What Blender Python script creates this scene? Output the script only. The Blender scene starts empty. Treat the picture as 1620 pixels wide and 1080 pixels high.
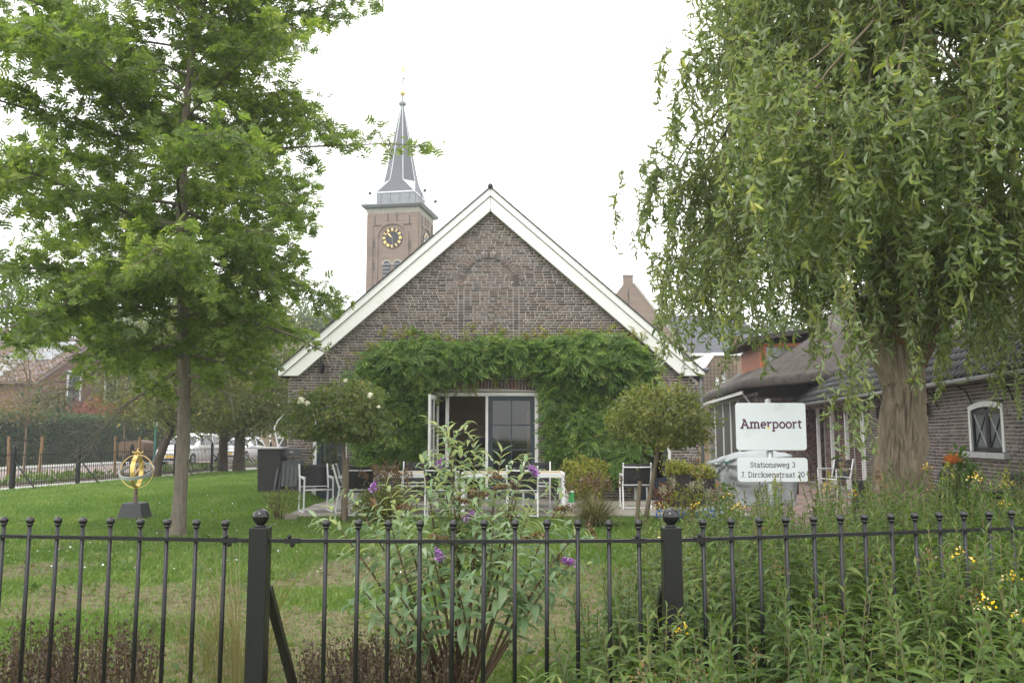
import bpy, math, random
import numpy as np
from mathutils import Vector, Matrix, Quaternion

random.seed(11)
RNG = np.random.default_rng(11)
sc = bpy.context.scene
COL = sc.collection
R = math.radians
PI = math.pi

# ------------------------------------------------------------------ camera, sky, sun, exposure
cam_d = bpy.data.cameras.new('camera')
cam_d.sensor_width = 36.0
cam_d.lens = 30.0
cam_d.clip_start = 0.05
cam_d.clip_end = 3000
cam = bpy.data.objects.new('camera', cam_d)
COL.objects.link(cam)
cam.location = (0, 0, 1.45)
cam.rotation_euler = (R(90) + math.atan(150 / 1350.0), 0, 0)
sc.camera = cam

SUN_EL, SUN_AZ = R(52), R(205)          # overcast: a weak, wide sun behind the left shoulder
w = bpy.data.worlds.new('World')
sc.world = w
w.use_nodes = True
wn, wl = w.node_tree.nodes, w.node_tree.links
bg = wn['Background']
sky = wn.new('ShaderNodeTexSky')
sky.sky_type = 'NISHITA'
sky.sun_disc = False
sky.sun_elevation = SUN_EL
sky.sun_rotation = SUN_AZ
sky.dust_density = 4.0
hsv = wn.new('ShaderNodeHueSaturation')
hsv.inputs['Saturation'].default_value = 0.25
hsv.inputs['Value'].default_value = 0.10
wl.new(sky.outputs[0], hsv.inputs['Color'])
mixw = wn.new('ShaderNodeMix')
mixw.data_type = 'RGBA'
mixw.inputs[0].default_value = 0.93     # a closed white cloud layer over the blue
mixw.inputs[7].default_value = (1.0, 1.0, 1.0, 1)
wl.new(hsv.outputs[0], mixw.inputs[6])
wl.new(mixw.outputs[2], bg.inputs[0])
bg.inputs[1].default_value = 1.45

sd = bpy.data.lights.new('sun', 'SUN')
sd.energy = 0.9
sd.angle = R(25)
sd.color = (1.0, 0.97, 0.92)
sun = bpy.data.objects.new('sun', sd)
COL.objects.link(sun)
sdir = Vector((math.sin(SUN_AZ) * math.cos(SUN_EL), math.cos(SUN_AZ) * math.cos(SUN_EL), math.sin(SUN_EL)))
sun.rotation_euler = sdir.to_track_quat('Z', 'Y').to_euler()
sun.location = (0, -20, 40)

sc.view_settings.view_transform = 'Standard'
sc.view_settings.look = 'None'
sc.view_settings.exposure = 0.86
sc.view_settings.gamma = 1.0
sc.render.engine = 'CYCLES'
sc.cycles.use_denoising = True
sc.cycles.max_bounces = 7
sc.cycles.transparent_max_bounces = 8
sc.cycles.sample_clamp_indirect = 6

# ------------------------------------------------------------------ materials
MATS = {}


def _rgb(c):
    return (c[0], c[1], c[2], 1.0)


def mat(name, c1, c2=None, rough=0.6, scale=6.0, stretch=(1, 1, 1), bump=0.0, bscale=None, metal=0.0, spec=0.4,
        island=0.0, dirt=None, coat=0.0, detail=5.0, mid=0.5, width=0.35):
    """noise-mixed principled material; island>0 varies the value from piece to piece"""
    m = bpy.data.materials.new(name)
    m.use_nodes = True
    nt = m.node_tree
    N, L = nt.nodes, nt.links
    b = N['Principled BSDF']
    b.inputs['Roughness'].default_value = rough
    b.inputs['Metallic'].default_value = metal
    b.inputs['Specular IOR Level'].default_value = spec
    b.inputs['Coat Weight'].default_value = coat
    if c2 is None:
        c2 = tuple(x * 0.8 for x in c1)
    tc = N.new('ShaderNodeTexCoord')
    mp = N.new('ShaderNodeMapping')
    mp.inputs['Scale'].default_value = stretch
    L.new(tc.outputs['Object'], mp.inputs[0])
    nz = N.new('ShaderNodeTexNoise')
    nz.inputs['Scale'].default_value = scale
    nz.inputs['Detail'].default_value = detail
    nz.inputs['Roughness'].default_value = 0.65
    L.new(mp.outputs[0], nz.inputs['Vector'])
    rp = N.new('ShaderNodeValToRGB')
    rp.color_ramp.elements[0].position = max(0, mid - width / 2)
    rp.color_ramp.elements[1].position = min(1, mid + width / 2)
    rp.color_ramp.elements[0].color = _rgb(c1)
    rp.color_ramp.elements[1].color = _rgb(c2)
    L.new(nz.outputs[0], rp.inputs[0])
    col = rp.outputs[0]
    if island > 0:
        geo = N.new('ShaderNodeNewGeometry')
        oi = N.new('ShaderNodeObjectInfo')
        ad = N.new('ShaderNodeMath'); ad.operation = 'ADD'
        L.new(geo.outputs['Random Per Island'], ad.inputs[0])
        L.new(oi.outputs['Random'], ad.inputs[1])
        fr = N.new('ShaderNodeMath'); fr.operation = 'FRACT'
        L.new(ad.outputs[0], fr.inputs[0])
        mr = N.new('ShaderNodeMapRange')
        mr.inputs['To Min'].default_value = 1.0 - island
        mr.inputs['To Max'].default_value = 1.0 + island
        L.new(fr.outputs[0], mr.inputs[0])
        hs = N.new('ShaderNodeHueSaturation')
        L.new(mr.outputs[0], hs.inputs['Value'])
        m2 = N.new('ShaderNodeMath'); m2.operation = 'MULTIPLY'; m2.inputs[1].default_value = 7.31
        L.new(fr.outputs[0], m2.inputs[0])
        f2 = N.new('ShaderNodeMath'); f2.operation = 'FRACT'
        L.new(m2.outputs[0], f2.inputs[0])
        mr2 = N.new('ShaderNodeMapRange')
        mr2.inputs['To Min'].default_value = 0.55
        mr2.inputs['To Max'].default_value = 1.45
        L.new(f2.outputs[0], mr2.inputs[0])
        L.new(mr2.outputs[0], hs.inputs['Saturation'])
        L.new(col, hs.inputs['Color'])
        col = hs.outputs[0]
    if dirt:
        n2 = N.new('ShaderNodeTexNoise')
        n2.inputs['Scale'].default_value = dirt[1]
        n2.inputs['Detail'].default_value = 4
        L.new(tc.outputs['Object'], n2.inputs['Vector'])
        r2 = N.new('ShaderNodeValToRGB')
        r2.color_ramp.elements[0].position = dirt[2]
        r2.color_ramp.elements[1].position = min(1, dirt[2] + 0.22)
        r2.color_ramp.elements[0].color = (0, 0, 0, 1)
        r2.color_ramp.elements[1].color = (1, 1, 1, 1)
        L.new(n2.outputs[0], r2.inputs[0])
        mx = N.new('ShaderNodeMix'); mx.data_type = 'RGBA'
        L.new(r2.outputs[0], mx.inputs[0])
        L.new(col, mx.inputs[6])
        mx.inputs[7].default_value = _rgb(dirt[0])
        col = mx.outputs[2]
    L.new(col, b.inputs['Base Color'])
    if bump > 0:
        nb = nz
        if bscale:
            nb = N.new('ShaderNodeTexNoise')
            nb.inputs['Scale'].default_value = bscale
            nb.inputs['Detail'].default_value = 5
            L.new(mp.outputs[0], nb.inputs['Vector'])
        bp = N.new('ShaderNodeBump')
        bp.inputs['Strength'].default_value = 0.6
        bp.inputs['Distance'].default_value = bump
        L.new(nb.outputs[0], bp.inputs['Height'])
        L.new(bp.outputs[0], b.inputs['Normal'])
    MATS[name] = m
    return m


def leafmat(name, c1, c2, c3=None, trans=0.4, rough=0.45, clump=0.8, spec=0.35, back=None):
    """leaf: colour differs from leaf to leaf and from bough to bough, light comes through"""
    m = bpy.data.materials.new(name)
    m.use_nodes = True
    nt = m.node_tree
    N, L = nt.nodes, nt.links
    b = N['Principled BSDF']
    out = N['Material Output']
    b.inputs['Roughness'].default_value = rough
    b.inputs['Specular IOR Level'].default_value = spec
    geo = N.new('ShaderNodeNewGeometry')
    tc = N.new('ShaderNodeTexCoord')
    nz = N.new('ShaderNodeTexNoise')
    nz.inputs['Scale'].default_value = clump
    nz.inputs['Detail'].default_value = 3
    L.new(tc.outputs['Object'], nz.inputs['Vector'])
    a = N.new('ShaderNodeMath'); a.operation = 'MULTIPLY_ADD'
    L.new(geo.outputs['Random Per Island'], a.inputs[0])
    a.inputs[1].default_value = 0.62
    s = N.new('ShaderNodeMath'); s.operation = 'MULTIPLY_ADD'
    L.new(nz.outputs[0], s.inputs[0])
    s.inputs[1].default_value = 1.3
    s.inputs[2].default_value = -0.45
    L.new(s.outputs[0], a.inputs[2])
    rp = N.new('ShaderNodeValToRGB')
    e = rp.color_ramp.elements
    e[0].position = 0.1; e[0].color = _rgb(c1)
    e[1].position = 0.75; e[1].color = _rgb(c2)
    if c3:
        k = rp.color_ramp.elements.new(0.97); k.color = _rgb(c3)
    L.new(a.outputs[0], rp.inputs[0])
    col = rp.outputs[0]
    if back:
        mx = N.new('ShaderNodeMix'); mx.data_type = 'RGBA'
        L.new(geo.outputs['Backfacing'], mx.inputs[0])
        L.new(col, mx.inputs[6]); mx.inputs[7].default_value = _rgb(back)
        col = mx.outputs[2]
    L.new(col, b.inputs['Base Color'])
    tr = N.new('ShaderNodeBsdfTranslucent')
    g = N.new('ShaderNodeMix'); g.data_type = 'RGBA'; g.blend_type = 'MULTIPLY'
    g.inputs[0].default_value = 1.0
    L.new(col, g.inputs[6]); g.inputs[7].default_value = (1.5, 1.6, 0.7, 1)
    L.new(g.outputs[2], tr.inputs[0])
    ms = N.new('ShaderNodeMixShader')
    ms.inputs[0].default_value = trans
    L.new(b.outputs[0], ms.inputs[1]); L.new(tr.outputs[0], ms.inputs[2])
    L.new(ms.outputs[0], out.inputs[0])
    MATS[name] = m
    return m


def glassmat(name, tint=(0.75, 0.8, 0.8), alpha=0.75):
    m = bpy.data.materials.new(name)
    m.use_nodes = True
    N, L = m.node_tree.nodes, m.node_tree.links
    out = N['Material Output']
    N.remove(N['Principled BSDF'])
    t = N.new('ShaderNodeBsdfTransparent'); t.inputs[0].default_value = _rgb(tint)
    g = N.new('ShaderNodeBsdfGlossy'); g.inputs['Roughness'].default_value = 0.03
    f = N.new('ShaderNodeFresnel'); f.inputs[0].default_value = 1.5
    ms = N.new('ShaderNodeMixShader')
    L.new(f.outputs[0], ms.inputs[0]); L.new(t.outputs[0], ms.inputs[1]); L.new(g.outputs[0], ms.inputs[2])
    L.new(ms.outputs[0], out.inputs[0])
    MATS[name] = m
    return m


mat('brick', (0.19, 0.152, 0.134), (0.127, 0.106, 0.098), rough=0.85, scale=5, island=0.42, bump=0.004, bscale=60, dirt=((0.075, 0.062, 0.058), 0.8, 0.56))
mat('brick_red', (0.20, 0.115, 0.09), (0.12, 0.075, 0.065), rough=0.85, scale=5, island=0.4, bump=0.004, bscale=60)
mat('mortar', (0.66, 0.63, 0.59), (0.46, 0.44, 0.41), rough=0.95, scale=1.2, bump=0.003, bscale=80)
mat('mortar_grey', (0.56, 0.54, 0.51), (0.36, 0.35, 0.33), rough=0.95, scale=2, bump=0.003, bscale=80)
mat('white_paint', (0.86, 0.86, 0.84), (0.82, 0.82, 0.80), rough=0.45, scale=1.5, dirt=((0.70, 0.70, 0.65), 2.2, 0.68))
mat('white_frame', (0.78, 0.78, 0.76), (0.70, 0.70, 0.69), rough=0.4, scale=4)
mat('white_metal', (0.78, 0.78, 0.78), (0.70, 0.71, 0.72), rough=0.35, scale=4)
mat('navy_paint', (0.028, 0.042, 0.058), (0.022, 0.034, 0.048), rough=0.4, scale=3)
mat('black_paint', (0.007, 0.0075, 0.008), (0.012, 0.012, 0.0125), rough=0.36, scale=25, spec=0.35, bump=0.0012, bscale=70, dirt=((0.10, 0.095, 0.085), 45, 0.71))
mat('black_gloss', (0.006, 0.006, 0.007), (0.01, 0.01, 0.01), rough=0.14, scale=25, spec=0.5)
mat('dark_metal', (0.03, 0.03, 0.032), (0.05, 0.05, 0.05), rough=0.5, scale=10)
mat('galvanised', (0.42, 0.44, 0.45), (0.30, 0.32, 0.33), rough=0.45, metal=0.6, scale=14)
mat('zinc', (0.22, 0.235, 0.25), (0.16, 0.175, 0.19), rough=0.5, metal=0.3, scale=3)
mat('zinc_pale', (0.55, 0.57, 0.59), (0.42, 0.44, 0.47), rough=0.45, metal=0.25, scale=2)
mat('slate', (0.095, 0.103, 0.118), (0.065, 0.071, 0.083), rough=0.55, scale=4, stretch=(1, 1, 7), bump=0.02)
mat('tower_brick', (0.225, 0.165, 0.13), (0.165, 0.122, 0.10), rough=0.9, scale=1.6, stretch=(0.5, 0.5, 3), bump=0.01, bscale=9,
    dirt=((0.13, 0.10, 0.085), 0.5, 0.62))
mat('stone_band', (0.36, 0.34, 0.29), (0.25, 0.235, 0.2), rough=0.85, scale=3)
mat('gold', (0.85, 0.62, 0.22), (0.75, 0.52, 0.17), rough=0.35, metal=0.55, scale=8)
mat('clock_black', (0.012, 0.013, 0.016), rough=0.45)
mat('louvre', (0.10, 0.115, 0.13), (0.07, 0.08, 0.09), rough=0.6, scale=6)
mat('thatch', (0.105, 0.09, 0.08), (0.055, 0.047, 0.042), rough=0.95, scale=9, stretch=(1.4, 0.35, 0.35), bump=0.05, bscale=22,
    dirt=((0.10, 0.105, 0.07), 0.9, 0.62))
mat('roof_tile_dark', (0.05, 0.05, 0.052), (0.032, 0.031, 0.033), rough=0.55, scale=6, island=0.35, dirt=((0.09, 0.085, 0.07), 4, 0.64))
mat('roof_tile_brown', (0.20, 0.145, 0.125), (0.12, 0.085, 0.078), rough=0.75, scale=3, island=0.3)
mat('orange_wood', (0.42, 0.12, 0.045), (0.30, 0.085, 0.03), rough=0.6, scale=5, stretch=(4, 4, 0.6))
mat('dark_timber', (0.035, 0.03, 0.027), (0.05, 0.043, 0.038), rough=0.7, scale=5)
mat('tan_plaster', (0.60, 0.47, 0.33), (0.55, 0.43, 0.30), rough=0.9, scale=1.5)
mat('pale_plaster', (0.62, 0.58, 0.5), rough=0.9, scale=1.5)
mat('floor_dark', (0.16, 0.12, 0.085), (0.11, 0.085, 0.06), rough=0.5, scale=3)
mat('furniture_dark', (0.05, 0.03, 0.022), (0.035, 0.022, 0.016), rough=0.5, scale=4)
mat('pine_wood', (0.52, 0.31, 0.10), (0.44, 0.25, 0.075), rough=0.5, scale=3, stretch=(6, 6, 0.5))
mat('table_wood', (0.50, 0.37, 0.21), (0.40, 0.29, 0.16), rough=0.55, scale=3, stretch=(0.6, 8, 8))
mat('black_textile', (0.018, 0.018, 0.019), (0.03, 0.03, 0.031), rough=0.75, scale=60, detail=2)
mat('anthracite', (0.035, 0.037, 0.04), (0.05, 0.052, 0.056), rough=0.55, scale=20)
mat('grey_plastic', (0.055, 0.06, 0.065), (0.075, 0.08, 0.085), rough=0.5, scale=10)
mat('pale_grey', (0.5, 0.5, 0.49), (0.4, 0.4, 0.4), rough=0.6, scale=6)
mat('tarp', (0.33, 0.36, 0.365), (0.27, 0.295, 0.30), rough=0.55, scale=2.5, bump=0.03, bscale=5)
mat('teal', (0.03, 0.16, 0.14), rough=0.5)
mat('blue_vinyl', (0.05, 0.17, 0.55), (0.04, 0.13, 0.45), rough=0.3, scale=3, dirt=((0.75, 0.8, 0.85), 3.0, 0.56))
mat('sign_face', (0.55, 0.585, 0.595), (0.52, 0.555, 0.565), rough=0.35, scale=2, dirt=((0.44, 0.47, 0.46), 5, 0.6))
mat('plum', (0.06, 0.018, 0.045), (0.075, 0.02, 0.055), rough=0.5)
mat('yellow_ink', (0.75, 0.55, 0.06), rough=0.5)
mat('teal_ink', (0.12, 0.2, 0.26), rough=0.5)
mat('ink', (0.05, 0.04, 0.045), rough=0.5)
mat('oak_bark', (0.23, 0.20, 0.155), (0.135, 0.115, 0.09), rough=0.95, scale=14, stretch=(2, 2, 0.35), bump=0.02, bscale=26)
mat('willow_bark', (0.31, 0.25, 0.18), (0.16, 0.13, 0.095), rough=0.95, scale=9, stretch=(2, 2, 0.4), bump=0.02, bscale=20)
mat('willow_red', (0.23, 0.13, 0.075), (0.13, 0.085, 0.055), rough=0.9, scale=8)
mat('dark_bark', (0.10, 0.075, 0.055), (0.055, 0.042, 0.033), rough=0.95, scale=10, stretch=(2, 2, 0.4), bump=0.02)
mat('stem_wood', (0.21, 0.165, 0.12), (0.13, 0.10, 0.07), rough=0.9, scale=14, stretch=(2, 2, 0.4), bump=0.006)
mat('stake_wood', (0.27, 0.17, 0.085), (0.19, 0.115, 0.06), rough=0.85, scale=8, stretch=(3, 3, 0.4))
mat('twig', (0.13, 0.105, 0.06), rough=0.8)
mat('green_stem', (0.10, 0.13, 0.045), (0.14, 0.10, 0.05), rough=0.7, scale=3)
mat('dry_stem', (0.12, 0.075, 0.045), (0.08, 0.055, 0.035), rough=0.8, scale=6)
mat('soil', (0.12, 0.092, 0.066), (0.075, 0.058, 0.042), rough=1.0, scale=8, bump=0.03)
mat('slab', (0.30, 0.275, 0.235), (0.22, 0.20, 0.17), rough=0.9, scale=4, island=0.16, dirt=((0.15, 0.16, 0.10), 3, 0.6))
mat('paver', (0.29, 0.20, 0.175), (0.21, 0.15, 0.135), rough=0.9, scale=4, island=0.22)
mat('joint_sand', (0.20, 0.175, 0.14), (0.15, 0.13, 0.10), rough=1.0, scale=5)
mat('road', (0.26, 0.20, 0.185), (0.20, 0.16, 0.15), rough=0.9, scale=2.5)
mat('concrete', (0.40, 0.39, 0.37), (0.30, 0.30, 0.28), rough=0.9, scale=3)
mat('meadow', (0.10, 0.15, 0.035), (0.07, 0.11, 0.03), rough=1.0, scale=0.8)
mat('car_white', (0.72, 0.73, 0.74), (0.70, 0.71, 0.72), rough=0.25, coat=0.6, scale=2)
mat('car_glass', (0.025, 0.03, 0.033), rough=0.06, spec=0.8)
mat('rubber', (0.018, 0.018, 0.018), rough=0.8)
mat('plate_yellow', (0.75, 0.45, 0.03), rough=0.4)
mat('lamp_glass', (0.6, 0.62, 0.62), rough=0.15, spec=0.7)
mat('solar', (0.16, 0.17, 0.19), (0.13, 0.14, 0.16), rough=0.12, spec=0.9, scale=3)
mat('house_brick', (0.19, 0.105, 0.082), (0.145, 0.082, 0.066), rough=0.9, scale=3, stretch=(1, 1, 3), bump=0.01, bscale=14)
mat('beige_brick', (0.27, 0.20, 0.14), (0.21, 0.155, 0.11), rough=0.9, scale=2, stretch=(1, 1, 3))
mat('grey_window', (0.10, 0.115, 0.12), (0.20, 0.22, 0.22), rough=0.1, spec=0.8, scale=0.7)
mat('rose_white', (0.85, 0.83, 0.70), (0.78, 0.72, 0.55), rough=0.6, scale=20)
mat('purple', (0.34, 0.17, 0.40), (0.24, 0.10, 0.30), rough=0.7, scale=40, island=0.3)
mat('seedhead', (0.19, 0.125, 0.065), (0.13, 0.08, 0.045), rough=0.9, scale=40, island=0.3)
mat('yellow_flower', (0.72, 0.47, 0.03), (0.62, 0.38, 0.02), rough=0.7, scale=30, island=0.2)
mat('orange_flower', (0.55, 0.16, 0.035), rough=0.7)
mat('cream_flower', (0.62, 0.60, 0.42), (0.5, 0.45, 0.3), rough=0.8, scale=20, island=0.2)
mat('apple', (0.6, 0.35, 0.08), (0.5, 0.12, 0.05), rough=0.35, scale=12)
mat('green_print', (0.05, 0.42, 0.12), rough=0.5)
mat('rattan', (0.016, 0.015, 0.0155), (0.035, 0.032, 0.032), rough=0.6, scale=50, stretch=(1, 1, 2), detail=2, bump=0.006)
leafmat('oak_leaf', (0.08, 0.13, 0.032), (0.20, 0.27, 0.07), (0.36, 0.40, 0.12), trans=0.55, clump=0.9)
leafmat('willow_leaf', (0.07, 0.115, 0.036), (0.215, 0.26, 0.075), (0.47, 0.45, 0.13), trans=0.46, clump=1.5, back=(0.25, 0.30, 0.18))
leafmat('wisteria_leaf', (0.065, 0.135, 0.028), (0.18, 0.295, 0.062), (0.40, 0.42, 0.12), trans=0.48, clump=2.6)
leafmat('rose_leaf', (0.085, 0.125, 0.042), (0.18, 0.225, 0.07), (0.30, 0.24, 0.09), trans=0.4, clump=2.4)
leafmat('shrub_leaf', (0.095, 0.13, 0.032), (0.21, 0.235, 0.062), (0.36, 0.28, 0.09), trans=0.38, clump=2.4)
leafmat('hedge_leaf', (0.016, 0.042, 0.013), (0.045, 0.085, 0.025), (0.09, 0.14, 0.045), trans=0.25, clump=1.2)
leafmat('street_leaf', (0.06, 0.085, 0.02), (0.15, 0.165, 0.04), (0.25, 0.20, 0.06), trans=0.4, clump=0.8)
leafmat('brown_leaf', (0.10, 0.08, 0.04), (0.19, 0.15, 0.075), (0.14, 0.16, 0.05), trans=0.35, clump=1.2)
leafmat('red_leaf', (0.16, 0.045, 0.025), (0.25, 0.085, 0.035), (0.09, 0.10, 0.035), trans=0.3, clump=1.6)
leafmat('far_leaf', (0.055, 0.085, 0.04), (0.115, 0.15, 0.065), None, trans=0.3, clump=0.5)
leafmat('golden_leaf', (0.055, 0.10, 0.026), (0.125, 0.19, 0.048), (0.22, 0.24, 0.07), trans=0.4, clump=1.4)
leafmat('buddleja_leaf', (0.10, 0.17, 0.085), (0.20, 0.28, 0.155), (0.38, 0.43, 0.30), trans=0.38, clump=2.2, back=(0.40, 0.44, 0.34))
leafmat('grass_leaf', (0.085, 0.15, 0.028), (0.15, 0.235, 0.048), (0.27, 0.29, 0.10), trans=0.35, clump=0.7)
leafmat('reed_leaf', (0.13, 0.125, 0.05), (0.22, 0.19, 0.09), (0.11, 0.14, 0.05), trans=0.3, clump=2)
leafmat('lime_leaf', (0.16, 0.18, 0.03), (0.32, 0.32, 0.06), (0.24, 0.14, 0.05), trans=0.35, clump=3)
leafmat('dead_leaf', (0.045, 0.032, 0.024), (0.095, 0.06, 0.04), (0.09, 0.085, 0.04), trans=0.2, clump=3)
glassmat('glass')

# ------------------------------------------------------------------ mesh helpers


def V3(*a):
    return np.array(a, float)


def setp(o, label=None, cat=None, group=None, kind=None):
    if label: o['label'] = label
    if cat: o['category'] = cat
    if group: o['group'] = group
    if kind: o['kind'] = kind
    return o


def thing(name, label, cat, loc=(0, 0, 0), rz=0.0, group=None):
    o = bpy.data.objects.new(name, None)
    o.empty_display_size = 0.2
    COL.objects.link(o)
    o.location = loc
    o.rotation_euler = (0, 0, rz)
    return setp(o, label, cat, group)


def link(name, me, parent=None, loc=None):
    o = bpy.data.objects.new(name, me)
    COL.objects.link(o)
    if parent is not None:
        o.parent = parent
    if loc is not None:
        o.location = loc
    return o


def copy_tree(o, parent=None):
    c = o.copy()
    COL.objects.link(c)
    c.parent = parent
    for ch in o.children:
        copy_tree(ch, c)
    return c


class MB:
    def __init__(s):
        s.v = []
        s.f = []

    def add(s, vs, fs):
        k = len(s.v)
        s.v.extend([tuple(p) for p in vs])
        s.f.extend([tuple(i + k for i in f) for f in fs])
        return s

    def box(s, x0, x1, y0, y1, z0, z1):
        return s.add([(x0, y0, z0), (x1, y0, z0), (x1, y1, z0), (x0, y1, z0), (x0, y0, z1), (x1, y0, z1), (x1, y1, z1), (x0, y1, z1)],
                     [(0, 3, 2, 1), (4, 5, 6, 7), (0, 1, 5, 4), (1, 2, 6, 5), (2, 3, 7, 6), (3, 0, 4, 7)])

    def bar(s, p, q, wd, h, up=(0, 0, 1)):
        p, q = Vector(p), Vector(q)
        d = (q - p).normalized()
        u = Vector(up)
        sx = d.cross(u)
        if sx.length < 1e-4:
            sx = d.cross(Vector((0, 1, 0)))
        sx.normalize()
        uz = sx.cross(d).normalized()
        vs = []
        for b in (p, q):
            for a, c in ((-1, -1), (1, -1), (1, 1), (-1, 1)):
                vs.append(b + sx * (a * wd / 2) + uz * (c * h / 2))
        return s.add(vs, [(0, 1, 2, 3), (7, 6, 5, 4), (0, 4, 5, 1), (1, 5, 6, 2), (2, 6, 7, 3), (3, 7, 4, 0)])

    def tube(s, pts, rad, n=8, cap=True, closed=False):
        pts = [Vector(p) for p in pts]
        k = len(pts)
        if not hasattr(rad, '__len__'):
            rad = [rad] * k
        vs, fs = [], []
        nrm = None
        for i, p in enumerate(pts):
            if closed:
                d = (pts[(i + 1) % k] - pts[i - 1]).normalized()
            else:
                d = (pts[min(i + 1, k - 1)] - pts[max(i - 1, 0)])
                d = d.normalized() if d.length > 1e-9 else Vector((0, 0, 1))
            if nrm is None:
                nrm = d.orthogonal().normalized()
            else:
                nrm = nrm - d * nrm.dot(d)
                nrm = nrm.normalized() if nrm.length > 1e-6 else d.orthogonal().normalized()
            bn = d.cross(nrm)
            for j in range(n):
                a = 2 * PI * j / n
                vs.append(p + (nrm * math.cos(a) + bn * math.sin(a)) * rad[i])
        rows = k if closed else k - 1
        for i in range(rows):
            i2 = (i + 1) % k
            for j in range(n):
                j2 = (j + 1) % n
                fs.append((i * n + j, i * n + j2, i2 * n + j2, i2 * n + j))
        if cap and not closed:
            fs.append(tuple(range(n - 1, -1, -1)))
            fs.append(tuple((k - 1) * n + j for j in range(n)))
        return s.add(vs, fs)

    def ball(s, c, r, nu=16, nv=10, sq=(1, 1, 1)):
        vs, fs = [], []
        for i in range(nv + 1):
            t = PI * i / nv
            for j in range(nu):
                a = 2 * PI * j / nu
                vs.append((c[0] + r * sq[0] * math.sin(t) * math.cos(a), c[1] + r * sq[1] * math.sin(t) * math.sin(a), c[2] + r * sq[2] * math.cos(t)))
        for i in range(nv):
            for j in range(nu):
                j2 = (j + 1) % nu
                fs.append((i * nu + j, (i + 1) * nu + j, (i + 1) * nu + j2, i * nu + j2))
        return s.add(vs, fs)

    def lathe(s, prof, n=20, c=(0, 0, 0), flat=0.0):
        vs, fs = [], []
        for r, z in prof:
            for j in range(n):
                a = 2 * PI * j / n + flat
                vs.append((c[0] + r * math.cos(a), c[1] + r * math.sin(a), c[2] + z))
        for i in range(len(prof) - 1):
            for j in range(n):
                j2 = (j + 1) % n
                fs.append((i * n + j, i * n + j2, (i + 1) * n + j2, (i + 1) * n + j))
        fs.append(tuple(range(n - 1, -1, -1)))
        k = (len(prof) - 1) * n
        fs.append(tuple(k + j for j in range(n)))
        return s.add(vs, fs)

    def prism(s, poly, a, b, ax='y'):
        n = len(poly)
        vs = []
        for t in (a, b):
            for p in poly:
                vs.append((p[0], t, p[1]) if ax == 'y' else ((t, p[0], p[1]) if ax == 'x' else (p[0], p[1], t)))
        fs = [tuple(range(n)), tuple(range(2 * n - 1, n - 1, -1))]
        for i in range(n):
            j = (i + 1) % n
            fs.append((i, i + n, j + n, j))
        return s.add(vs, fs)

    def build(s, name, m, parent=None, smooth=False, bevel=0.0, loc=None):
        me = bpy.data.meshes.new(name)
        me.from_pydata(s.v, [], s.f)
        me.update()
        bmfix(me)
        if smooth:
            me.polygons.foreach_set('use_smooth', [True] * len(me.polygons))
        me.materials.append(MATS[m])
        o = link(name, me, parent, loc)
        if bevel > 0:
            md = o.modifiers.new('bevel', 'BEVEL')
            md.width = bevel
            md.segments = 2
            md.limit_method = 'ANGLE'
        return o


def bmfix(me):
    import bmesh
    bm = bmesh.new()
    bm.from_mesh(me)
    bmesh.ops.recalc_face_normals(bm, faces=bm.faces)
    bm.to_mesh(me)
    bm.free()


def npmesh(name, V, F, m, parent=None, smooth=False, kind=None, attr=None):
    V = np.ascontiguousarray(V, np.float32)
    F = np.ascontiguousarray(F, np.int32)
    me = bpy.data.meshes.new(name)
    me.vertices.add(len(V))
    me.vertices.foreach_set('co', V.ravel())
    k = F.shape[1]
    me.loops.add(F.size)
    me.loops.foreach_set('vertex_index', F.ravel())
    me.polygons.add(len(F))
    me.polygons.foreach_set('loop_start', np.arange(0, F.size, k, dtype=np.int32))
    if smooth:
        me.polygons.foreach_set('use_smooth', np.ones(len(F), bool))
    me.update(calc_edges=True)
    me.validate()
    if attr is not None:
        a = me.attributes.new(attr[0], 'FLOAT', 'POINT')
        a.data.foreach_set('value', np.ascontiguousarray(attr[1], np.float32))
    me.materials.append(MATS[m])
    o = link(name, me, parent)
    if kind:
        o['kind'] = kind
    return o


def nrm(a):
    return a / np.maximum(np.linalg.norm(a, axis=-1, keepdims=True), 1e-9)


def leaves(T, F, pos, d, n, scale):
    """T: list of templates (k,3) sharing faces F (m,c): x across, y along, z up. Returns V, F."""
    pos = np.asarray(pos, float)
    N = len(pos)
    d = nrm(np.asarray(d, float))
    s = nrm(np.cross(d, np.asarray(n, float)))
    nn = np.cross(s, d)
    Rm = np.stack([s, d, nn], 1)
    T = np.asarray(T, float)
    if T.ndim == 2:
        T = T[None]
    idx = RNG.integers(0, len(T), N)
    L = T[idx] * np.asarray(scale, float).reshape(-1, 1, 1)
    Vv = np.einsum('nki,nij->nkj', L, Rm) + pos[:, None, :]
    k = T.shape[1]
    Ff = (np.asarray(F)[None] + (np.arange(N) * k)[:, None, None]).reshape(-1, np.asarray(F).shape[1])
    return Vv.reshape(-1, 3), Ff


def cat(parts):
    Vs, Fs, k = [], [], 0
    for v, f in parts:
        Vs.append(v); Fs.append(f + k); k += len(v)
    return np.concatenate(Vs), np.concatenate(Fs)


def rdir(n, up=0.0):
    a = RNG.normal(size=(n, 3))
    a[:, 2] += up
    return nrm(a)


def _h(ix, iy, iz, seed):
    v = np.sin(ix * 127.1 + iy * 311.7 + iz * 74.7 + seed * 53.3) * 43758.5453
    return v - np.floor(v)


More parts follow.
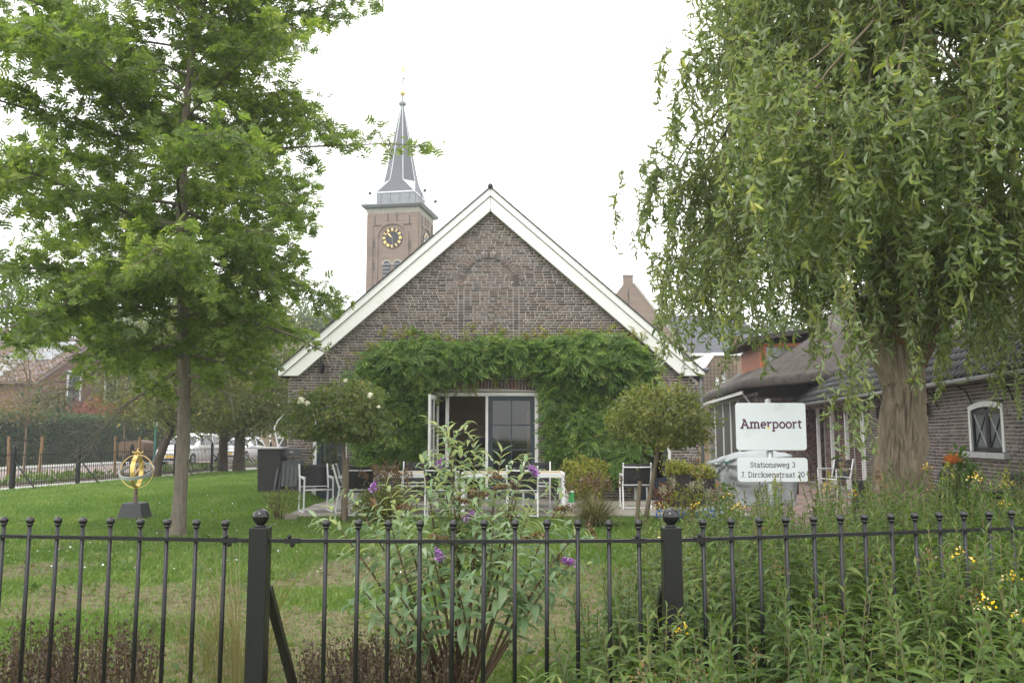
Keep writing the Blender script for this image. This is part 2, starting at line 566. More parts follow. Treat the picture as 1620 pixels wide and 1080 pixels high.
def vnoise(x, y, z=0.0, seed=0):
    x, y, z = np.broadcast_arrays(np.asarray(x, float), np.asarray(y, float), np.asarray(z, float))
    ix, iy, iz = np.floor(x), np.floor(y), np.floor(z)
    fx, fy, fz = x - ix, y - iy, z - iz
    fx, fy, fz = [f * f * (3 - 2 * f) for f in (fx, fy, fz)]
    r = 0
    for a in (0, 1):
        for b in (0, 1):
            for c in (0, 1):
                r = r + (fx if a else 1 - fx) * (fy if b else 1 - fy) * (fz if c else 1 - fz) * _h(ix + a, iy + b, iz + c, seed)
    return r


def fbm(x, y, z=0.0, seed=0, o=4):
    r, a, t = 0, 0.5, 0
    for i in range(o):
        r = r + a * vnoise(np.asarray(x) * 2 ** i, np.asarray(y) * 2 ** i, np.asarray(z) * 2 ** i, seed + i)
        t += a
        a *= 0.5
    return r / t


def sstep(a, b, x):
    t = np.clip((np.asarray(x, float) - a) / (b - a), 0, 1)
    return t * t * (3 - 2 * t)


# leaf templates
DIAMOND = (np.array([(0, 0, 0), (0.28, 0.42, 0.05), (0, 1, -0.06), (-0.28, 0.42, 0.05)]), np.array([(0, 1, 2), (0, 2, 3)]))


def oak_template(seed):
    r = random.Random(seed)
    v = [(-.03, 0, 0), (.03, 0, 0), (.035, .9, -.05), (-.035, .9, -.05), (0, 1.08, -.1)]
    f = [(0, 1, 2), (0, 2, 3), (3, 2, 4)]
    for y0, tx, ty in ((.22, .34, .36), (.46, .50, .66), (.72, .36, .95)):
        for sgn in (-1, 1):
            k = len(v)
            j = lambda q: q + r.uniform(-.04, .04)
            v += [(sgn * .03, y0 - .09, 0), (sgn * .03, y0 + .12, 0), (sgn * j(tx), j(ty), r.uniform(-.14, .06)), (sgn * j(tx * .95), j(ty - .2), r.uniform(-.12, .04))]
            f += [(k, k + 1, k + 2), (k, k + 2, k + 3)]
    return np.array(v), np.array(f)


OAK_T = [oak_template(i)[0] for i in range(4)]
OAK_F = oak_template(0)[1]


def ribbon_template(seg, width, curl, side, twist, taper=0.8):
    """long leaf: curls in the yz plane and sideways"""
    v = []
    p = np.zeros(3)
    a = 0.0
    b = 0.0
    for i in range(seg + 1):
        t = i / seg
        wv = width * (math.sin(PI * min(1, 0.08 + t * 0.92) ** taper) * 0.5 + 0.01)
        tw = twist * t
        ax = np.array([math.cos(tw) * math.cos(b), -math.sin(b), math.sin(tw)])
        v += [p - ax * wv, p + ax * wv]
        d = np.array([math.sin(b) * math.cos(a), math.cos(b) * math.cos(a), math.sin(a)])
        p = p + d / seg
        a += curl / seg
        b += side / seg
    f = [(2 * i, 2 * i + 1, 2 * i + 3, 2 * i + 2) for i in range(seg)]
    return np.array(v), np.array(f)


def lance_template(seg, width, droop, fold=0.25):
    """lance leaf with a folded midrib"""
    v = []
    p = np.zeros(3)
    a = 0.0
    for i in range(seg + 1):
        t = i / seg
        wv = width * (math.sin(PI * (0.06 + 0.94 * t) ** 0.75) * 0.5)
        up = np.array([0, -math.sin(a), math.cos(a)])
        v += [p + np.array([-wv, 0, 0]) + up * wv * fold, p, p + np.array([wv, 0, 0]) + up * wv * fold]
        p = p + np.array([0, math.cos(a), math.sin(a)]) / seg
        a -= droop / seg
    f = []
    for i in range(seg):
        f += [(3 * i, 3 * i + 1, 3 * i + 4, 3 * i + 3), (3 * i + 1, 3 * i + 2, 3 * i + 5, 3 * i + 4)]
    return np.array(v), np.array(f)


def twig_tubes(paths, r0, r1, n=4):
    """many thin tubes as one array"""
    parts = []
    for P, a, b in zip(paths, r0, r1):
        P = np.asarray(P, float)
        k = len(P)
        d = nrm(np.gradient(P, axis=0))
        ref = np.where(np.abs(d[:, 2:3]) > 0.9, np.array([[1.0, 0, 0]]), np.array([[0, 0, 1.0]]))
        s = nrm(np.cross(d, ref))
        u = np.cross(s, d)
        ra = np.linspace(a, b, k)[:, None, None]
        ang = 2 * PI * np.arange(n) / n
        ring = P[:, None, :] + ra * (s[:, None, :] * np.cos(ang)[None, :, None] + u[:, None, :] * np.sin(ang)[None, :, None])
        i, j = np.meshgrid(np.arange(k - 1), np.arange(n), indexing='ij')
        j2 = (j + 1) % n
        F = np.stack([i * n + j, i * n + j2, (i + 1) * n + j2, (i + 1) * n + j], -1).reshape(-1, 4)
        parts.append((ring.reshape(-1, 3), F))
    return cat(parts)


def cluster_leaves(centres, radius, per, size, up=0.3, squash=0.7):
    """random leaves spread round clump centres"""
    C = np.repeat(np.asarray(centres, float), per, 0)
    off = RNG.normal(size=C.shape) * radius
    off[:, 2] *= squash
    pos = C + off
    d = rdir(len(C), -0.2)
    n = rdir(len(C), 1.2)
    sc_ = size * RNG.uniform(0.65, 1.3, len(C))
    return pos, d, n, sc_

# ------------------------------------------------------------------ ground, lawn, street


def gz(x, y):
    """the lawn rises a little towards the barn's left corner"""
    return 0.22 * (1 - sstep(-4.7, -4.0, x)) * sstep(16.0, 18.4, y) * (1 - sstep(26, 34, y)) * sstep(-11.5, -8, x)


def xf(y):
    return -13.75 + 0.147 * (np.asarray(y, float) - 23.5)


g = MB().add([(-900, -300, -0.08), (900, -300, -0.08), (900, 1500, -0.08), (-900, 1500, -0.08)], [(0, 1, 2, 3)]).build('ground', 'meadow')
setp(g, kind='structure')


def bare(x, y):
    """0 green .. 1 bare earth: worn and dry near the road fence"""
    n = fbm(x * 0.75, y * 0.75, 0, 3, 4)
    near = 1 - sstep(9.6, 12.6, y + 0.5 * np.sin(x * 1.3))
    return np.clip(sstep(0.40, 0.60, n + 0.16 * near - 0.125) * near, 0, 1)


ny, nx = 190, 130
yy = 2.0 + (np.linspace(0, 1, ny) ** 1.3) * 58
uu = np.linspace(0, 1, nx)
YY = np.repeat(yy[:, None], nx, 1)
XX = xf(YY) * (1 - uu[None]) + 9.8 * uu[None]
ZZ = gz(XX, YY) + 0.035 * (fbm(XX * 0.5, YY * 0.5, 0, 9) - 0.5) * (1 - sstep(14.5, 15.4, YY) * sstep(-5, -4.2, XX))
ii, jj = np.meshgrid(np.arange(ny - 1), np.arange(nx - 1), indexing='ij')
FF = np.stack([ii * nx + jj, ii * nx + jj + 1, (ii + 1) * nx + jj + 1, (ii + 1) * nx + jj], -1).reshape(-1, 4)
# lawn soil/green mix from the same wear map as the blades
lm = bpy.data.materials.new('lawn')
lm.use_nodes = True
MATS['lawn'] = lm
N, L = lm.node_tree.nodes, lm.node_tree.links
b = N['Principled BSDF']; b.inputs['Roughness'].default_value = 1.0; b.inputs['Specular IOR Level'].default_value = 0.1
at_ = N.new('ShaderNodeAttribute'); at_.attribute_name = 'bare'
tc = N.new('ShaderNodeTexCoord')
n1 = N.new('ShaderNodeTexNoise'); n1.inputs['Scale'].default_value = 9; n1.inputs['Detail'].default_value = 6
L.new(tc.outputs['Object'], n1.inputs['Vector'])
r1 = N.new('ShaderNodeValToRGB')
r1.color_ramp.elements[0].position = 0.3; r1.color_ramp.elements[0].color = (0.05, 0.105, 0.018, 1)
r1.color_ramp.elements[1].position = 0.7; r1.color_ramp.elements[1].color = (0.095, 0.175, 0.03, 1)
L.new(n1.outputs[0], r1.inputs[0])
r2 = N.new('ShaderNodeValToRGB')
r2.color_ramp.elements[0].position = 0.3; r2.color_ramp.elements[0].color = (0.095, 0.085, 0.05, 1)
r2.color_ramp.elements[1].position = 0.7; r2.color_ramp.elements[1].color = (0.19, 0.16, 0.095, 1)
L.new(n1.outputs[0], r2.inputs[0])
mx = N.new('ShaderNodeMix'); mx.data_type = 'RGBA'
L.new(at_.outputs['Fac'], mx.inputs[0]); L.new(r1.outputs[0], mx.inputs[6]); L.new(r2.outputs[0], mx.inputs[7])
L.new(mx.outputs[2], b.inputs['Base Color'])
bp = N.new('ShaderNodeBump'); bp.inputs['Distance'].default_value = 0.03
L.new(n1.outputs[0], bp.inputs['Height']); L.new(bp.outputs[0], b.inputs['Normal'])
lawn = npmesh('lawn', np.stack([XX, YY, ZZ], -1).reshape(-1, 3), FF, 'lawn', smooth=True, attr=('bare', bare(XX, YY).ravel()))
setp(lawn, kind='structure')

ST = np.array([-13.9, 23.5]); SD = nrm(np.array([0.147, 1.0])); SN = np.array([-SD[1], SD[0]])


def st(k, o, z=0.0):
    p = ST + SD * k + SN * o
    return (p[0], p[1], z)


def strip(name, m, o0, o1, z, k0=-40, k1=90, h=0.0, seg=1):
    mb = MB()
    if h:
        a = [st(k0, o0, z), st(k1, o0, z), st(k1, o1, z), st(k0, o1, z)]
        c = [(x, y, z + h) for x, y, _ in a]
        mb.add(a + c, [(0, 1, 2, 3), (4, 7, 6, 5), (0, 4, 5, 1), (1, 5, 6, 2), (2, 6, 7, 3), (3, 7, 4, 0)])
    else:
        mb.add([st(k0, o0, z), st(k1, o0, z), st(k1, o1, z), st(k0, o1, z)], [(0, 1, 2, 3)])
    return setp(mb.build(name, m), kind='structure')


strip('pavement', 'concrete', 0.05, 1.0, -0.02)
strip('verge', 'soil', 1.0, 3.4, -0.03)
strip('road', 'road', 3.6, 10.0, -0.05)
strip('kerb', 'concrete', 3.45, 3.6, -0.07, h=0.06)
strip('kerb', 'concrete', 10.0, 10.2, -0.07, h=0.12)
strip('pavement', 'concrete', 11.6, 13.2, -0.02)

# terrace with slabs, each one a piece of its own
terrace = setp(MB().box(-4.15, 4.4, 15.55, 19.38, -0.05, 0.018).build('terrace', 'joint_sand'), kind='structure')
TM = bpy.data.meshes.new('slab')
_b = MB().box(-.5, .5, -.5, .5, 0, 1)
TM.from_pydata(_b.v, [], _b.f); TM.materials.append(MATS['slab']); bmfix(TM)
for i in range(17):
    for j in range(7):
        o = link('slab', TM, terrace, (-4.15 + 0.2515 + i * 0.503, 15.55 + 0.273 + j * 0.546, 0.005))
        o.scale = (0.494, 0.537, 0.03 + random.uniform(-.003, .004))
        o.rotation_euler = (random.uniform(-.006, .006), random.uniform(-.006, .006), random.uniform(-.006, .006))

# brick paving beside the farmhouse
paving = setp(MB().add([(4.4, 12.4, 0.012), (9.3, 12.4, 0.012), (10.3, 27.5, 0.012), (4.4, 40, 0.012), (4.4, 27.5, 0.012)], [(0, 1, 2, 3, 4)]).build('paving', 'joint_sand'), kind='structure')
PM = bpy.data.meshes.new('paver')
_b = MB().box(-.5, .5, -.5, .5, 0, 1)
PM.from_pydata(_b.v, [], _b.f); PM.materials.append(MATS['paver']); bmfix(PM)
pv, pick = [], []
for r in range(146):
    for c in range(29):
        x = 4.52 + c * 0.204 + (0.102 if r % 2 else 0)
        y = 12.45 + r * 0.104
        if x > 7.65 + 0.098 * (y - 14.7):
            continue
        pv.append((x, y))
        pick.append(x / y > 0.31 and 16.6 < y < 19.6 and x > 5.5)
pick = np.array(pick)
if pick.sum() > 300:
    k = np.flatnonzero(pick)[300:]
    pick[k] = False
for q in np.flatnonzero(pick):
    o = link('paver', PM, paving, (pv[q][0], pv[q][1], 0.005))
    o.scale = (0.197, 0.097, 0.022 + random.uniform(-.002, .003))
P = np.array(pv)[~pick]
bt = np.array(_b.v); bf = np.array(_b.f)
Vv = bt[None] * np.array([0.197, 0.097, 0.022])[None, None] + np.concatenate([P, np.full((len(P), 1), .005)], 1)[:, None]
Ff = (bf[None] + (np.arange(len(P)) * 8)[:, None, None]).reshape(-1, 4)
npmesh('paver_field', Vv.reshape(-1, 3), Ff, 'paver', paving, kind='stuff')

# ------------------------------------------------------------------ brick laying
UB = {}


def unit_brick(m, sgn):
    key = (m, sgn)
    if key not in UB:
        me = bpy.data.meshes.new('brick')
        bb = MB().box(-.5, .5, 0 if sgn < 0 else -1, 1 if sgn < 0 else 0, -.5, .5)
        me.from_pydata(bb.v, [], bb.f); me.materials.append(MATS[m]); bmfix(me)
        UB[key] = me
    return UB[key]


def courses(z0, z1, zones, h=0.0625, stretch=0.21, head=0.1, j=0.0145, ph=0.16):
    """wild bond; zones(z) -> list of (x0,x1) to be filled in that course"""
    out = []
    r = 0
    z = z0
    while z + h * 0.8 < z1:
        for a, b in zones(z + h / 2):
            x = a
            first = True
            while x < b - 0.02:
                ln = head if (random.random() < ph) else stretch
                if first:
                    ln = random.choice((head, stretch, stretch * .75)) if (b - a) > .3 else b - a
                    first = False
                e = min(x + ln, b)
                if b - e < 0.05:
                    e = b
                out.append((x + j / 2, e - j / 2, z + j / 2, z + h - j / 2))
                x = e
        z += h
        r += 1
    return out


def lay(parent, rects, pickf, m, y=0.0, sgn=-1, depth=0.03, field='brick_field'):
    """the pieces pickf likes best (up to 300) become bricks of their own, the rest one field"""
    A = np.array(rects)
    cx, cz = (A[:, 0] + A[:, 1]) / 2, (A[:, 2] + A[:, 3]) / 2
    pr = RNG.uniform(-.0025, .0025, len(A))
    sc_ = np.array([pickf(a, c) for a, c in zip(cx, cz)])
    order = np.argsort(-sc_)
    sel = [i for i in order[:300] if sc_[i] > 0]
    me = unit_brick(m, sgn)
    for i in sel:
        o = link('brick', me, parent, (cx[i], y + sgn * pr[i], cz[i]))
        o.scale = (A[i, 1] - A[i, 0], depth, A[i, 3] - A[i, 2])
    rest = np.setdiff1d(np.arange(len(A)), sel)
    if len(rest):
        bb = MB().box(-.5, .5, 0 if sgn < 0 else -1, 1 if sgn < 0 else 0, -.5, .5)
        t, f = np.array(bb.v), np.array(bb.f)
        S = np.stack([A[rest, 1] - A[rest, 0], np.full(len(rest), depth), A[rest, 3] - A[rest, 2]], 1)
        C = np.stack([cx[rest], y + sgn * pr[rest], cz[rest]], 1)
        Vv = t[None] * S[:, None] + C[:, None]
        Ff = (f[None] + (np.arange(len(rest)) * 8)[:, None, None]).reshape(-1, 4)
        npmesh(field, Vv.reshape(-1, 3), Ff, m, parent, kind='stuff')


# ------------------------------------------------------------------ the barn
BY = 19.4
barn = thing('brick_barn', 'low brown brick barn with white gable boards, blind arch and open garden doors', 'barn', (0, BY, 0))
AX, SL = -0.5, 0.88
WL, WR = -5.08, 4.22
gab = lambda z: (6.75 - z) / SL
wall = MB()
yb0, yb1 = 0.009, 0.24
for x0, x1, z0, z1 in ((WL, -4.50, 0, 2.15), (-3.70, -1.76, 0, 2.15), (0.61, 2.72, 0, 2.15), (3.60, WR, 0, 2.15),
                       (WL, -1.76, 2.15, 2.46), (0.61, WR, 2.15, 2.46)):
    wall.box(x0, x1, yb0, yb1, z0, z1)
wall.prism([(WL, 2.46), (WR, 2.46), (WR, 2.70), (AX, 6.75), (WL, 2.75)], yb0, yb1)
wo = wall.build('wall', 'mortar', barn)


def barn_zones(z):
    x0, x1 = max(WL, AX - gab(z) - 0.02), min(WR, AX + gab(z) + 0.02)
    cuts = []
    if z < 2.15:
        cuts += [(-4.50, -3.70), (2.72, 3.60)]
    if z < 2.46:
        cuts += [(-1.76, 0.61)]
    elif z < 2.69:
        cuts += [(-1.84, 0.69)]
    if 2.7 < z < 4.97:
        zs = [(-1.24, -1.105), (0.025, 0.16)]
        segs = [(x0, -1.24), (-1.24, -1.105), (-1.105, 0.025), (0.025, 0.16), (0.16, x1)]
        if z > 4.9:
            segs = [(x0, -1.27), (-1.07, -0.01), (0.19, x1)]
        return segs
    if 4.97 <= z < 5.69:
        o = math.sqrt(max(0, 0.705 ** 2 - (z - 4.97) ** 2))
        i = math.sqrt(max(0, 0.575 ** 2 - (z - 4.97) ** 2))
        segs = [(x0, -0.54 - o), (-0.54 + o, x1)]
        if i > 0.05:
            segs.append((-0.54 - i, -0.54 + i))
        return segs
    segs = [(x0, x1)]
    for a, b in cuts:
        ns = []
        for p, q in segs:
            if b <= p or a >= q:
                ns.append((p, q))
            else:
                if a > p: ns.append((p, a))
                if b < q: ns.append((b, q))
        segs = ns
    return segs


lay(wo, courses(0.0, 6.62, barn_zones), lambda x, z: (10 - math.hypot(x + 0.54, (z - 5.1) * 1.0)) if z > 3.95 else 0, 'brick')
# soldier course over the doors, voussoirs and imposts of the blind arch
sol = MB().box(-.5, .5, 0, 1, -.5, .5)
sm = bpy.data.meshes.new('brick'); sm.from_pydata(sol.v, [], sol.f); sm.materials.append(MATS['brick_red']); bmfix(sm)
for i in range(33):
    x = -1.84 + (i + .5) * 2.53 / 33
    o = link('brick', sm, wo, (x, -0.006, 2.575 + 0.05 * (1 - ((x + .575) / 1.27) ** 2)))
    o.scale = (0.064, 0.03, 0.20)
vm = bpy.data.meshes.new('voussoir'); vm.from_pydata(sol.v, [], sol.f); vm.materials.append(MATS['brick']); bmfix(vm)
for i in range(25):
    a = PI * (i + .5) / 25
    o = link('voussoir', vm, wo, (-0.54 - 0.64 * math.cos(a), -0.024, 4.97 + 0.64 * math.sin(a)))
    o.scale = (0.066, 0.05, 0.135)
    o.rotation_euler = (0, a - PI / 2, 0)
for x in (-1.17, 0.09):
    MB().box(x - .095, x + .095, -0.03, 0.03, 4.90, 4.965).build('impost', 'brick', wo, bevel=.004)

# roof, gable boards
for sgn, ex in ((-1, 4.78), (1, 4.86)):
    f = lambda dx, z0: (AX + sgn * dx, z0 - SL * dx)
    up = [f(0, 7.17), f(ex, 7.17), (AX + sgn * ex, 2.81), (AX + sgn * 4.735, 2.81), f(0, 6.985)]
    MB().prism(up, -0.16, -0.004).build('gable_board', 'white_paint', barn, bevel=.006)
    lo = [f(0, 6.970), (AX + sgn * 4.722, 2.812), (AX + sgn * 4.34, 2.812), f(0, 6.63)]
    MB().prism(lo, -0.125, -0.005).build('gable_board', 'white_paint', barn, bevel=.006)
    MB().prism([f(0, 7.20), f(ex + .03, 7.20), f(ex + .03, 7.175), f(0, 7.175)], -0.19, 14).build('roof', 'roof_tile_dark', barn)
    MB().prism([f(0, 7.17), f(ex, 7.17), f(ex, 7.0), f(0, 7.0)], 0.01, 14).build('roof_slab', 'dark_timber', barn)
    MB().tube([(AX + sgn * (ex + .06), -0.1, 2.95), (AX + sgn * (ex + .06), 14, 2.95)], 0.06, 10).build('gutter', 'zinc', barn, smooth=True)
MB().tube([(AX, -0.2, 7.2), (AX, 14, 7.2)], 0.06, 10).build('ridge_cap', 'roof_tile_dark', barn, smooth=True)
MB().box(AX - .05, AX + .05, -0.17, -0.165, 6.68, 6.71).build('joint_cover', 'white_frame', barn)
MB().box(AX - .008, AX + .008, -0.129, -0.126, 6.64, 6.96).build('board_joint', 'pale_grey', barn)
MB().tube([(WR + .07, -0.03, 0.0), (WR + .07, -0.03, 2.75), (WR + .14, .08, 2.92)], 0.04, 10).build('downpipe', 'zinc', barn, smooth=True)
# side and rear walls, room inside
for xa in (WL, WR - .22):
    swl = MB().box(xa, xa + .22, .242, 1.0, 0, 2.7).box(xa, xa + .22, 4.6, 13.6, 0, 2.7).box(xa, xa + .22, 1.0, 4.6, 0, .8).box(xa, xa + .22, 1.0, 4.6, 2.5, 2.7)
    swo = swl.build('side_wall', 'brick', barn)
    for ya in (1.0, 2.2, 3.4):  # unseen windows, added to let daylight into the dark room
        MB().box(xa + .08, xa + .14, ya, ya + .07, .8, 2.5).build('added_window_post', 'white_frame', swo)
        MB().box(xa + .10, xa + .11, ya + .07, ya + 1.2, .8, 2.5).build('pane', 'glass', swo)
MB().prism([(WL, 0), (WR, 0), (WR, 2.70), (AX, 6.75), (WL, 2.75)], 13.6, 13.82).build('rear_wall', 'brick', barn)
MB().box(WL + .22, WR - .22, 0.25, 13.6, 0.0, 0.05).build('floor', 'floor_dark', barn)
MB().box(WL + .22, WR - .22, 4.4, 4.5, 0.05, 2.82).build('room_wall', 'tan_plaster', barn)
MB().box(WL + .22, WR - .22, 0.245, 4.5, 2.82, 2.90).build('room_ceiling', 'pale_plaster', barn)
MB().box(-2.3, -1.75, 3.2, 4.4, 0.05, 2.4).build('room_partition', 'furniture_dark', barn)
MB().box(-1.5, .9, 3.9, 4.39, 0.05, 1.25).build('room_cupboard', 'furniture_dark', barn, bevel=.01)
MB().box(-1.0, -.45, 3.95, 4.3, 1.252, 1.42).build('radio', 'navy_paint', barn, bevel=.01)
MB().box(1.0, 1.16, 3.5, 3.66, .05, 2.8).build('room_post', 'pine_wood', barn)
MB().box(.34, .47, .42, .54, .05, 2.38).build('room_post', 'pine_wood', barn)

# main door frame
df = MB()
for x0, x1, z0, z1 in ((-1.745, -1.665, .05, 2.36), (0.515, 0.595, .05, 2.36), (-1.745, 0.595, 2.36, 2.44), (-0.60, -0.54, .05, 2.36)):
    df.box(x0, x1, -0.012 if z0 < 2 else -0.018, 0.10, z0, z1)
df.build('door_frame', 'white_frame', barn, bevel=.004)
MB().box(-1.76, .61, -.05, .24, 0, .05).build('door_sill', 'slab', barn)


def leaf_door(parent, wdt, h, frame, cols=2, rows=3, panel=0.55, th=0.05):
    """glazed door leaf from x=0..wdt, z=0..h, y=0..th"""
    st_ = 0.10
    d = MB()
    d.box(0, st_, 0, th, 0, h).box(wdt - st_, wdt, 0, th, 0, h)
    d.box(st_, wdt - st_, 0.001, th - .001, h - st_, h).box(st_, wdt - st_, 0.001, th - .001, 0, panel)
    o = d.build('door', frame, parent, bevel=.003)
    gx0, gx1, gz0, gz1 = st_, wdt - st_, panel, h - st_
    for c in range(1, cols):
        x = gx0 + (gx1 - gx0) * c / cols
        MB().box(x - .014, x + .014, .008, th - .008, gz0, gz1).build('glazing_bar', frame, o)
    for r_ in range(1, rows):
        z = gz0 + (gz1 - gz0) * r_ / rows
        MB().box(gx0, gx1, .010, th - .010, z - .014, z + .014).build('glazing_bar', frame, o)
    for c in range(cols):
        for r_ in range(rows):
            a0, a1 = gx0 + (gx1 - gx0) * c / cols, gx0 + (gx1 - gx0) * (c + 1) / cols
            c0, c1 = gz0 + (gz1 - gz0) * r_ / rows, gz0 + (gz1 - gz0) * (r_ + 1) / rows
            MB().box(a0, a1, th / 2 - .003, th / 2 + .003, c0, c1).build('pane', 'glass', o)
    MB().tube([(wdt - .05, -.001, 1.02), (wdt - .05, -.045, 1.02), (wdt - .15, -.045, 1.02)], .009, 8).build('handle', 'galvanised', o, smooth=True)
    return o


d1 = leaf_door(barn, 1.055, 2.30, 'navy_paint'); d1.location = (-0.54, 0.03, 0.055)
d2 = leaf_door(barn, 0.90, 2.30, 'white_frame'); d2.location = (-1.70, -0.02, 0.055); d2.rotation_euler = (0, 0, R(-97))
# a second white post inside the doorway
MB().box(-1.52, -1.44, .16, .24, .05, 2.36).build('inner_post', 'white_frame', barn)
# side doors
for x0, x1 in ((-4.48, -3.72), (2.74, 3.58)):
    f_ = MB()
    f_.box(x0, x0 + .075, -.012, .10, 0, 2.06).box(x1 - .075, x1, -.012, .10, 0, 2.06).box(x0, x1, -.015, .10, 2.06, 2.135)
    f_.build('door_frame', 'white_frame', barn, bevel=.004)
    d = leaf_door(barn, x1 - x0 - .15, 2.03, 'navy_paint', 2, 2, 0.5); d.location = (x0 + .075, .03, .02)
# wall lamps
for x, z in ((-4.31, 3.0), (3.34, 2.98)):
    lp = thing('wall_lamp', 'small black wall lamp under the %s end of the gable boards' % ('left' if x < 0 else 'right'), 'lamp', (x, BY, z))
    MB().box(-.035, .035, -.03, -.003, -.05, .05).build('bracket', 'black_paint', lp)
    MB().lathe([(.045, -.13), (.055, -.10), (.055, .07), (.03, .10), (.02, .13)], 14, (0, -.085, 0)).build('shade', 'black_paint', lp, smooth=False)

# ------------------------------------------------------------------ farmhouse with thatch and tiles
ALF = math.atan2(0.0976, 0.9952)
farm = thing('farmhouse', 'long brown brick farmhouse with thatch above dark roof tiles, behind the willow', 'farmhouse', (7.94, 14.73, 0), R(90) - ALF)
# local x runs away along the wall, local +y is out towards the garden
fw = MB()
fw.box(-5.0, -1.10, -.25, -.009, 0, 2.6).box(.21, 6.15, -.25, -.009, 0, 2.6)
fw.box(-1.10, .21, -.25, -.009, 0, 1.17).box(-1.10, .21, -.25, -.009, 2.05, 2.6)
fw.box(6.15, 10.6, -.45, -.209, 0, 2.6).box(10.6, 12.0, -.85, -.7, 0, 2.6)
fw.box(6.15, 12.0, -.45, -.02, 2.28, 2.6)
fwo = fw.build('wall', 'mortar_grey', farm)


def farm_zones(z):
    segs = [(-3.2, 6.15)]
    arch = 1.98 + 0.07
    if 1.17 < z < 2.05:
        segs = [(-3.2, -1.10), (.21, 6.15)]
    return segs


lay(fwo, courses(0.0, 2.5, farm_zones, ph=0.45), lambda x, z: (8 - abs(x + .2) * 1.0) if z > 0.75 and -2.6 < x < 3.2 else 0, 'brick', 0.0, 1)
lay(fwo, courses(0.12, 2.28, lambda z: [(6.38, 7.60), (7.72, 8.98), (9.10, 10.44)], ph=.4), lambda x, z: 0, 'brick_red', -.2, 1)
for x in (6.3, 7.66, 9.04, 10.52):
    MB().box(x - .05, x + .05, -.07, .015, .02, 2.28).build('door_post', 'white_frame', farm, bevel=.004)
MB().box(6.2, 12.0, -.4, .12, 0, .10).build('plinth', 'slab', farm, bevel=.01)
dd = MB(); dd.box(10.62, 11.95, -.69, -.64, .1, 2.28).build('door', 'navy_paint', farm)
MB().box(6.02, 6.14, .004, .03, .0, 2.3).build('corner_board', 'white_frame', farm)
# window with arched white frame, two leaves with crossed bars
win = MB()
x0, x1 = -1.09, .20


def archz(x, base, rise):
    c = (x0 + x1) / 2
    return base + rise * (1 - ((x - c) / ((x1 - x0) / 2)) ** 2)


n = 12
outer = [(x0 + (x1 - x0) * i / n, archz(x0 + (x1 - x0) * i / n, 1.96, .08)) for i in range(n + 1)]
ia, ib = x0 + .085, x1 - .085
inner = [(ia + (ib - ia) * i / n, archz(ia + (ib - ia) * i / n, 1.87, .075)) for i in range(n + 1)]
for i in range(n):
    win.add([(outer[i][0], y, outer[i][1]) for y in (-.1, .012)] + [(outer[i + 1][0], y, outer[i + 1][1]) for y in (-.1, .012)] +
            [(inner[i][0], y, inner[i][1]) for y in (-.1, .012)] + [(inner[i + 1][0], y, inner[i + 1][1]) for y in (-.1, .012)],
            [(1, 3, 7, 5), (0, 4, 6, 2), (0, 2, 3, 1), (4, 5, 7, 6)])
win.box(x0, x0 + .085, -.1, .0118, 1.2, outer[0][1] - .005).box(x1 - .085, x1, -.1, .0118, 1.2, outer[-1][1] - .005)
wfr = win.build('window', 'white_frame', farm)
wl_ = MB()
xm = (ia + ib) / 2
for a, c in ((ia, xm - .004), (xm + .004, ib)):
    wl_.box(a, a + .06, -.06, -.02, 1.2, 1.9).box(c - .06, c, -.06, -.02, 1.2, 1.9)
    wl_.box(a + .06, c - .06, -.059, -.021, 1.2, 1.27).box(a + .06, c - .06, -.059, -.021, 1.83, 1.93)
    MB().bar((a + .06, -.035, 1.27), (c - .06, -.035, 1.83), .02, .022, (0, 1, 0)).build('glazing_bar', 'pale_grey', wfr)
    MB().bar((a + .06, -.037, 1.83), (c - .06, -.037, 1.27), .02, .022, (0, 1, 0)).build('glazing_bar', 'navy_paint', wfr)
    MB().box(a + .05, c - .05, -.05, -.044, 1.25, 1.85).build('pane', 'grey_window', wfr)
wl_.build('sash', 'black_paint', wfr)
MB().box(-1.0, .12, -.11, -.065, 1.85, 1.97).build('arch_board', 'black_paint', wfr)
MB().box(-1.22, .33, -.08, .09, 1.09, 1.185).build('sill', 'pale_grey', farm, bevel=.008)
# eaves, gutter and tiles
MB().box(-5.0, 12.0, -.3, .30, 2.56, 2.60).build('soffit', 'dark_timber', farm)
MB().box(-5.0, 12.0, .26, .30, 2.36, 2.56).build('eaves_board', 'dark_timber', farm)
gt = MB()
pr = [(.055 * math.cos(a), .055 * math.sin(a)) for a in np.linspace(PI, 2 * PI, 9)]
for i in range(len(pr) - 1):
    (a, c), (e, d) = pr[i], pr[i + 1]
    gt.add([(-5, .37 + a, 2.40 + c), (12, .37 + a, 2.40 + c), (12, .37 + e, 2.40 + d), (-5, .37 + e, 2.40 + d)], [(0, 1, 2, 3)])
gt.box(-5, 12, .42, .432, 2.395, 2.408)
gt.build('gutter', 'zinc_pale', farm)
for x in np.arange(-4.5, 12, 1.5):
    MB().tube([(x, .26, 2.32), (x, .10, 2.22), (x, .015, 2.0)], .012, 6).build('eaves_bracket', 'black_paint', farm, smooth=True)
for x in (4.6, 1.9):
    MB().lathe([(.04, -.12), (.07, -.08), (.07, .12), (.02, .16)], 12, (x, .1, 1.95)).build('wall_lantern', 'black_paint', farm)
tm_v, tm_f = [], []
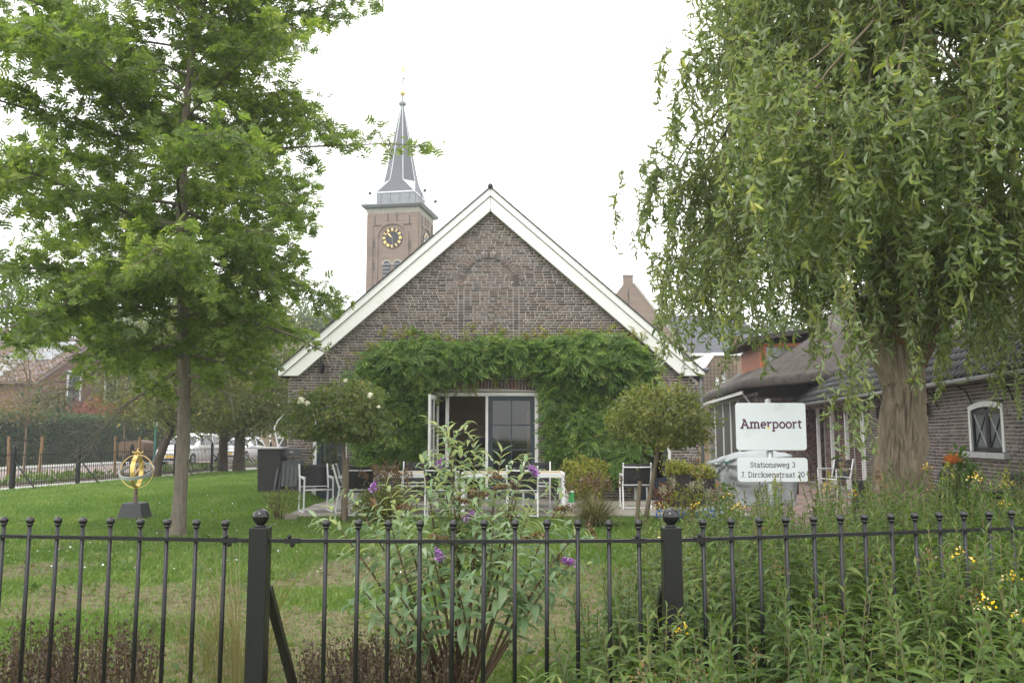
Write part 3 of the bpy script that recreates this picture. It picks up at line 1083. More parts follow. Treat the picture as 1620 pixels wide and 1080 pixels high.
# pantile profile: a roll and a trough
K = 9
for vrow in (0, 1):
    for i in range(K):
        t = i / (K - 1)
        zz = 0.028 * math.sin(2 * PI * t) + 0.010 * math.cos(2 * PI * t)
        tm_v.append(((t - .5) * .245, 0 if vrow == 0 else -.30, zz + (0.026 if vrow == 0 else 0)))
for i in range(K):
    tm_v.append((tm_v[i][0], 0.0, tm_v[i][2] - .022))
for i in range(K - 1):
    tm_f.append((i, i + 1, K + i + 1, K + i))
    tm_f.append((2 * K + i, 2 * K + i + 1, i + 1, i))
tme = bpy.data.meshes.new('roof_tile')
tme.from_pydata(tm_v, [], tm_f); tme.materials.append(MATS['roof_tile_dark'])
tme.polygons.foreach_set('use_smooth', [True] * len(tm_f))
PIT = R(42)
tile_bed = MB()
tile_bed.add([(-5, .36, 2.40), (12.3, .36, 2.40), (12.3, -.9, 2.40 + 1.26 * math.tan(PIT)), (-5, -.9, 2.40 + 1.26 * math.tan(PIT))], [(0, 1, 2, 3)])
tbo = tile_bed.build('tile_bed', 'dark_timber', farm)
cnt = 0
for r_ in range(5):
    for c in range(72):
        x = -4.4 + c * .232 + random.uniform(-.004, .004)
        if x > 12.2 or cnt >= 300 and x > 11:
            continue
        if x < -2.6 or (r_ == 4 and x > 6.5):
            continue
        s_ = r_ * .262 - .03
        o = link('roof_tile', tme, tbo, (x, .36 - s_ * math.cos(PIT), 2.45 + s_ * math.sin(PIT)))
        o.rotation_euler = (-PIT + random.uniform(-.015, .015), random.uniform(-.01, .01), random.uniform(-.01, .01))
        cnt += 1
# thatch: one thick skin that swells out over the far wing
nt_, tv = 150, []
ts = np.linspace(-5, 24.5, nt_)
for t in ts:
    q = float(sstep(10.3, 12.3, t))
    ye, ze = -0.50 * (1 - q) + 1.80 * q, 3.10 * (1 - q) + 2.93 * q
    ry, rz_ = -4.9, 7.7
    if t > 22.5:
        rz_ -= (t - 22.5) * .6
    sec = []
    nn_ = 34
    for i in range(nn_):
        u = i / (nn_ - 1)
        y = ry + (ye - ry) * u
        z = rz_ + (ze + .33 - rz_) * u - 0.16 * math.sin(PI * u) * 1.0
        sec.append((y, z))
    for a in np.linspace(0, PI * .95, 7)[1:]:
        sec.append((ye + .10 * math.sin(a), ze + .165 + .165 * math.cos(a)))
    sec.append((ye - .5, ze + .34)); sec.append((ye - 1.1, ze + .7)); sec.append((-4.3, rz_ - 1.0))
    sec = [(ry - 4.0, rz_ - 4.2), (ry - 2.0, rz_ - 2.0)] + sec
    tv.append([(t, y, z) for y, z in sec])
TV = np.array(tv)
ns_ = TV.shape[1]
dn = fbm(TV[..., 0] * 2.2, TV[..., 1] * 1.2, TV[..., 2] * 1.2, 5) - .5
fine = fbm(TV[..., 0] * 9, TV[..., 1] * 3, TV[..., 2] * 3, 15) - .5
TV[..., 2] += dn * .13 + fine * .05
TV[..., 1] += fine * .05
ii, jj = np.meshgrid(np.arange(nt_ - 1), np.arange(ns_ - 1), indexing='ij')
FF = np.stack([ii * ns_ + jj, ii * ns_ + jj + 1, (ii + 1) * ns_ + jj + 1, (ii + 1) * ns_ + jj], -1).reshape(-1, 4)
npmesh('thatch', TV.reshape(-1, 3), FF, 'thatch', farm, smooth=True)
MB().tube([(t, -4.9, 7.68) for t in np.linspace(-5, 23, 20)], .16, 8).build('ridge', 'thatch', farm, smooth=True)
# far wing walls
wg = MB()
wg.box(12.5, 24, 1.15, 1.391, 0, 2.85).box(12.5, 12.74, -1.2, 1.15, 0, 2.85)
wgo = wg.build('wing_wall', 'mortar_grey', farm)
wr = courses(0, 2.8, lambda z: [(12.5, 15.4), (21.7, 23.8)])
lay(wgo, wr, lambda x, z: 0, 'brick', 1.4, 1)
# wing's end wall facing the garden path (plane x=12): laid in its own turned frame
ew = bpy.data.objects.new('end_wall', None)
endm = MB().box(-1.39, 1.2, 0.0091, .03, 0, 2.69).build('end_wall', 'mortar_grey', farm)
endm.location = (12.47, 0, 0); endm.rotation_euler = (0, 0, R(-90))
bpy.data.objects.remove(ew)
lay(endm, courses(0, 2.75, lambda z: [(-1.38, 1.2)]), lambda x, z: 0, 'brick_red', 0.0, -1)
for x in (15.6, 17.3, 19.2, 21.5):
    MB().box(x - .06, x + .06, 1.30, 1.46, 0, 2.75).build('door_post', 'white_frame', farm, bevel=.005)
for a, c in ((15.66, 17.24), (17.36, 19.14), (19.26, 21.44)):
    MB().box(a, c, 1.40, 1.42, .05, 2.7).build('dark_door', 'dark_timber', farm)
MB().box(12.6, 23.8, 1.74, 1.78, 2.80, 2.90).build('eaves_board', 'white_frame', farm)
MB().bar((12.75, 1.74, 2.82), (12.75, 1.30, 2.2), .05, .05).build('eaves_strut', 'white_frame', farm)
MB().box(10.9, 12.49, -1.4, -.25, 2.61, 3.1).build('loft_gap_filler', 'dark_timber', farm)  # added dark box, fills the gap where sky showed under the thatch
MB().box(-4.8, 23.5, -2.3, -2.1, 0.0, 4.6).build('sky_blocker', 'dark_timber', farm)  # added dark wall inside the house, only blocks the sky behind
MB().box(12.44, 12.60, -1.3, 1.30, 2.692, 3.22).build('end_gap_filler', 'dark_timber', farm)  # added dark board, closes a light leak above the end wall
MB().box(12.6, 23.6, .9, 1.13, 2.86, 3.3).build('eave_gap_filler', 'dark_timber', farm)  # added dark filler between wing wall and thatch, stops the same leak
# dormer with orange-stained boards
dz0, dz1 = 3.2, 4.5
dm = MB()
dm.box(13.3, 17.0, .98, 1.02, dz0, dz1)
dmo = dm.build('dormer_front', 'dark_timber', farm)
for i in range(12):
    x = 13.3 + (i + .5) * 3.7 / 12
    MB().box(x - .145, x + .145, 1.022, 1.045, dz0, dz1).build('board', 'orange_wood', dmo)
ck = MB()
ck.box(13.24, 13.34, .86, 1.06, dz0, dz1).box(13.24, 13.34, -.75, -.63, dz0 + .9, dz1).box(13.245, 13.335, -.63, .86, dz1 - .12, dz1)
cko = ck.build('dormer_cheek', 'orange_wood', farm)
MB().box(13.28, 13.30, -.63, .86, dz0, dz1 - .12).build('pane', 'grey_window', cko)
MB().prism([(1.55, 4.50), (1.55, 4.66), (-2.6, 5.28), (-2.6, 5.10)], 12.9, 17.5, 'x').build('dormer_roof', 'dark_timber', farm, bevel=.01)

# ------------------------------------------------------------------ church tower
tw = thing('church_tower', 'tall brown brick church tower with clock and grey slate spire', 'tower', (-11.0, 82.6, 0), R(-10))
H = 2.55
MB().box(-H, H, -H, H, 0, 22.9).build('shaft', 'tower_brick', tw)
MB().lathe([(H * 1.4142 + .02, 22.75), (H * 1.4142 + .1, 23.0), (H * 1.4142 + .1, 23.25)], 4, flat=PI / 4).build('frieze', 'stone_band', tw)
MB().lathe([(H * 1.4142 + .5, 23.3), (H * 1.4142 + .72, 23.5), (H * 1.4142 + .72, 23.62), (H * 1.3, 23.75)], 4, flat=PI / 4).build('cornice', 'zinc', tw)
for cx_, cy_ in ((-2.37, -H), (2.37, -H)):
    pass
# corner strips and blind arches, on the two faces that show
for rot in (0, PI / 2):
    face = bpy.data.objects.new('facade', None)
    face.empty_display_size = .1
    bpy.data.objects.remove(face)
    q = lambda mb_, nm, mt_, par=tw: None
for rot, nm in ((0.0, 'front'), (PI / 2, 'side')):
    c_, s_ = math.cos(rot), math.sin(rot)

    def put(mb_, name, mt_, par=None, smooth=False, rot=rot):
        o = mb_.build(name, mt_, par or tw, smooth=smooth)
        if par is None:
            o.rotation_euler = (0, 0, rot)
        return o
    put(MB().box(-2.55, -1.95, -H - .10, -H + .02, 0, 22.7), 'corner_strip', 'tower_brick')
    put(MB().box(1.95, 2.55, -H - .098, -H + .02, 0, 22.7), 'corner_strip', 'tower_brick')
    put(MB().box(-1.95, 1.95, -H - .096, -H + .02, 21.6, 22.7), 'top_panel', 'tower_brick')
    # arched recess round the clock: raised ring with jambs
    ring = MB()
    ns2 = 24
    for i in range(ns2):
        a0, a1 = PI * i / ns2, PI * (i + 1) / ns2
        vs = []
        for a in (a0, a1):
            for r_ in (1.42, 1.62):
                for y in (-H - .14, -H + .02):
                    vs.append((r_ * math.cos(a), y, 20.3 + r_ * math.sin(a)))
        ring.add(vs, [(0, 2, 6, 4), (2, 3, 7, 6), (0, 4, 5, 1)])
    ring.box(-1.62, -1.42, -H - .139, -H + .02, 10, 20.3).box(1.42, 1.62, -H - .139, -H + .02, 10, 20.3)
    put(ring, 'blind_arch', 'tower_brick')
    # wall anchors
    for ax_, az_ in ((-1.75, 22.1), (-.45, 22.3), (.45, 22.3), (1.72, 22.0), (-1.8, 19.8), (1.72, 19.6), (-1.8, 17.6), (1.72, 17.5)):
        put(MB().box(ax_ - .03, ax_ + .03, -H - .16, -H - .09, az_ - .4, az_ + .4), 'wall_anchor', 'dark_metal')
    clk = put(MB().lathe([(1.02, 0), (1.02, .06), (.98, .08)], 40), 'clock_face', 'clock_black')
    clk.rotation_euler = (R(90), 0, rot)
    clk.location = Matrix.Rotation(rot, 3, 'Z') @ Vector((0, -H - .02, 20.3))
    if rot == 0:
        for h_ in range(12):
            a = PI / 2 - h_ * PI / 6
            nb = [2, 1, 2, 3, 2, 1, 2, 3, 3, 2, 1, 2][h_]
            mbn = MB()
            for k in range(nb):
                off = (k - (nb - 1) / 2) * .10
                ca, sa = math.cos(a), math.sin(a)
                p0 = (ca * .70 - sa * off, sa * .70 + ca * off, .095)
                p1 = (ca * .94 - sa * off, sa * .94 + ca * off, .095)
                mbn.bar(p0, p1, .075, .02)
            for rr in (.70, .93):
                mbn.bar((ca * rr - sa * -.13, sa * rr + ca * -.13, .096), (ca * rr - sa * .13, sa * rr + ca * .13, .096), .03, .02)
            mbn.build('numeral', 'gold', clk)
        a = PI / 2 + R(43)
        MB().add([(0, 0, .12), (math.cos(a + .22) * .4, math.sin(a + .22) * .4, .12), (math.cos(a) * .74, math.sin(a) * .74, .12), (math.cos(a - .22) * .4, math.sin(a - .22) * .4, .12)], [(0, 3, 2, 1)]).build('hour_hand', 'gold', clk)
        MB().bar((0, .1, .11), (.06, -.85, .11), .05, .02).build('minute_hand', 'zinc', clk)
    else:
        for h_ in range(12):
            a = h_ * PI / 6
            MB().bar((math.cos(a) * .7, math.sin(a) * .7, .095), (math.cos(a) * .94, math.sin(a) * .94, .095), .14, .02).build('numeral', 'gold', clk)
    # paired sound openings with slats
    for sx in (-.52, .52):
        op = MB()
        pts = [(-.36, 14.6), (.36, 14.6), (.36, 17.7)] + [(.36 * math.cos(a), 17.7 + .36 * math.sin(a)) for a in np.linspace(0, PI, 9)[1:-1]] + [(-.36, 17.7)]
        op.prism([(sx + x, z) for x, z in pts], -H - .03, -H + .1)
        opo = put(op, 'sound_opening', 'clock_black')
        for z in np.arange(14.8, 17.9, .36):
            MB().add([(sx - .34, -H - .035, z + .20), (sx + .34, -H - .035, z + .20), (sx + .34, -H - .13, z), (sx - .34, -H - .13, z),
                      (sx - .34, -H - .035, z + .17), (sx + .34, -H - .035, z + .17), (sx + .34, -H - .13, z - .05), (sx - .34, -H - .13, z - .05)],
                     [(0, 1, 2, 3), (7, 6, 5, 4), (3, 2, 6, 7), (0, 3, 7, 4), (1, 5, 6, 2)]).build('slat', 'louvre', opo)
        rg = MB()
        for i in range(12):
            a0, a1 = PI * i / 12, PI * (i + 1) / 12
            vs = []
            for a in (a0, a1):
                for r_ in (.37, .52):
                    for y in (-H - .07, -H + .02):
                        vs.append((sx + r_ * math.cos(a), y, 17.7 + r_ * math.sin(a)))
            rg.add(vs, [(0, 2, 6, 4), (2, 3, 7, 6), (0, 4, 5, 1)])
        put(rg, 'opening_arch', 'stone_band')
# spire
sq = 1.9
MB().box(-sq, sq, -sq, sq, 23.6, 24.95).build('spire_base', 'zinc', tw)
MB().box(-sq - .06, sq + .06, -sq - .06, sq + .06, 24.95, 25.1).build('base_rim', 'zinc_pale', tw)
for i in range(4):
    for j in (0, 1):
        x = -1.9 + (i + .5) * .95
        o = MB().box(-.012, .012, -.03, 0, 23.65, 24.9).build('lead_seam', 'dark_metal', tw)
        o.location = (x, -sq, 0) if j == 0 else (sq, x, 0)
        o.rotation_euler = (0, 0, 0 if j == 0 else PI / 2)


def octring(r, z, sqr=0.0):
    pts = []
    for k in range(8):
        a = PI / 8 + k * PI / 4
        x, y = r * math.cos(a), r * math.sin(a)
        if sqr > 0:
            cx_, cy_ = math.copysign(sqr, x), math.copysign(sqr, y)
            pts.append((cx_ * (1 if abs(x) > abs(y) else .97), cy_ * (1 if abs(y) >= abs(x) else .97), z))
        else:
            pts.append((x, y, z))
    return pts


rings = [octring(1, 25.1, 1.93), octring(1.72, 26.35), octring(1.46, 27.5), octring(.14, 34.5)]
sp = MB()
for r_ in rings:
    sp.v.extend(r_)
for i in range(len(rings) - 1):
    for j in range(8):
        j2 = (j + 1) % 8
        sp.f.append((i * 8 + j, i * 8 + j2, (i + 1) * 8 + j2, (i + 1) * 8 + j))
spo = sp.build('spire', 'slate', tw)
for j in range(8):
    MB().tube([rings[i][j] for i in (0, 1, 2, 3)], .045, 5).build('lead_ridge', 'zinc_pale', spo)
for k in range(4):
    a = PI / 4 + k * PI / 2
    j0 = [0, 2, 4, 6][k]
    p, q, r_ = rings[0][j0], rings[1][j0], rings[1][(j0 + 1) % 8]
    MB().add([tuple(1.012 * c if i < 2 else c for i, c in enumerate(v)) for v in (p, q, r_)], [(0, 1, 2)]).build('lead_apron', 'zinc_pale', spo)
fin = MB().tube([(0, 0, 34.4), (0, 0, 35.6)], .09, 8).build('finial_rod', 'zinc', tw, smooth=True)
MB().lathe([(.12, 34.3), (.36, 34.5), (.40, 34.65), (.30, 34.8), (.10, 34.95)], 14).build('finial_collar', 'zinc', tw, smooth=True)
MB().ball((0, 0, 35.75), .28, 14, 8).build('gold_ball', 'gold', tw, smooth=True)
MB().tube([(0, 0, 35.9), (0.05, 0, 38.0)], .04, 6).build('vane_rod', 'dark_metal', tw)
MB().bar((-.3, 0, 37.0), (.3, 0, 37.3), .05, .05).bar((-.12, 0, 36.8), (.2, 0, 37.5), .05, .05).build('vane_cross', 'dark_metal', tw)
MB().prism([(-.12, 38.0), (.12, 37.95), (.22, 38.25), (.30, 38.75), (.12, 38.45), (-.05, 38.5), (-.2, 38.2)], -.04, .04).build('weathercock', 'gold', tw)
for x, y in ((-2.75, -2.4), (2.75, -2.4), (2.75, 1.5)):
    fl = MB().tube([(x, y, 23.6), (x, y, 24.5), (x + .3, y, 24.75)], .045, 6).build('floodlight_arm', 'dark_metal', tw)
    MB().ball((x + .36, y, 24.85), .17, 10, 6).build('floodlight', 'dark_metal', fl, smooth=True)

# church nave
nv = thing('church_nave', 'brick church nave with grey slate roof and pointed brick gable', 'church', (0, 75, 0))
MB().box(11.0, 23.4, 1.0, 13, 0, 8.6).build('wall', 'tower_brick', nv)
rp_ = MB()
rp_.add([(8, .6, 8.75), (23.8, .6, 8.75), (21.9, 7, 13.1), (8, 7, 13.1), (23.8, 13.4, 8.75), (8, 13.4, 8.75)], [(0, 1, 2, 3), (1, 4, 2), (4, 5, 3, 2)])
rfo = rp_.build('roof', 'slate', nv)
for z in np.arange(9.0, 13, .22):
    u = (z - 8.75) / (13.1 - 8.75)
    xr = 23.8 - 1.9 * u
    MB().box(8, xr, .6 + 6.4 * u - .045, .6 + 6.4 * u + .03, z - .01, z + .02).build('slate_course', 'slate', rfo)
MB().tube([(23.8, .58, 8.8), (21.9, 6.98, 13.13)], .10, 6).build('lead_hip', 'zinc_pale', rfo)
MB().box(8, 23.9, .42, .62, 8.55, 8.78).build('gutter', 'white_frame', nv)
gb = MB().prism([(5.0, 0), (15.6, 0), (15.6, 8.4), (10.75, 14.9), (10.75, 15.6), (9.9, 15.6), (9.9, 14.9), (5.0, 8.4)], -.3, .1).build('gable', 'tower_brick', nv)
MB().prism([(15.65, 8.35), (15.8, 8.5), (10.85, 15.05), (10.75, 14.9)], -.36, .14).build('gable_coping', 'stone_band', gb)
MB().box(9.85, 10.8, -.38, .16, 15.6, 15.72).build('gable_cap', 'stone_band', gb)
MB().box(10.28, 10.36, -.36, -.3, 13.0, 14.4).build('wall_anchor', 'dark_metal', gb)
MB().box(12.9, 12.97, -.36, -.3, 9.4, 10.6).build('wall_anchor', 'dark_metal', gb)

# brick annex with a wire trellis, between barn and farmhouse
anx = thing('brick_annex', 'small brick house with white verge and chimney between barn and thatched roof', 'house', (0, 46, 0))
MB().prism([(9.2, 0), (14.5, 0), (14.5, 5.75), (10.9, 5.75), (9.2, 3.4)], 0, 6).build('wall', 'beige_brick', anx)
MB().prism([(9.1, 3.3), (9.1, 3.52), (10.85, 5.95), (14.6, 5.95), (14.6, 5.78), (10.92, 5.78)], -.12, 6.2).build('verge_board', 'white_frame', anx)
MB().box(11.3, 11.55, -.06, -.005, 4.05, 4.85).build('window', 'white_frame', anx)
MB().tube([(11.05, -.08, 2.6), (11.05, -.08, 4.6)], .10, 8).build('downpipe', 'white_frame', anx)
MB().box(12.1, 12.5, .4, .8, 5.9, 6.9).build('chimney', 'house_brick', anx)
trl = thing('wire_trellis', 'dark square-mesh wire trellis on the brick wall beside the barn', 'trellis', (0, 45.88, 0))
for i in range(13):
    x = 9.7 + i * .2
    MB().box(x - .012, x + .012, -.02, 0, 2.2, min(5.6, 3.4 + (x - 9.2) * 1.3)).build('wire', 'dark_metal', trl)
for i in range(16):
    z = 2.2 + i * .2
    MB().box(max(9.6, 9.2 + (z - 3.4) / 1.35), 12.1, -.045, -.025, z - .012, z + .012).build('wire', 'dark_metal', trl)

# ------------------------------------------------------------------ red house, left
th_ = R(13)
hs = thing('red_brick_house', 'red brick house with brown tiled roof and solar panels behind the hedge', 'house', (-32.3, 58, 0), -th_)
# local: y runs along the gable (away), x to the right; the house lies on the -x side
D = 10.3
MB().prism([(0, 0), (D, 0), (D, 5.2), (D / 2, 8.35), (0, 5.2)], -14, 0, 'x').build('wall', 'house_brick', hs)
ro = MB().prism([(-.5, 5.0), (-.5, 5.12), (D / 2, 8.55), (D + .5, 5.12), (D + .5, 5.0), (D / 2, 8.40)], -14, .25, 'x').build('roof', 'roof_tile_brown', hs)
# tiles of the near slope, laid in rows
pt = math.atan2(8.55 - 5.12, D / 2 + .5)
tv2 = []
for r_ in range(17):
    for c in range(42):
        tv2.append((.1 - c * .33, -.5 + r_ * .36 * math.cos(pt), 5.16 + r_ * .36 * math.sin(pt)))
tt = np.array([(x * 1.35, -y * 1.25, z * 1.5) for x, y, z in tm_v])
cr, sr = math.cos(pt), math.sin(pt)
tt = np.stack([tt[:, 0], tt[:, 1] * cr - tt[:, 2] * sr, tt[:, 1] * sr + tt[:, 2] * cr], 1)
tme2 = bpy.data.meshes.new('roof_tile')
tme2.from_pydata([tuple(p) for p in tt], [], tm_f); tme2.materials.append(MATS['roof_tile_brown'])
tp = np.array(tv2)
near = np.argsort(-tp[:, 0] + tp[:, 2] * .8)[:300]
for i in near:
    link('roof_tile', tme2, ro, tuple(tp[i]))
rest = np.setdiff1d(np.arange(len(tp)), near)
Vv = tt[None] + tp[rest][:, None]
Ff = (np.array(tm_f)[None] + (np.arange(len(rest)) * len(tt))[:, None, None]).reshape(-1, 4)
npmesh('tile_field', Vv.reshape(-1, 3), Ff, 'roof_tile_brown', ro, kind='stuff')
MB().tube([(.3, D / 2, 8.6), (-14, D / 2, 8.6)], .13, 8).build('ridge', 'roof_tile_brown', ro, smooth=True)
MB().prism([(-.5, 4.95), (-.5, 5.12), (D / 2, 8.5), (D + .5, 5.12), (D + .5, 4.95), (D / 2, 8.32)], .25, .32, 'x').build('verge', 'roof_tile_brown', hs)
for i in range(4):
    u0, u1 = .48, .93
    x0_, x1_ = -.9 - i * 1.15, -.9 - (i + 1) * 1.15 + .04
    f3 = lambda u: (-.5 + u * (D / 2 + .5), 5.12 + u * 3.43)
    a, c = f3(u0), f3(u1)
    MB().add([(x0_, a[0], a[1] + .14), (x1_, a[0], a[1] + .14), (x1_, c[0], c[1] + .14), (x0_, c[0], c[1] + .14),
              (x0_, a[0], a[1] + .09), (x1_, a[0], a[1] + .09), (x1_, c[0], c[1] + .09), (x0_, c[0], c[1] + .09)],
             [(0, 1, 2, 3), (0, 4, 5, 1), (0, 3, 7, 4), (1, 5, 6, 2)]).build('solar_panel', 'solar', hs)
for y0_, zt in ((2.7, 6.0), (6.6, 6.0)):
    f_ = MB()
    f_.box(.005, .09, y0_, y0_ + .12, zt - 2.0, zt).box(.005, .09, y0_ + 1.3, y0_ + 1.42, zt - 2.0, zt).box(.005, .10, y0_ - .05, y0_ + 1.47, zt, zt + .14)
    wo_ = f_.build('window', 'white_frame', hs)
    MB().box(.008, .03, y0_ + .12, y0_ + 1.3, zt - 2, zt).build('pane', 'grey_window', wo_)
    MB().box(.03, .07, y0_ + .66, y0_ + .76, zt - 2, zt).build('glazing_bar', 'black_paint', wo_)
    MB().box(.03, .065, y0_ + .12, y0_ + 1.3, zt - 1.3, zt - 1.22).build('glazing_bar', 'black_paint', wo_)
dmr = MB().box(-9, -3.2, -.6, 2.2, 4.6, 6.6).build('dormer', 'white_frame', hs)
MB().box(-9.2, -3.0, -.8, 2.5, 6.6, 6.8).build('dormer_roof', 'pale_grey', dmr)
for x in (-8.5, -6.6, -4.8):
    MB().box(x, x + 1.2, -.64, -.605, 4.9, 6.3).build('dormer_window', 'grey_window', dmr)

# beige terraced house behind the cars
bh = thing('beige_house', 'beige brick house front with dark windows behind the parked cars', 'house', (-20.5, 64, 0))
MB().box(0, 9.5, 0, 7, 0, 5.6).build('wall', 'beige_brick', bh)
MB().prism([(-.3, 5.5), (-.3, 5.7), (3.5, 9), (7.3, 5.7), (7.3, 5.5)], -.2, 9.7, 'x').build('roof', 'roof_tile_brown', bh)
for x in (0.5, 3.1, 4.9, 7.2):
    for z0_, z1_ in ((.25 if x in (3.1,) else .9, 2.7), (3.5, 5.0)):
        fo = MB().box(x - .1, x + 1.3, -.05, -.004, z0_ - .1, z1_ + .1).build('window', 'white_frame', bh)
        MB().box(x, x + 1.2, -.08, -.052, z0_, z1_).build('pane', 'car_glass', fo)
        MB().box(x + .57, x + .63, -.10, -.082, z0_, z1_).build('glazing_bar', 'white_frame', fo)
MB().tube([(2.5, -.08, 0), (2.5, -.08, 5.5)], .06, 8).build('downpipe', 'white_frame', bh)

# ------------------------------------------------------------------ near iron fence
fence = thing('iron_fence', 'black iron garden fence with ball-topped bars across the foreground', 'fence', (0, 4.2, 0))
postm = None
Pp = [(-1.215, 0.0), (0.768, 0.0)]
for x, y in Pp + [(-3.2, .27), (3.55, .645)]:
    po = MB().box(-.044, .044, -.044, .044, 0, 1.015).build('post', 'black_paint', fence, bevel=.004, loc=(x, y, 0))
    MB().lathe([(.03, 1.016), (.022, 1.022), (.020, 1.03)], 14).build('post_cap', 'black_paint', po, smooth=True)
    MB().ball((0, 0, 1.064), .040, 20, 12).build('ball_finial', 'black_gloss', po, smooth=True)
br = MB().bar((0.0, .045, .72), (0.02, .62, .02), .04, .04).build('brace', 'black_paint', fence, bevel=.003, loc=(Pp[0][0] + .03, 0, 0))
br2 = MB().bar((0.0, .045, .72), (-0.02, .62, .02), .04, .04).build('brace', 'black_paint', fence, bevel=.003, loc=(Pp[1][0] - .03, 0, 0))
barm = MB().tube([(0, 0, 0.02), (0, 0, 1.02)], .0105, 10)
barme = bpy.data.meshes.new('baluster'); barme.from_pydata(barm.v, [], barm.f); barme.materials.append(MATS['black_paint'])
barme.polygons.foreach_set('use_smooth', [len(f) == 4 for f in barm.f]); bmfix(barme)
balm = MB().ball((0, 0, 1.03), .0200, 14, 9).lathe([(.0150, 1.006), (.0150, 1.016)], 10)
balme = bpy.data.meshes.new('ball_finial'); balme.from_pydata(balm.v, [], balm.f); balme.materials.append(MATS['black_gloss'])
balme.polygons.foreach_set('use_smooth', [len(f) == 4 for f in balm.f]); bmfix(balme)


def panel(p, q, k, s0, step, zc, sag=0.0):
    p, q = Vector((p[0], p[1], 0)), Vector((q[0], q[1], 0))
    d = (q - p).normalized()
    Ltot = (q - p).length
    pts = []
    for i in range(15):
        u = i / 14
        pts.append(p + d * (Ltot * u) + Vector((0, 0, zc(u) - sag * math.sin(PI * u))))
    rl = MB()
    for a, c in zip(pts[:-1], pts[1:]):
        rl.bar(a, c + (c - a) * .02, .026, .0165)
    ro_ = rl.build('rail', 'black_paint', fence)
    for e, sgn in ((p, 1), (q, -1)):
        cc = e + d * (sgn * .11)
        u = .11 / Ltot if sgn > 0 else 1 - .11 / Ltot
        z = zc(u)
        bk = MB().bar(cc - d * .035 + Vector((0, 0, z)), cc + d * .035 + Vector((0, 0, z)), .034, .024)
        bk.ball((cc.x - .012, cc.y - .012, z + .02), .011, 8, 6).ball((cc.x, cc.y, z - .02), .012, 8, 6)
        bk.build('rail_bracket', 'black_paint', ro_)
    for i in range(k):
        s_ = s0 + i * step
        if s_ > Ltot - .05:
            break
        c = p + d * s_
        o = link('baluster', barme, fence, (c.x + random.uniform(-.002, .002), c.y, zc(s_ / Ltot) - .95 + random.uniform(-.002, .002)))
        o.rotation_euler = (random.uniform(-.005, .005), random.uniform(-.006, .006), 0)
        link('ball_finial', balme, o)
    return ro_


panel((Pp[0][0] + .045, 0), (Pp[1][0] - .045, 0), 11, .275, .1512, lambda u: .951, .004)
panel((Pp[0][0] - .045, 0), (-3.2, .27), 14, .135, .1485, lambda u: .951)
panel((Pp[1][0] + .045, 0), (3.55, .645), 18, .125, .149, lambda u: .953 + .012 * u)

panel((-3.245, .276), (-5.2, .55), 12, .135, .1485, lambda u: .951)
panel((3.595, .655), (5.6, 1.12), 12, .135, .1485, lambda u: .965)

# ------------------------------------------------------------------ street fence on the left
sf = thing('street_fence', 'long black bar fence with braced posts along the street', 'fence', (-13.9, 23.5, 0), -math.atan2(.147, 1.0))
bm_ = MB().tube([(0, 0, .04), (0, 0, 1.0)], .009, 5)
sbm = bpy.data.meshes.new('bar'); sbm.from_pydata(bm_.v, [], bm_.f); sbm.materials.append(MATS['black_paint']); bmfix(sbm)
y = -5.2
i = 0
while y < 22.5:
    if i % 26 == 0:
        po = MB().box(-.045, .045, -.045, .045, 0, 1.12).ball((0, 0, 1.15), .05, 10, 6).build('post', 'black_paint', sf, loc=(0, y, 0))
        MB().bar((.04, 0, .75), (.75, -.05, .02), .03, .03).build('brace', 'black_paint', po)
    else:
        link('bar', sbm, sf, (0, y, 0))
    y += .108
    i += 1
for z in (.14, .93):
    MB().bar((0, -5.3, z), (0, 22.6, z), .03, .022).build('rail', 'black_paint', sf)

# ------------------------------------------------------------------ sign
SX, SY = 2.405, 8.0
sg = thing('sign', 'white address sign of two panels on a grey metal post, Amerpoort', 'sign', (SX, SY, 0))
MB().tube([(0, .03, 0), (0, .03, 1.79)], .030, 14).build('post', 'galvanised', sg, smooth=True)
MB().ball((0, .03, 1.79), .030, 12, 6, (1, 1, .4)).build('post_cap', 'galvanised', sg, smooth=True)


def rrect(x0, x1, z0, z1, r):
    pts = []
    for cx_, cz_, a0 in ((x1 - r, z0 + r, -90), (x1 - r, z1 - r, 0), (x0 + r, z1 - r, 90), (x0 + r, z0 + r, 180)):
        for k in range(7):
            a = R(a0 + 15 * k)
            pts.append((cx_ + r * math.cos(a), cz_ + r * math.sin(a)))
    return pts


pn1 = MB().prism(rrect(-.320, .332, 1.322, 1.760, .028), -.022, 0).build('panel', 'sign_face', sg, bevel=.003)
pn2 = MB().prism(rrect(-.316, .334, 1.032, 1.252, .030), -.022, 0).build('panel', 'sign_face', sg, bevel=.003)
for pn, zz in ((pn1, 1.65), (pn1, 1.42), (pn2, 1.14)):
    MB().box(-.06, .06, .001, .02, zz - .015, zz + .015).build('clamp', 'galvanised', pn)


# slab-serif strokes, drawn letter by letter in a box of height 1 (x-height .68)
def arc(cx_, cy_, rx, ry, a0, a1, n=10):
    return [(cx_ + rx * math.cos(R(a0 + (a1 - a0) * i / n)), cy_ + ry * math.sin(R(a0 + (a1 - a0) * i / n))) for i in range(n + 1)]


XH = .68


def slab(x, y, w_=.26):
    return [(x - w_ / 2, y), (x + w_ / 2, y)]


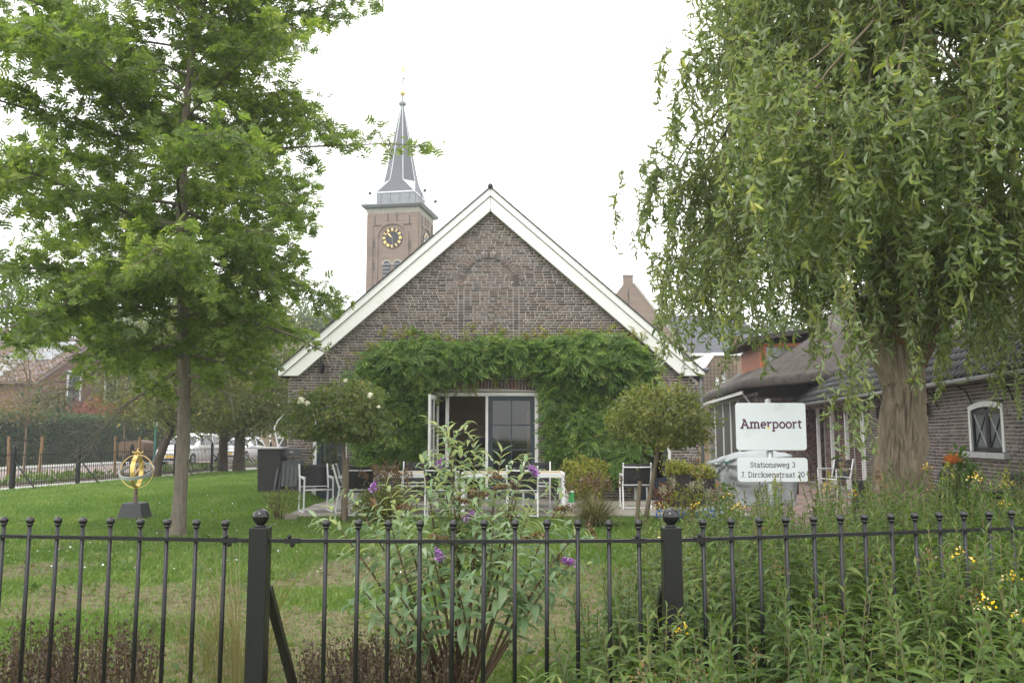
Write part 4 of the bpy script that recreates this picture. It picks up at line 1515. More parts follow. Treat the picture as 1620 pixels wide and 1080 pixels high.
T_ = .06
GL = {
    'A': (.92, [[(.16, .05), (.44, .97)], [(.44, .97), (.76, .05)], [(.26, .36), (.64, .36)], slab(.16, .05, .3), slab(.76, .05, .3), [(.24, .97), (.46, .97)]]),
    'S': (.62, [arc(.32, .72, .21, .21, 20, 270) + arc(.32, .29, .22, .22, 90, -160)[1:], [(.52, .80), (.52, .96)], [(.10, .06), (.10, .22)]]),
    'J': (.5, [[(.34, .95), (.34, .25)] + arc(.2, .25, .14, .2, 0, -150), slab(.34, .95, .34)]),
    'D': (.8, [[(.2, .05), (.2, .95)], [(.06, .95), (.36, .95)] + arc(.36, .5, .34, .45, 90, -90) + [(.06, .05)]]),
    '.': (.24, [[(.12, .0), (.12, .12)]]),
    't': (.46, [[(.2, .9), (.2, .2)] + arc(.32, .2, .12, .15, 180, 300), [(.04, XH), (.42, XH)]]),
    'a': (.62, [arc(.28, .5, .19, .17, 150, 20) + [(.47, .05)], arc(.27, .22, .19, .17, 60, 330, 14), slab(.52, .05, .14)]),
    'i': (.32, [[(.16, .05), (.16, XH)], slab(.16, .05), [(.04, XH), (.16, XH)], [(.16, .84), (.16, .96)]]),
    'o': (.64, [arc(.32, .36, .24, .32, 0, 360, 18)]),
    'n': (.72, [[(.16, .05), (.16, XH)], [(.16, .45)] + arc(.36, .46, .19, .22, 150, 0) + [(.55, .05)], slab(.16, .05), slab(.56, .05), [(.03, XH), (.16, XH)]]),
    'm': (1.06, [[(.16, .05), (.16, XH)], [(.16, .45)] + arc(.34, .46, .17, .22, 150, 0) + [(.51, .05)], [(.51, .45)] + arc(.69, .46, .17, .22, 150, 0) + [(.86, .05)],
                 slab(.16, .05), slab(.51, .05), slab(.88, .05), [(.03, XH), (.16, XH)]]),
    's': (.5, [arc(.26, .51, .16, .16, 20, 260) + arc(.25, .2, .17, .16, 80, -160)[1:], [(.42, .55), (.42, .68)], [(.08, .04), (.08, .16)]]),
    'w': (.96, [[(.1, XH), (.28, .06)], [(.28, .06), (.48, XH)], [(.48, XH), (.68, .06)], [(.68, .06), (.86, XH)], slab(.1, XH, .24), slab(.86, XH, .24)]),
    'e': (.6, [[(.08, .37), (.52, .37)] + arc(.3, .36, .22, .31, 5, 315, 16)]),
    'g': (.66, [arc(.29, .38, .21, .29, 0, 360, 16), [(.5, XH), (.5, -.05)] + arc(.3, -.05, .2, .19, 0, -150), [(.5, XH), (.62, XH)]]),
    'r': (.52, [[(.16, .05), (.16, XH)], [(.16, .42)] + arc(.34, .46, .17, .2, 160, 40), slab(.16, .05, .28), [(.03, XH), (.16, XH)]]),
    'c': (.56, [arc(.3, .36, .22, .31, 45, 315, 14), [(.47, .5), (.47, .66)]]),
    'k': (.68, [[(.16, .05), (.16, .97)], [(.18, .3), (.5, XH)], [(.26, .38), (.56, .05)], slab(.16, .05), slab(.56, .05, .2), slab(.5, XH, .22), [(.03, .97), (.16, .97)]]),
    'p': (.70, [[(.16, -.27), (.16, XH)], arc(.36, .36, .23, .32, 130, -130, 14), slab(.16, -.27, .28), [(.03, XH), (.16, XH)]]),
    '3': (.58, [arc(.26, .72, .2, .22, 150, -80), arc(.26, .28, .23, .23, 80, -150)]),
    '2': (.58, [arc(.27, .72, .2, .22, 160, -20) + [(.08, .05)], [(.06, .05), (.5, .05)], [(.5, .05), (.5, .16)]]),
    '0': (.64, [arc(.32, .5, .23, .45, 0, 360, 20)]),
    ' ': (.36, []),
}


def ribbon(mb_, pts, th, y):
    pts = [Vector((p[0], p[1])) for p in pts]
    closed = (pts[0] - pts[-1]).length < 1e-4
    n_ = len(pts)
    Lf, Rt = [], []
    for i, p in enumerate(pts):
        a = pts[i - 1] if i > 0 else (pts[-2] if closed else p)
        c = pts[i + 1] if i < n_ - 1 else (pts[1] if closed else p)
        d = (c - a).normalized()
        nr = Vector((-d.y, d.x)) * th
        Lf.append(p + nr); Rt.append(p - nr)
    vs = [(q.x, y, q.y) for q in Lf] + [(q.x, y, q.y) for q in Rt]
    mb_.add(vs, [(i, n_ + i, n_ + i + 1, i + 1) for i in range(n_ - 1)])


def write(txt, parent, cx_, z, size, y, m, th=T_, accents=None, fit=None):
    wtot = sum(GL[c][0] for c in txt)
    s = size if fit is None else fit / wtot
    x = cx_ - wtot * s / 2
    for k, c in enumerate(txt):
        wd_, strokes = GL[c]
        if strokes:
            mb_ = MB()
            for si, stk in enumerate(strokes):
                mm = accents.get((k, si)) if accents else None
                tgt = MB() if mm else mb_
                ribbon(tgt, [(x + p[0] * s, z + p[1] * size) for p in stk], th * (s + size) / 2, y - .0004 * si)
                if mm:
                    tgt.build('letter_accent', mm, parent)
            mb_.build('letter', m, parent)
        x += wd_ * s


write('Amerpoort', pn1, .006, 1.525, .083, -.0235, 'plum', .082,
      {(3, 2): 'yellow_ink', (4, 3): 'teal_ink', (7, 2): 'teal_ink', (6, 0): 'plum'}, fit=.575)
write('Stationsweg 3', pn2, .008, 1.165, .050, -.0235, 'ink', .062, None, fit=.42)
write('J. Dircksenstraat 20', pn2, .008, 1.075, .050, -.0235, 'ink', .062, None, fit=.59)

# ------------------------------------------------------------------ garden furniture


def tub(parent, name, pts, r, m='white_metal', n=8):
    return MB().tube(pts, r, n).build(name, m, parent, smooth=True)


def sq(parent, name, pts, w_, h_, m='white_metal'):
    mb_ = MB()
    for a, c in zip(pts[:-1], pts[1:]):
        mb_.bar(a, c, w_, h_)
    return mb_.build(name, m, parent, bevel=.004)


def make_chair(label, group):
    """garden armchair: front towards -y, back at +y"""
    t = thing('garden_chair', label, 'chair', (0, 0, 0), 0, group)
    w2 = .27
    for s in (-1, 1):
        x = s * w2
        sq(t, 'side_frame', [(x, -.24, 0.02), (x, -.26, .64), (x, .22, .66)], .028, .035)
        sq(t, 'rear_leg', [(x, .26, .02), (x, .19, .44), (x, .33, .90)], .028, .035)
        sq(t, 'runner', [(x, -.25, .015), (x, .27, .015)], .028, .03)
        MB().box(x - .025, x + .025, -.27, .2, .655, .675).build('armrest', 'white_metal', t, bevel=.006)
    MB().box(-w2 + .015, w2 - .015, -.24, .22, .425, .44).build('seat', 'black_textile', t)
    mb_ = MB()
    n_ = 8
    for i in range(n_ + 1):
        u = i / n_
        yy_ = .195 + .135 * u + .025 * math.sin(PI * u)
        for x in (-w2 + .012, w2 - .012):
            mb_.v.append((x, yy_, .45 + .43 * u))
    for i in range(n_):
        mb_.f.append((2 * i, 2 * i + 1, 2 * i + 3, 2 * i + 2))
    bk = mb_.build('backrest', 'black_textile', t, smooth=True)
    md = bk.modifiers.new('thick', 'SOLIDIFY'); md.thickness = .012
    tub(t, 'crossbar', [(-w2, .335, .82), (0, .348, .815), (w2, .335, .82)], .013)
    tub(t, 'crossbar', [(-w2, .20, .47), (w2, .20, .47)], .013)
    tub(t, 'seat_rail', [(-w2, -.245, .43), (w2, -.245, .43)], .014)
    tub(t, 'foot_bar', [(-w2, .25, .03), (w2, .25, .03)], .011)
    return t


GRP = 'white-framed garden chairs'
chairs = [
    ((-2.72, 15.62, .033), 0 + R(180), 'white garden chair at the long table, nearest the wooden rose stake, back to the lawn'),
    ((-1.27, 15.55, .033), R(180), 'white garden chair at the table hidden behind the butterfly bush, back to the lawn'),
    ((0.19, 15.48, .033), R(178), 'white garden chair with black back near the right end of the table'),
    ((-1.95, 17.55, .033), R(4), 'white garden chair behind the table, in front of the left vine'),
    ((0.50, 17.5, .033), R(-3), 'white garden chair behind the table, in front of the closed blue door'),
    ((-3.74, 16.5, .02), R(24), 'white garden armchair standing apart at the left end of the terrace'),
    ((-3.05, 16.4, .033), R(95), 'white garden chair at the left table end, behind the rose stem'),
    ((2.45, 17.2, .033), R(180), 'white garden chair with black back alone beside the round shrub'),
    ((7.6, 20.3, .03), R(-62), 'white garden armchair by the farmhouse wall, right of the sign'),
]
proto = None
for loc, rz, lb in chairs:
    if proto is None:
        proto = make_chair(lb, GRP)
        c = proto
    else:
        c = copy_tree(proto)
        c['label'] = lb
    # chair faces -y at rz=0; backs towards the lawn are turned half round
    c.location = loc
    c.rotation_euler = (0, 0, rz)
# a small parasol clamp on the armchair
tables = [(-1.98, 16.35, 'white garden table with wooden top, left of the pair'), (0.02, 16.35, 'white garden table with slatted end and wooden top, right of the pair')]
for x, y, lb in tables:
    t = thing('garden_table', lb, 'table', (x, y, .033), 0, 'garden tables')
    for i in range(7):
        MB().box(-.90, .90, -.42 + i * .121, -.42 + i * .121 + .114, .725, .745).build('plank', 'table_wood', t, bevel=.003)
    fr_ = MB()
    fr_.box(-.955, .955, -.48, -.428, .66, .75).box(-.955, .955, .428, .48, .66, .75).box(-.955, -.903, -.428, .428, .66, .75).box(.903, .955, -.428, .428, .66, .75)
    fr_.build('apron', 'white_metal', t, bevel=.004)
    for sx in (-1, 1):
        for sy in (-1, 1):
            MB().box(sx * .925 - .035, sx * .925 + .035, sy * .45 - .035, sy * .45 + .035, 0, .659).build('leg', 'white_metal', t, bevel=.004)
        for yy_ in (-.15, .15):
            MB().box(sx * .925 - .02, sx * .925 + .02, yy_ - .03, yy_ + .03, .05, .659).build('end_slat', 'white_metal', t, bevel=.003)
        MB().box(sx * .925 - .02, sx * .925 + .02, -.414, .414, .03, .06).build('foot_rail', 'white_metal', t, bevel=.003)
ap = thing('apple', 'yellow and red apple lying on the left garden table', 'apple', (-1.02 - .2, 16.2, .78))
MB().ball((0, 0, .042), .048, 16, 10, (1, 1, .92)).build('fruit', 'apple', ap, smooth=True)
MB().tube([(0, 0, .08), (.006, 0, .1)], .004, 5).build('stalk', 'dry_stem', ap)
bx_ = thing('carton', 'small white carton with green side standing beside the right table', 'carton', (1.10, 16.7, .033))
MB().box(-.09, .09, -.10, .10, 0, .36).build('box', 'white_frame', bx_, bevel=.004)
MB().box(-.02, .092, -.104, -.1005, .16, .35).build('print', 'green_print', bx_)
MB().box(-.092, .092, -.102, .102, .36, .372).build('lid', 'white_frame', bx_)

# storage bin, folded chair, zigzag ornament
zb = .22
bn = thing('storage_bin', 'dark woven storage bin with pale lid at the barn corner', 'bin', (-5.30, 19.05, zb))
MB().add([(-.24, -.24, 0), (.24, -.24, 0), (.24, .24, 0), (-.24, .24, 0), (-.26, -.26, .95), (.26, -.26, .95), (.26, .26, .95), (-.26, .26, .95)],
         [(0, 3, 2, 1), (4, 5, 6, 7), (0, 1, 5, 4), (1, 2, 6, 5), (2, 3, 7, 6), (3, 0, 4, 7)]).build('body', 'rattan', bn, bevel=.015)
MB().box(-.29, .29, -.29, .29, .952, 1.0).build('lid', 'pale_grey', bn, bevel=.015)
zg = thing('zigzag_ornament', 'white zigzag metal ornament standing on the dark storage bin', 'ornament', (-5.18, 19.05, zb + 1.0))
pts = [(0.0, 0, 0), (-.10, 0, .42), (-.02, 0, .58), (.11, 0, .72)]
mb_ = MB()
for a, c in zip(pts[:-1], pts[1:]):
    mb_.bar(a, c, .02, .045, (0, 1, 0))
mb_.build('arm', 'white_metal', zg)
mb_ = MB()
pts = [(0.0, 0.001, .0), (.13, 0.001, .21), (.0, .001, .19), (.12, .001, .38)]
for a, c in zip(pts[:-1], pts[1:]):
    mb_.bar(a, c, .02, .04, (0, 1, 0))
mb_.build('arm', 'white_metal', zg)
fc = thing('folded_chair', 'grey plastic folding chair leaning folded against the storage bin', 'chair', (-4.84, 18.72, zb - .01), R(2))
tilt = lambda x, z, d=0.0: (x, .20 * z + d, z)
for s in (-1, 1):
    MB().bar(tilt(s * .31, 0), tilt(s * .24, .72), .04, .05).build('leg', 'grey_plastic', fc)
    MB().bar(tilt(s * .21, .12, .03), tilt(s * .21, .9, .03), .03, .04).build('back_stile', 'grey_plastic', fc)
MB().bar(tilt(-.3, .08), tilt(.3, .08), .03, .04).build('crossbar', 'grey_plastic', fc)
for i in range(4):
    x = -.135 + i * .09
    MB().bar(tilt(x, .16, -.01), tilt(x, .64, -.01), .078, .02, (0, 1, 0)).build('seat_slat', 'grey_plastic', fc)
MB().bar(tilt(-.22, .68, -.01), tilt(.22, .68, -.01), .03, .07).build('seat_edge', 'grey_plastic', fc)
MB().bar(tilt(-.22, .88, .04), tilt(.22, .88, .04), .03, .16).build('back_panel', 'grey_plastic', fc)
MB().bar(tilt(-.04, .90, .022), tilt(.04, .90, .022), .01, .025).build('maker_plate', 'pale_grey', fc)

# armillary sundial
sdl = thing('armillary_sundial', 'gold and grey armillary sundial on a dark tapered stone base on the lawn', 'sundial', (-6.70, 15.4, 0))
MB().lathe([(.325, 0), (.235, .27), (.21, .285)], 4, flat=PI / 4).build('base', 'anthracite', sdl, bevel=.01)
MB().lathe([(.06, .27), (.035, .31), (.05, .36), (.028, .40), (.04, .46), (.025, .52), (.03, .56)], 14).build('stem', 'stem_wood', sdl, smooth=True)


def bandring(r, w_, th, rot, n=48):
    mb_ = MB()
    for i in range(n):
        a = 2 * PI * i / n
        for rr, zz in ((r, -w_ / 2), (r, w_ / 2), (r - th, w_ / 2), (r - th, -w_ / 2)):
            mb_.v.append(tuple(rot @ Vector((rr * math.cos(a), rr * math.sin(a), zz)) + Vector((0, 0, .83))))
    for i in range(n):
        j = (i + 1) % n
        for k in range(4):
            k2 = (k + 1) % 4
            mb_.f.append((i * 4 + k, j * 4 + k, j * 4 + k2, i * 4 + k2))
    return mb_


RX = lambda a: Matrix.Rotation(R(a), 3, 'X')
RY = lambda a: Matrix.Rotation(R(a), 3, 'Y')
RZ = lambda a: Matrix.Rotation(R(a), 3, 'Z')
bandring(.285, .075, .012, RZ(8) @ RY(90)).build('meridian_band', 'gold', sdl, smooth=False)
bandring(.295, .06, .010, RX(24)).build('equator_band', 'zinc_pale', sdl)
bandring(.300, .012, .012, RX(90)).build('horizon_ring', 'gold', sdl)
MB().tube([(0, -.26, .66), (0, .26, 1.0)], .010, 8).build('gnomon', 'gold', sdl, smooth=True)
MB().tube([(0, 0, 1.11), (0, 0, 1.24)], .012, 8).build('top_pin', 'gold', sdl, smooth=True)
MB().tube([(-.095, 0, 1.19), (-.085, 0, 1.165), (-.04, 0, 1.16), (0, 0, 1.20), (.04, 0, 1.16), (.085, 0, 1.165), (.095, 0, 1.19)], .010, 8).build('top_scroll', 'gold', sdl, smooth=True)
MB().ball((0, 0, .56), .04, 12, 8).build('knuckle', 'gold', sdl, smooth=True)

# covered furniture under a grey tarpaulin
tp_ = thing('covered_stack', 'garden furniture stack under a tied grey tarpaulin beside the barn', 'tarpaulin', (5.05, 18.4, 0.02))
nu_, nv_ = 120, 60
Vt = []
for j in range(nv_ + 1):
    v = j / nv_
    for i in range(nu_):
        a = 2 * PI * i / nu_
        # rounded box plan
        ca, sa = math.cos(a), math.sin(a)
        pw = 0.38
        px = .86 * math.copysign(abs(ca) ** pw, ca)
        py = .50 * math.copysign(abs(sa) ** pw, sa)
        if v < .72:
            h_ = v / .72
            z = 1.02 * h_
            k = 1.0 - .03 * h_
            fold = .075 * (1 - h_ * .45) * math.sin(a * 13 + 3 * math.sin(a * 3)) + .05 * math.sin(a * 5 + h_ * 5) * (1 - h_)
            z = z * (1 + .10 * math.cos(a) - .05)
        else:
            h_ = (v - .72) / .28
            z = 1.02 + .16 * math.sin(h_ * PI / 2) + .10 * math.cos(a) * (1 - h_) - .05
            k = (1 - h_) * .97
            fold = .02 * math.sin(a * 9) * (1 - h_)
        Vt.append((px * (k + fold), py * (k + fold), z))
Vt = np.array(Vt)
nz_ = fbm(Vt[:, 0] * 3, Vt[:, 1] * 3, Vt[:, 2] * 3, 21) - .5
dx = Vt[:, 0] - (-.62)
dz = Vt[:, 2] - .88
knot = np.exp(-(dx ** 2 + dz ** 2) / .05)
ang = np.arctan2(dz, dx)
front = Vt[:, 1] < -.1
Vt[:, 1] += np.where(front, .05 * np.sin(ang * 9) * np.exp(-(dx ** 2 + dz ** 2) / .25) + .06 * knot, 0)
Vt += nz_[:, None] * np.array([.16, .20, .14])
Vt[:, 2] = np.maximum(Vt[:, 2], .01)
ii, jj = np.meshgrid(np.arange(nv_), np.arange(nu_), indexing='ij')
j2 = (jj + 1) % nu_
Ft = np.stack([ii * nu_ + jj, ii * nu_ + j2, (ii + 1) * nu_ + j2, (ii + 1) * nu_ + jj], -1).reshape(-1, 4)
npmesh('cover', Vt, Ft, 'tarp', tp_, smooth=True)
MB().tube([(-.62, -.50, .86), (-.58, -.55, .9), (-.66, -.56, .92), (-.60, -.55, .84), (-.52, -.53, .95)], .012, 6).build('tie_cord', 'teal', tp_, smooth=True)

# planters


def planter(loc, w_, d_, h_, label, m='rattan'):
    t = thing('planter', label, 'planter', loc)
    mb_ = MB()
    mb_.box(-w_ / 2, w_ / 2, -d_ / 2, -d_ / 2 + .03, 0, h_).box(-w_ / 2, w_ / 2, d_ / 2 - .03, d_ / 2, 0, h_)
    mb_.box(-w_ / 2, -w_ / 2 + .03, -d_ / 2 + .03, d_ / 2 - .03, 0, h_).box(w_ / 2 - .03, w_ / 2, -d_ / 2 + .03, d_ / 2 - .03, 0, h_)
    mb_.build('tub', m, t)
    MB().box(-w_ / 2 + .03, w_ / 2 - .03, -d_ / 2 + .03, d_ / 2 - .03, .02, h_ - .05).build('soil', 'soil', t)
    C = np.stack([RNG.uniform(-w_ / 2, w_ / 2, 70), RNG.uniform(-d_ / 2, d_ / 2, 70), h_ + RNG.uniform(0, .22, 70)], 1)
    p_, d__, n_, s_ = cluster_leaves(C, .06, 14, .075)
    npmesh('foliage', *leaves(DIAMOND[0], DIAMOND[1], p_, d__, n_, s_), 'lime_leaf', t, kind='stuff')
    return t


planter((3.42, 17.7, .033), .42, .42, .66, 'tall dark woven planter with yellow-green plant right of the barn door')
planter((3.90, 18.0, .033), .55, .40, .55, 'low dark planter of lime leaves in front of the tarpaulin')
planter((6.75, 21.6, .03), .7, .4, .42, 'dark planter with yellow-green leaves by the farmhouse doors')
rg_ = thing('inflatable_ring', 'blue and white inflatable ring lying flat on the terrace edge', 'pool ring', (3.15, 15.1, .03))
mb_ = MB()
mb_.tube([(.58 * math.cos(a), .34 * math.sin(a), .068 + .02 * math.sin(3 * a)) for a in np.linspace(0, 2 * PI, 41)[:-1]], .068, 12, closed=True)
mb_.build('ring', 'blue_vinyl', rg_, smooth=True)
MB().tube([(.1, -.46, .10), (.1, -.46, .19)], .012, 8).build('valve', 'white_metal', rg_)

# dark lounge chairs under the farmhouse window


def lounge(loc, rz, label, w_):
    t = thing('lounge_chair', label, 'chair', loc, rz, 'dark lounge seats under the farmhouse window')
    MB().box(-w_ / 2, w_ / 2, -.36, .36, .05, .36).build('base', 'rattan', t, bevel=.02)
    MB().box(-w_ / 2 + .08, w_ / 2 - .08, -.34, .22, .362, .46).build('cushion', 'anthracite', t, bevel=.04)
    mb_ = MB()
    n_ = 10
    for i in range(n_ + 1):
        u = i / n_
        y_ = .22 + .16 * u + .05 * math.sin(u * PI)
        z_ = .40 + .48 * u
        for x, y2 in ((-w_ / 2 + .03, y_ - .06), (-w_ / 4, y_), (w_ / 4, y_), (w_ / 2 - .03, y_ - .06)):
            mb_.v.append((x, y2, z_))
    for i in range(n_):
        for k in range(3):
            mb_.f.append((i * 4 + k, i * 4 + k + 1, i * 4 + k + 5, i * 4 + k + 4))
    bk = mb_.build('backrest', 'grey_plastic' if w_ < .8 else 'rattan', t, smooth=True)
    md = bk.modifiers.new('thick', 'SOLIDIFY'); md.thickness = .05
    for s in (-1, 1):
        MB().box(s * (w_ / 2 - .04) - .04, s * (w_ / 2 - .04) + .04, -.36, .30, .364, .60).build('armrest', 'rattan', t, bevel=.02)
    return t


lounge((6.62, 13.6, .01), R(-150), 'dark curved lounge chair nearest the willow trunk under the farmhouse window', .62)
lounge((7.35, 12.8, .01), R(-84), 'wide black lounge seat at the right edge against the farmhouse wall', 1.05)
lounge((6.95, 16.4, .03), R(-140), 'dark lounge chair behind the willow trunk, beside the white armchair', .62)

# small stone block by the terrace corner
sb = setp(MB().box(-.11, .11, -.07, .07, 0, .11).build('stone_block', 'slab', None, bevel=.01, loc=(-3.84, 15.1, 0)), 'small pale stone block at the front left corner of the terrace', 'stone')
sb.rotation_euler = (0, .05, .15)

# ------------------------------------------------------------------ parked cars


def make_car(name, label, loc, heading, Lc, Wc, Hc, boxy=0.0):
    """front towards +x in local space"""
    t = thing(name, label, 'car', loc, heading, 'white cars parked in the street')
    hw = Wc / 2
    # stations: x, top z of lower body (belt/hood), roof z, roof half width
    fr, re = Lc / 2, -Lc / 2
    hood = .56 * Hc
    belt = .60 * Hc
    S = [(re, .50 * Hc, .50 * Hc, .80), (re + .05, belt, .72 * Hc, .80), (re + .22, belt, .90 * Hc, .78), (re + .55, belt, .985 * Hc, .78), (re + 1.3, belt, Hc, .78),
         (.1, belt, .99 * Hc, .77), (fr - 1.62, belt - .01, .92 * Hc, .77), (fr - 1.02, hood + .03, hood + .05, .80), (fr - .5, hood - .05, hood - .03, .80), (fr - .12, hood - .16, hood - .13, .78), (fr, .36 * Hc, .36 * Hc + .02, .74)]
    zb_ = .20
    rows = []
    for x, zs, zt, wr_ in S:
        end = .90 if x in (re, fr) else 1.0
        w_ = hw * end
        rows.append([(x, 0, zb_), (x, w_ * .90, zb_), (x, w_ * .985, zb_ + .14), (x, w_, (zb_ + zs) / 2), (x, w_ * .97, zs), (x, w_ * (wr_ if zt - zs > .08 else .90), zt - .02 * (zt > zs)), (x, w_ * .5, zt + .025), (x, 0, zt + .035)])
    mb_ = MB()
    n_ = 8
    for s in (1, -1):
        k = len(mb_.v)
        for r_ in rows:
            mb_.v.extend([(x, s * y, z) for x, y, z in r_])
        for i in range(len(rows) - 1):
            for j in range(n_ - 1):
                q = (k + i * n_ + j, k + i * n_ + j + 1, k + (i + 1) * n_ + j + 1, k + (i + 1) * n_ + j)
                mb_.f.append(q if s > 0 else q[::-1])
        for e in (0, len(rows) - 1):
            mb_.f.append(tuple(k + e * n_ + j for j in range(n_)))
    body = mb_.build('body', 'car_white', t, smooth=True)
    md = body.modifiers.new('b', 'BEVEL'); md.width = .02; md.segments = 2; md.limit_method = 'ANGLE'; md.angle_limit = R(50)

    def lerp(a, c, u):
        return tuple(a[i] + (c[i] - a[i]) * u for i in range(3))
    # glass set proud of the cabin sides
    for s in (-1, 1):
        for i0, i1 in ((2, 4), (4, 5), (5, 6)):
            a0, a1 = rows[i0][4], rows[i0][5]
            c0, c1 = rows[i1][4], rows[i1][5]
            ins = .06
            q = [lerp(a0, a1, .08), lerp(c0, c1, .08), lerp(c0, c1, .88), lerp(a0, a1, .88)]
            q = [lerp(q[0], q[1], ins), lerp(q[1], q[0], ins), lerp(q[2], q[3], ins), lerp(q[3], q[2], ins)]
            MB().add([(x, s * (y + .008), z + .002) for x, y, z in q], [(0, 1, 2, 3)]).build('side_window', 'car_glass', t)
    a, c = rows[6], rows[7]
    q = [lerp(a[7], c[7], .1), lerp(a[5], c[5], .12), lerp(a[5], c[5], .92), lerp(a[7], c[7], .95)]
    MB().add([(x + .01, s * y * .95, z + .018) for s in (1,) for x, y, z in q] + [(x + .01, -y * .95, z + .018) for x, y, z in q], [(0, 1, 2, 3), (4, 7, 6, 5)]).build('windscreen', 'car_glass', t)
    for s in (-1, 1):
        MB().ball((fr - .13, s * hw * .72, hood - .23), .14, 12, 8, (.55, 1.25, .6)).build('headlight', 'lamp_glass', t, smooth=True)
        MB().ball((fr - 1.35, s * (hw + .07), belt + .06), .09, 10, 6, (.6, 1, .7)).build('mirror', 'car_white', t, smooth=True)
        for xw in (fr - .72, re + .68):
            wv = MB()
            o = wv.tube([(0, -.1, 0), (0, .1, 0)], .31, 20).build('wheel', 'rubber', t, smooth=False, loc=(xw, s * (hw - .09), .31))
            MB().tube([(0, -.104, 0), (0, .104, 0)], .20, 14).build('rim', 'galvanised', o)
            MB().tube([(0, -.108, 0), (0, .108, 0)], .05, 8).build('hub', 'dark_metal', o)
    MB().box(fr - .03, fr + .02, -.26, .26, .40, .51).build('number_plate', 'plate_yellow', t)
    MB().box(fr - .06, fr + .012, -.55, .55, .24, .36).build('lower_grille', 'rubber', t)
    MB().box(fr - .05, fr + .008, -.35, .35, .535, .585).build('grille', 'rubber', t)
    for s in (-1, 1):
        MB().box(re - .02, re + .06, s * hw * .8 - .1, s * hw * .8 + .1, .62, .85).build('tail_light', 'orange_wood', t)
        MB().box(-.02, .14, s * hw * 1.0 - .012, s * hw * 1.0 + .012, belt - .08, belt - .05).build('door_handle', 'car_white', t)
    return t


hd = math.atan2(-SD[1], -SD[0])
make_car('parked_car', 'larger white car parked nearer the camera beyond the street fence', (-17.6, 47.2, -.05), hd, 4.3, 1.8, 1.66)
make_car('parked_car', 'smaller white hatchback parked behind the larger white car', (-17.1, 54.4, -.05), hd, 3.55, 1.65, 1.48)
# brown covered cart behind the sundial
ct = thing('cart', 'low brown covered cart with a black wheel across the street', 'cart', (-17.9, 41.0, -.04), R(-15))
mb_ = MB()
mb_.prism([(-.7, .55), (.7, .55), (.7, 1.15)] + [(.7 * math.cos(a), 1.15 + .18 * math.sin(a)) for a in np.linspace(0, PI, 9)[1:-1]] + [(-.7, 1.15)], -.4, .4)
mb_.build('cover', 'dry_stem', ct)
for y in (-.45, .45):
    MB().tube([(.3 * math.cos(a), y, .32 + .3 * math.sin(a)) for a in np.linspace(0, 2 * PI, 21)[:-1]], .05, 6, closed=True).build('wheel', 'rubber', ct, smooth=True)
MB().box(-.65, .65, -.35, .35, .30, .548).build('frame', 'rubber', ct)
lp_ = thing('lamp_post', 'slim teal street pole beside the curved street tree', 'pole', (-16.2, 39, 0))
MB().tube([(0, 0, 0), (0, 0, 4.2)], .05, 8).build('pole', 'teal', lp_)
MB().box(-.10, .10, -.03, .03, 1.9, 2.1).build('plate', 'pale_grey', lp_)

# ================================================================== PLANTS
# ------------------------------------------------------------------ oak


def bark_trunk(name, path, rad, m, parent, na=64, nl=120, ridge=.02, freq=11, seed=0, flare=0.0):
    """tapered trunk with real bark ridges"""
    path = np.array(path, float)
    s = np.concatenate([[0], np.cumsum(np.linalg.norm(np.diff(path, axis=0), axis=1))])
    u = np.linspace(0, s[-1], nl)
    P_ = np.stack([np.interp(u, s, path[:, k]) for k in range(3)], 1)
    # smooth the centre line
    for _ in range(6):
        P_[1:-1] = (P_[:-2] + 2 * P_[1:-1] + P_[2:]) / 4
    r_ = np.interp(u, s, rad)
    d = nrm(np.gradient(P_, axis=0))
    ref = np.array([0, 1.0, 0])
    sx = nrm(np.cross(d, ref)); sy = np.cross(sx, d)
    a = np.linspace(0, 2 * PI, na, endpoint=False)
    A_, U_ = np.meshgrid(a, u)
    ca, sa = np.cos(A_), np.sin(A_)
    wob = fbm(ca * 2.2, sa * 2.2, U_ * 1.2, seed, 3) - .5
    rid = np.clip(np.abs(fbm(ca * freq * .5 + wob * 2.2, sa * freq * .5 + np.sin(U_ * 7) * .35, U_ * 3.6, seed + 3, 2) - .5) * 4, 0, 1) ** .7
    rr = r_[:, None] * (1 + .22 * wob) + ridge * (rid - .35)
    if flare:
        rr = rr * (1 + flare * np.exp(-U_ / .22) * (1 + .35 * np.cos(A_ * 5 + seed)))
    V_ = P_[:, None] + rr[..., None] * (sx[:, None] * ca[..., None] + sy[:, None] * sa[..., None])
    i, j = np.meshgrid(np.arange(nl - 1), np.arange(na), indexing='ij')
    j2 = (j + 1) % na
    F_ = np.stack([i * na + j, i * na + j2, (i + 1) * na + j2, (i + 1) * na + j], -1).reshape(-1, 4)
    return npmesh(name, V_.reshape(-1, 3), F_, m, parent, smooth=True)


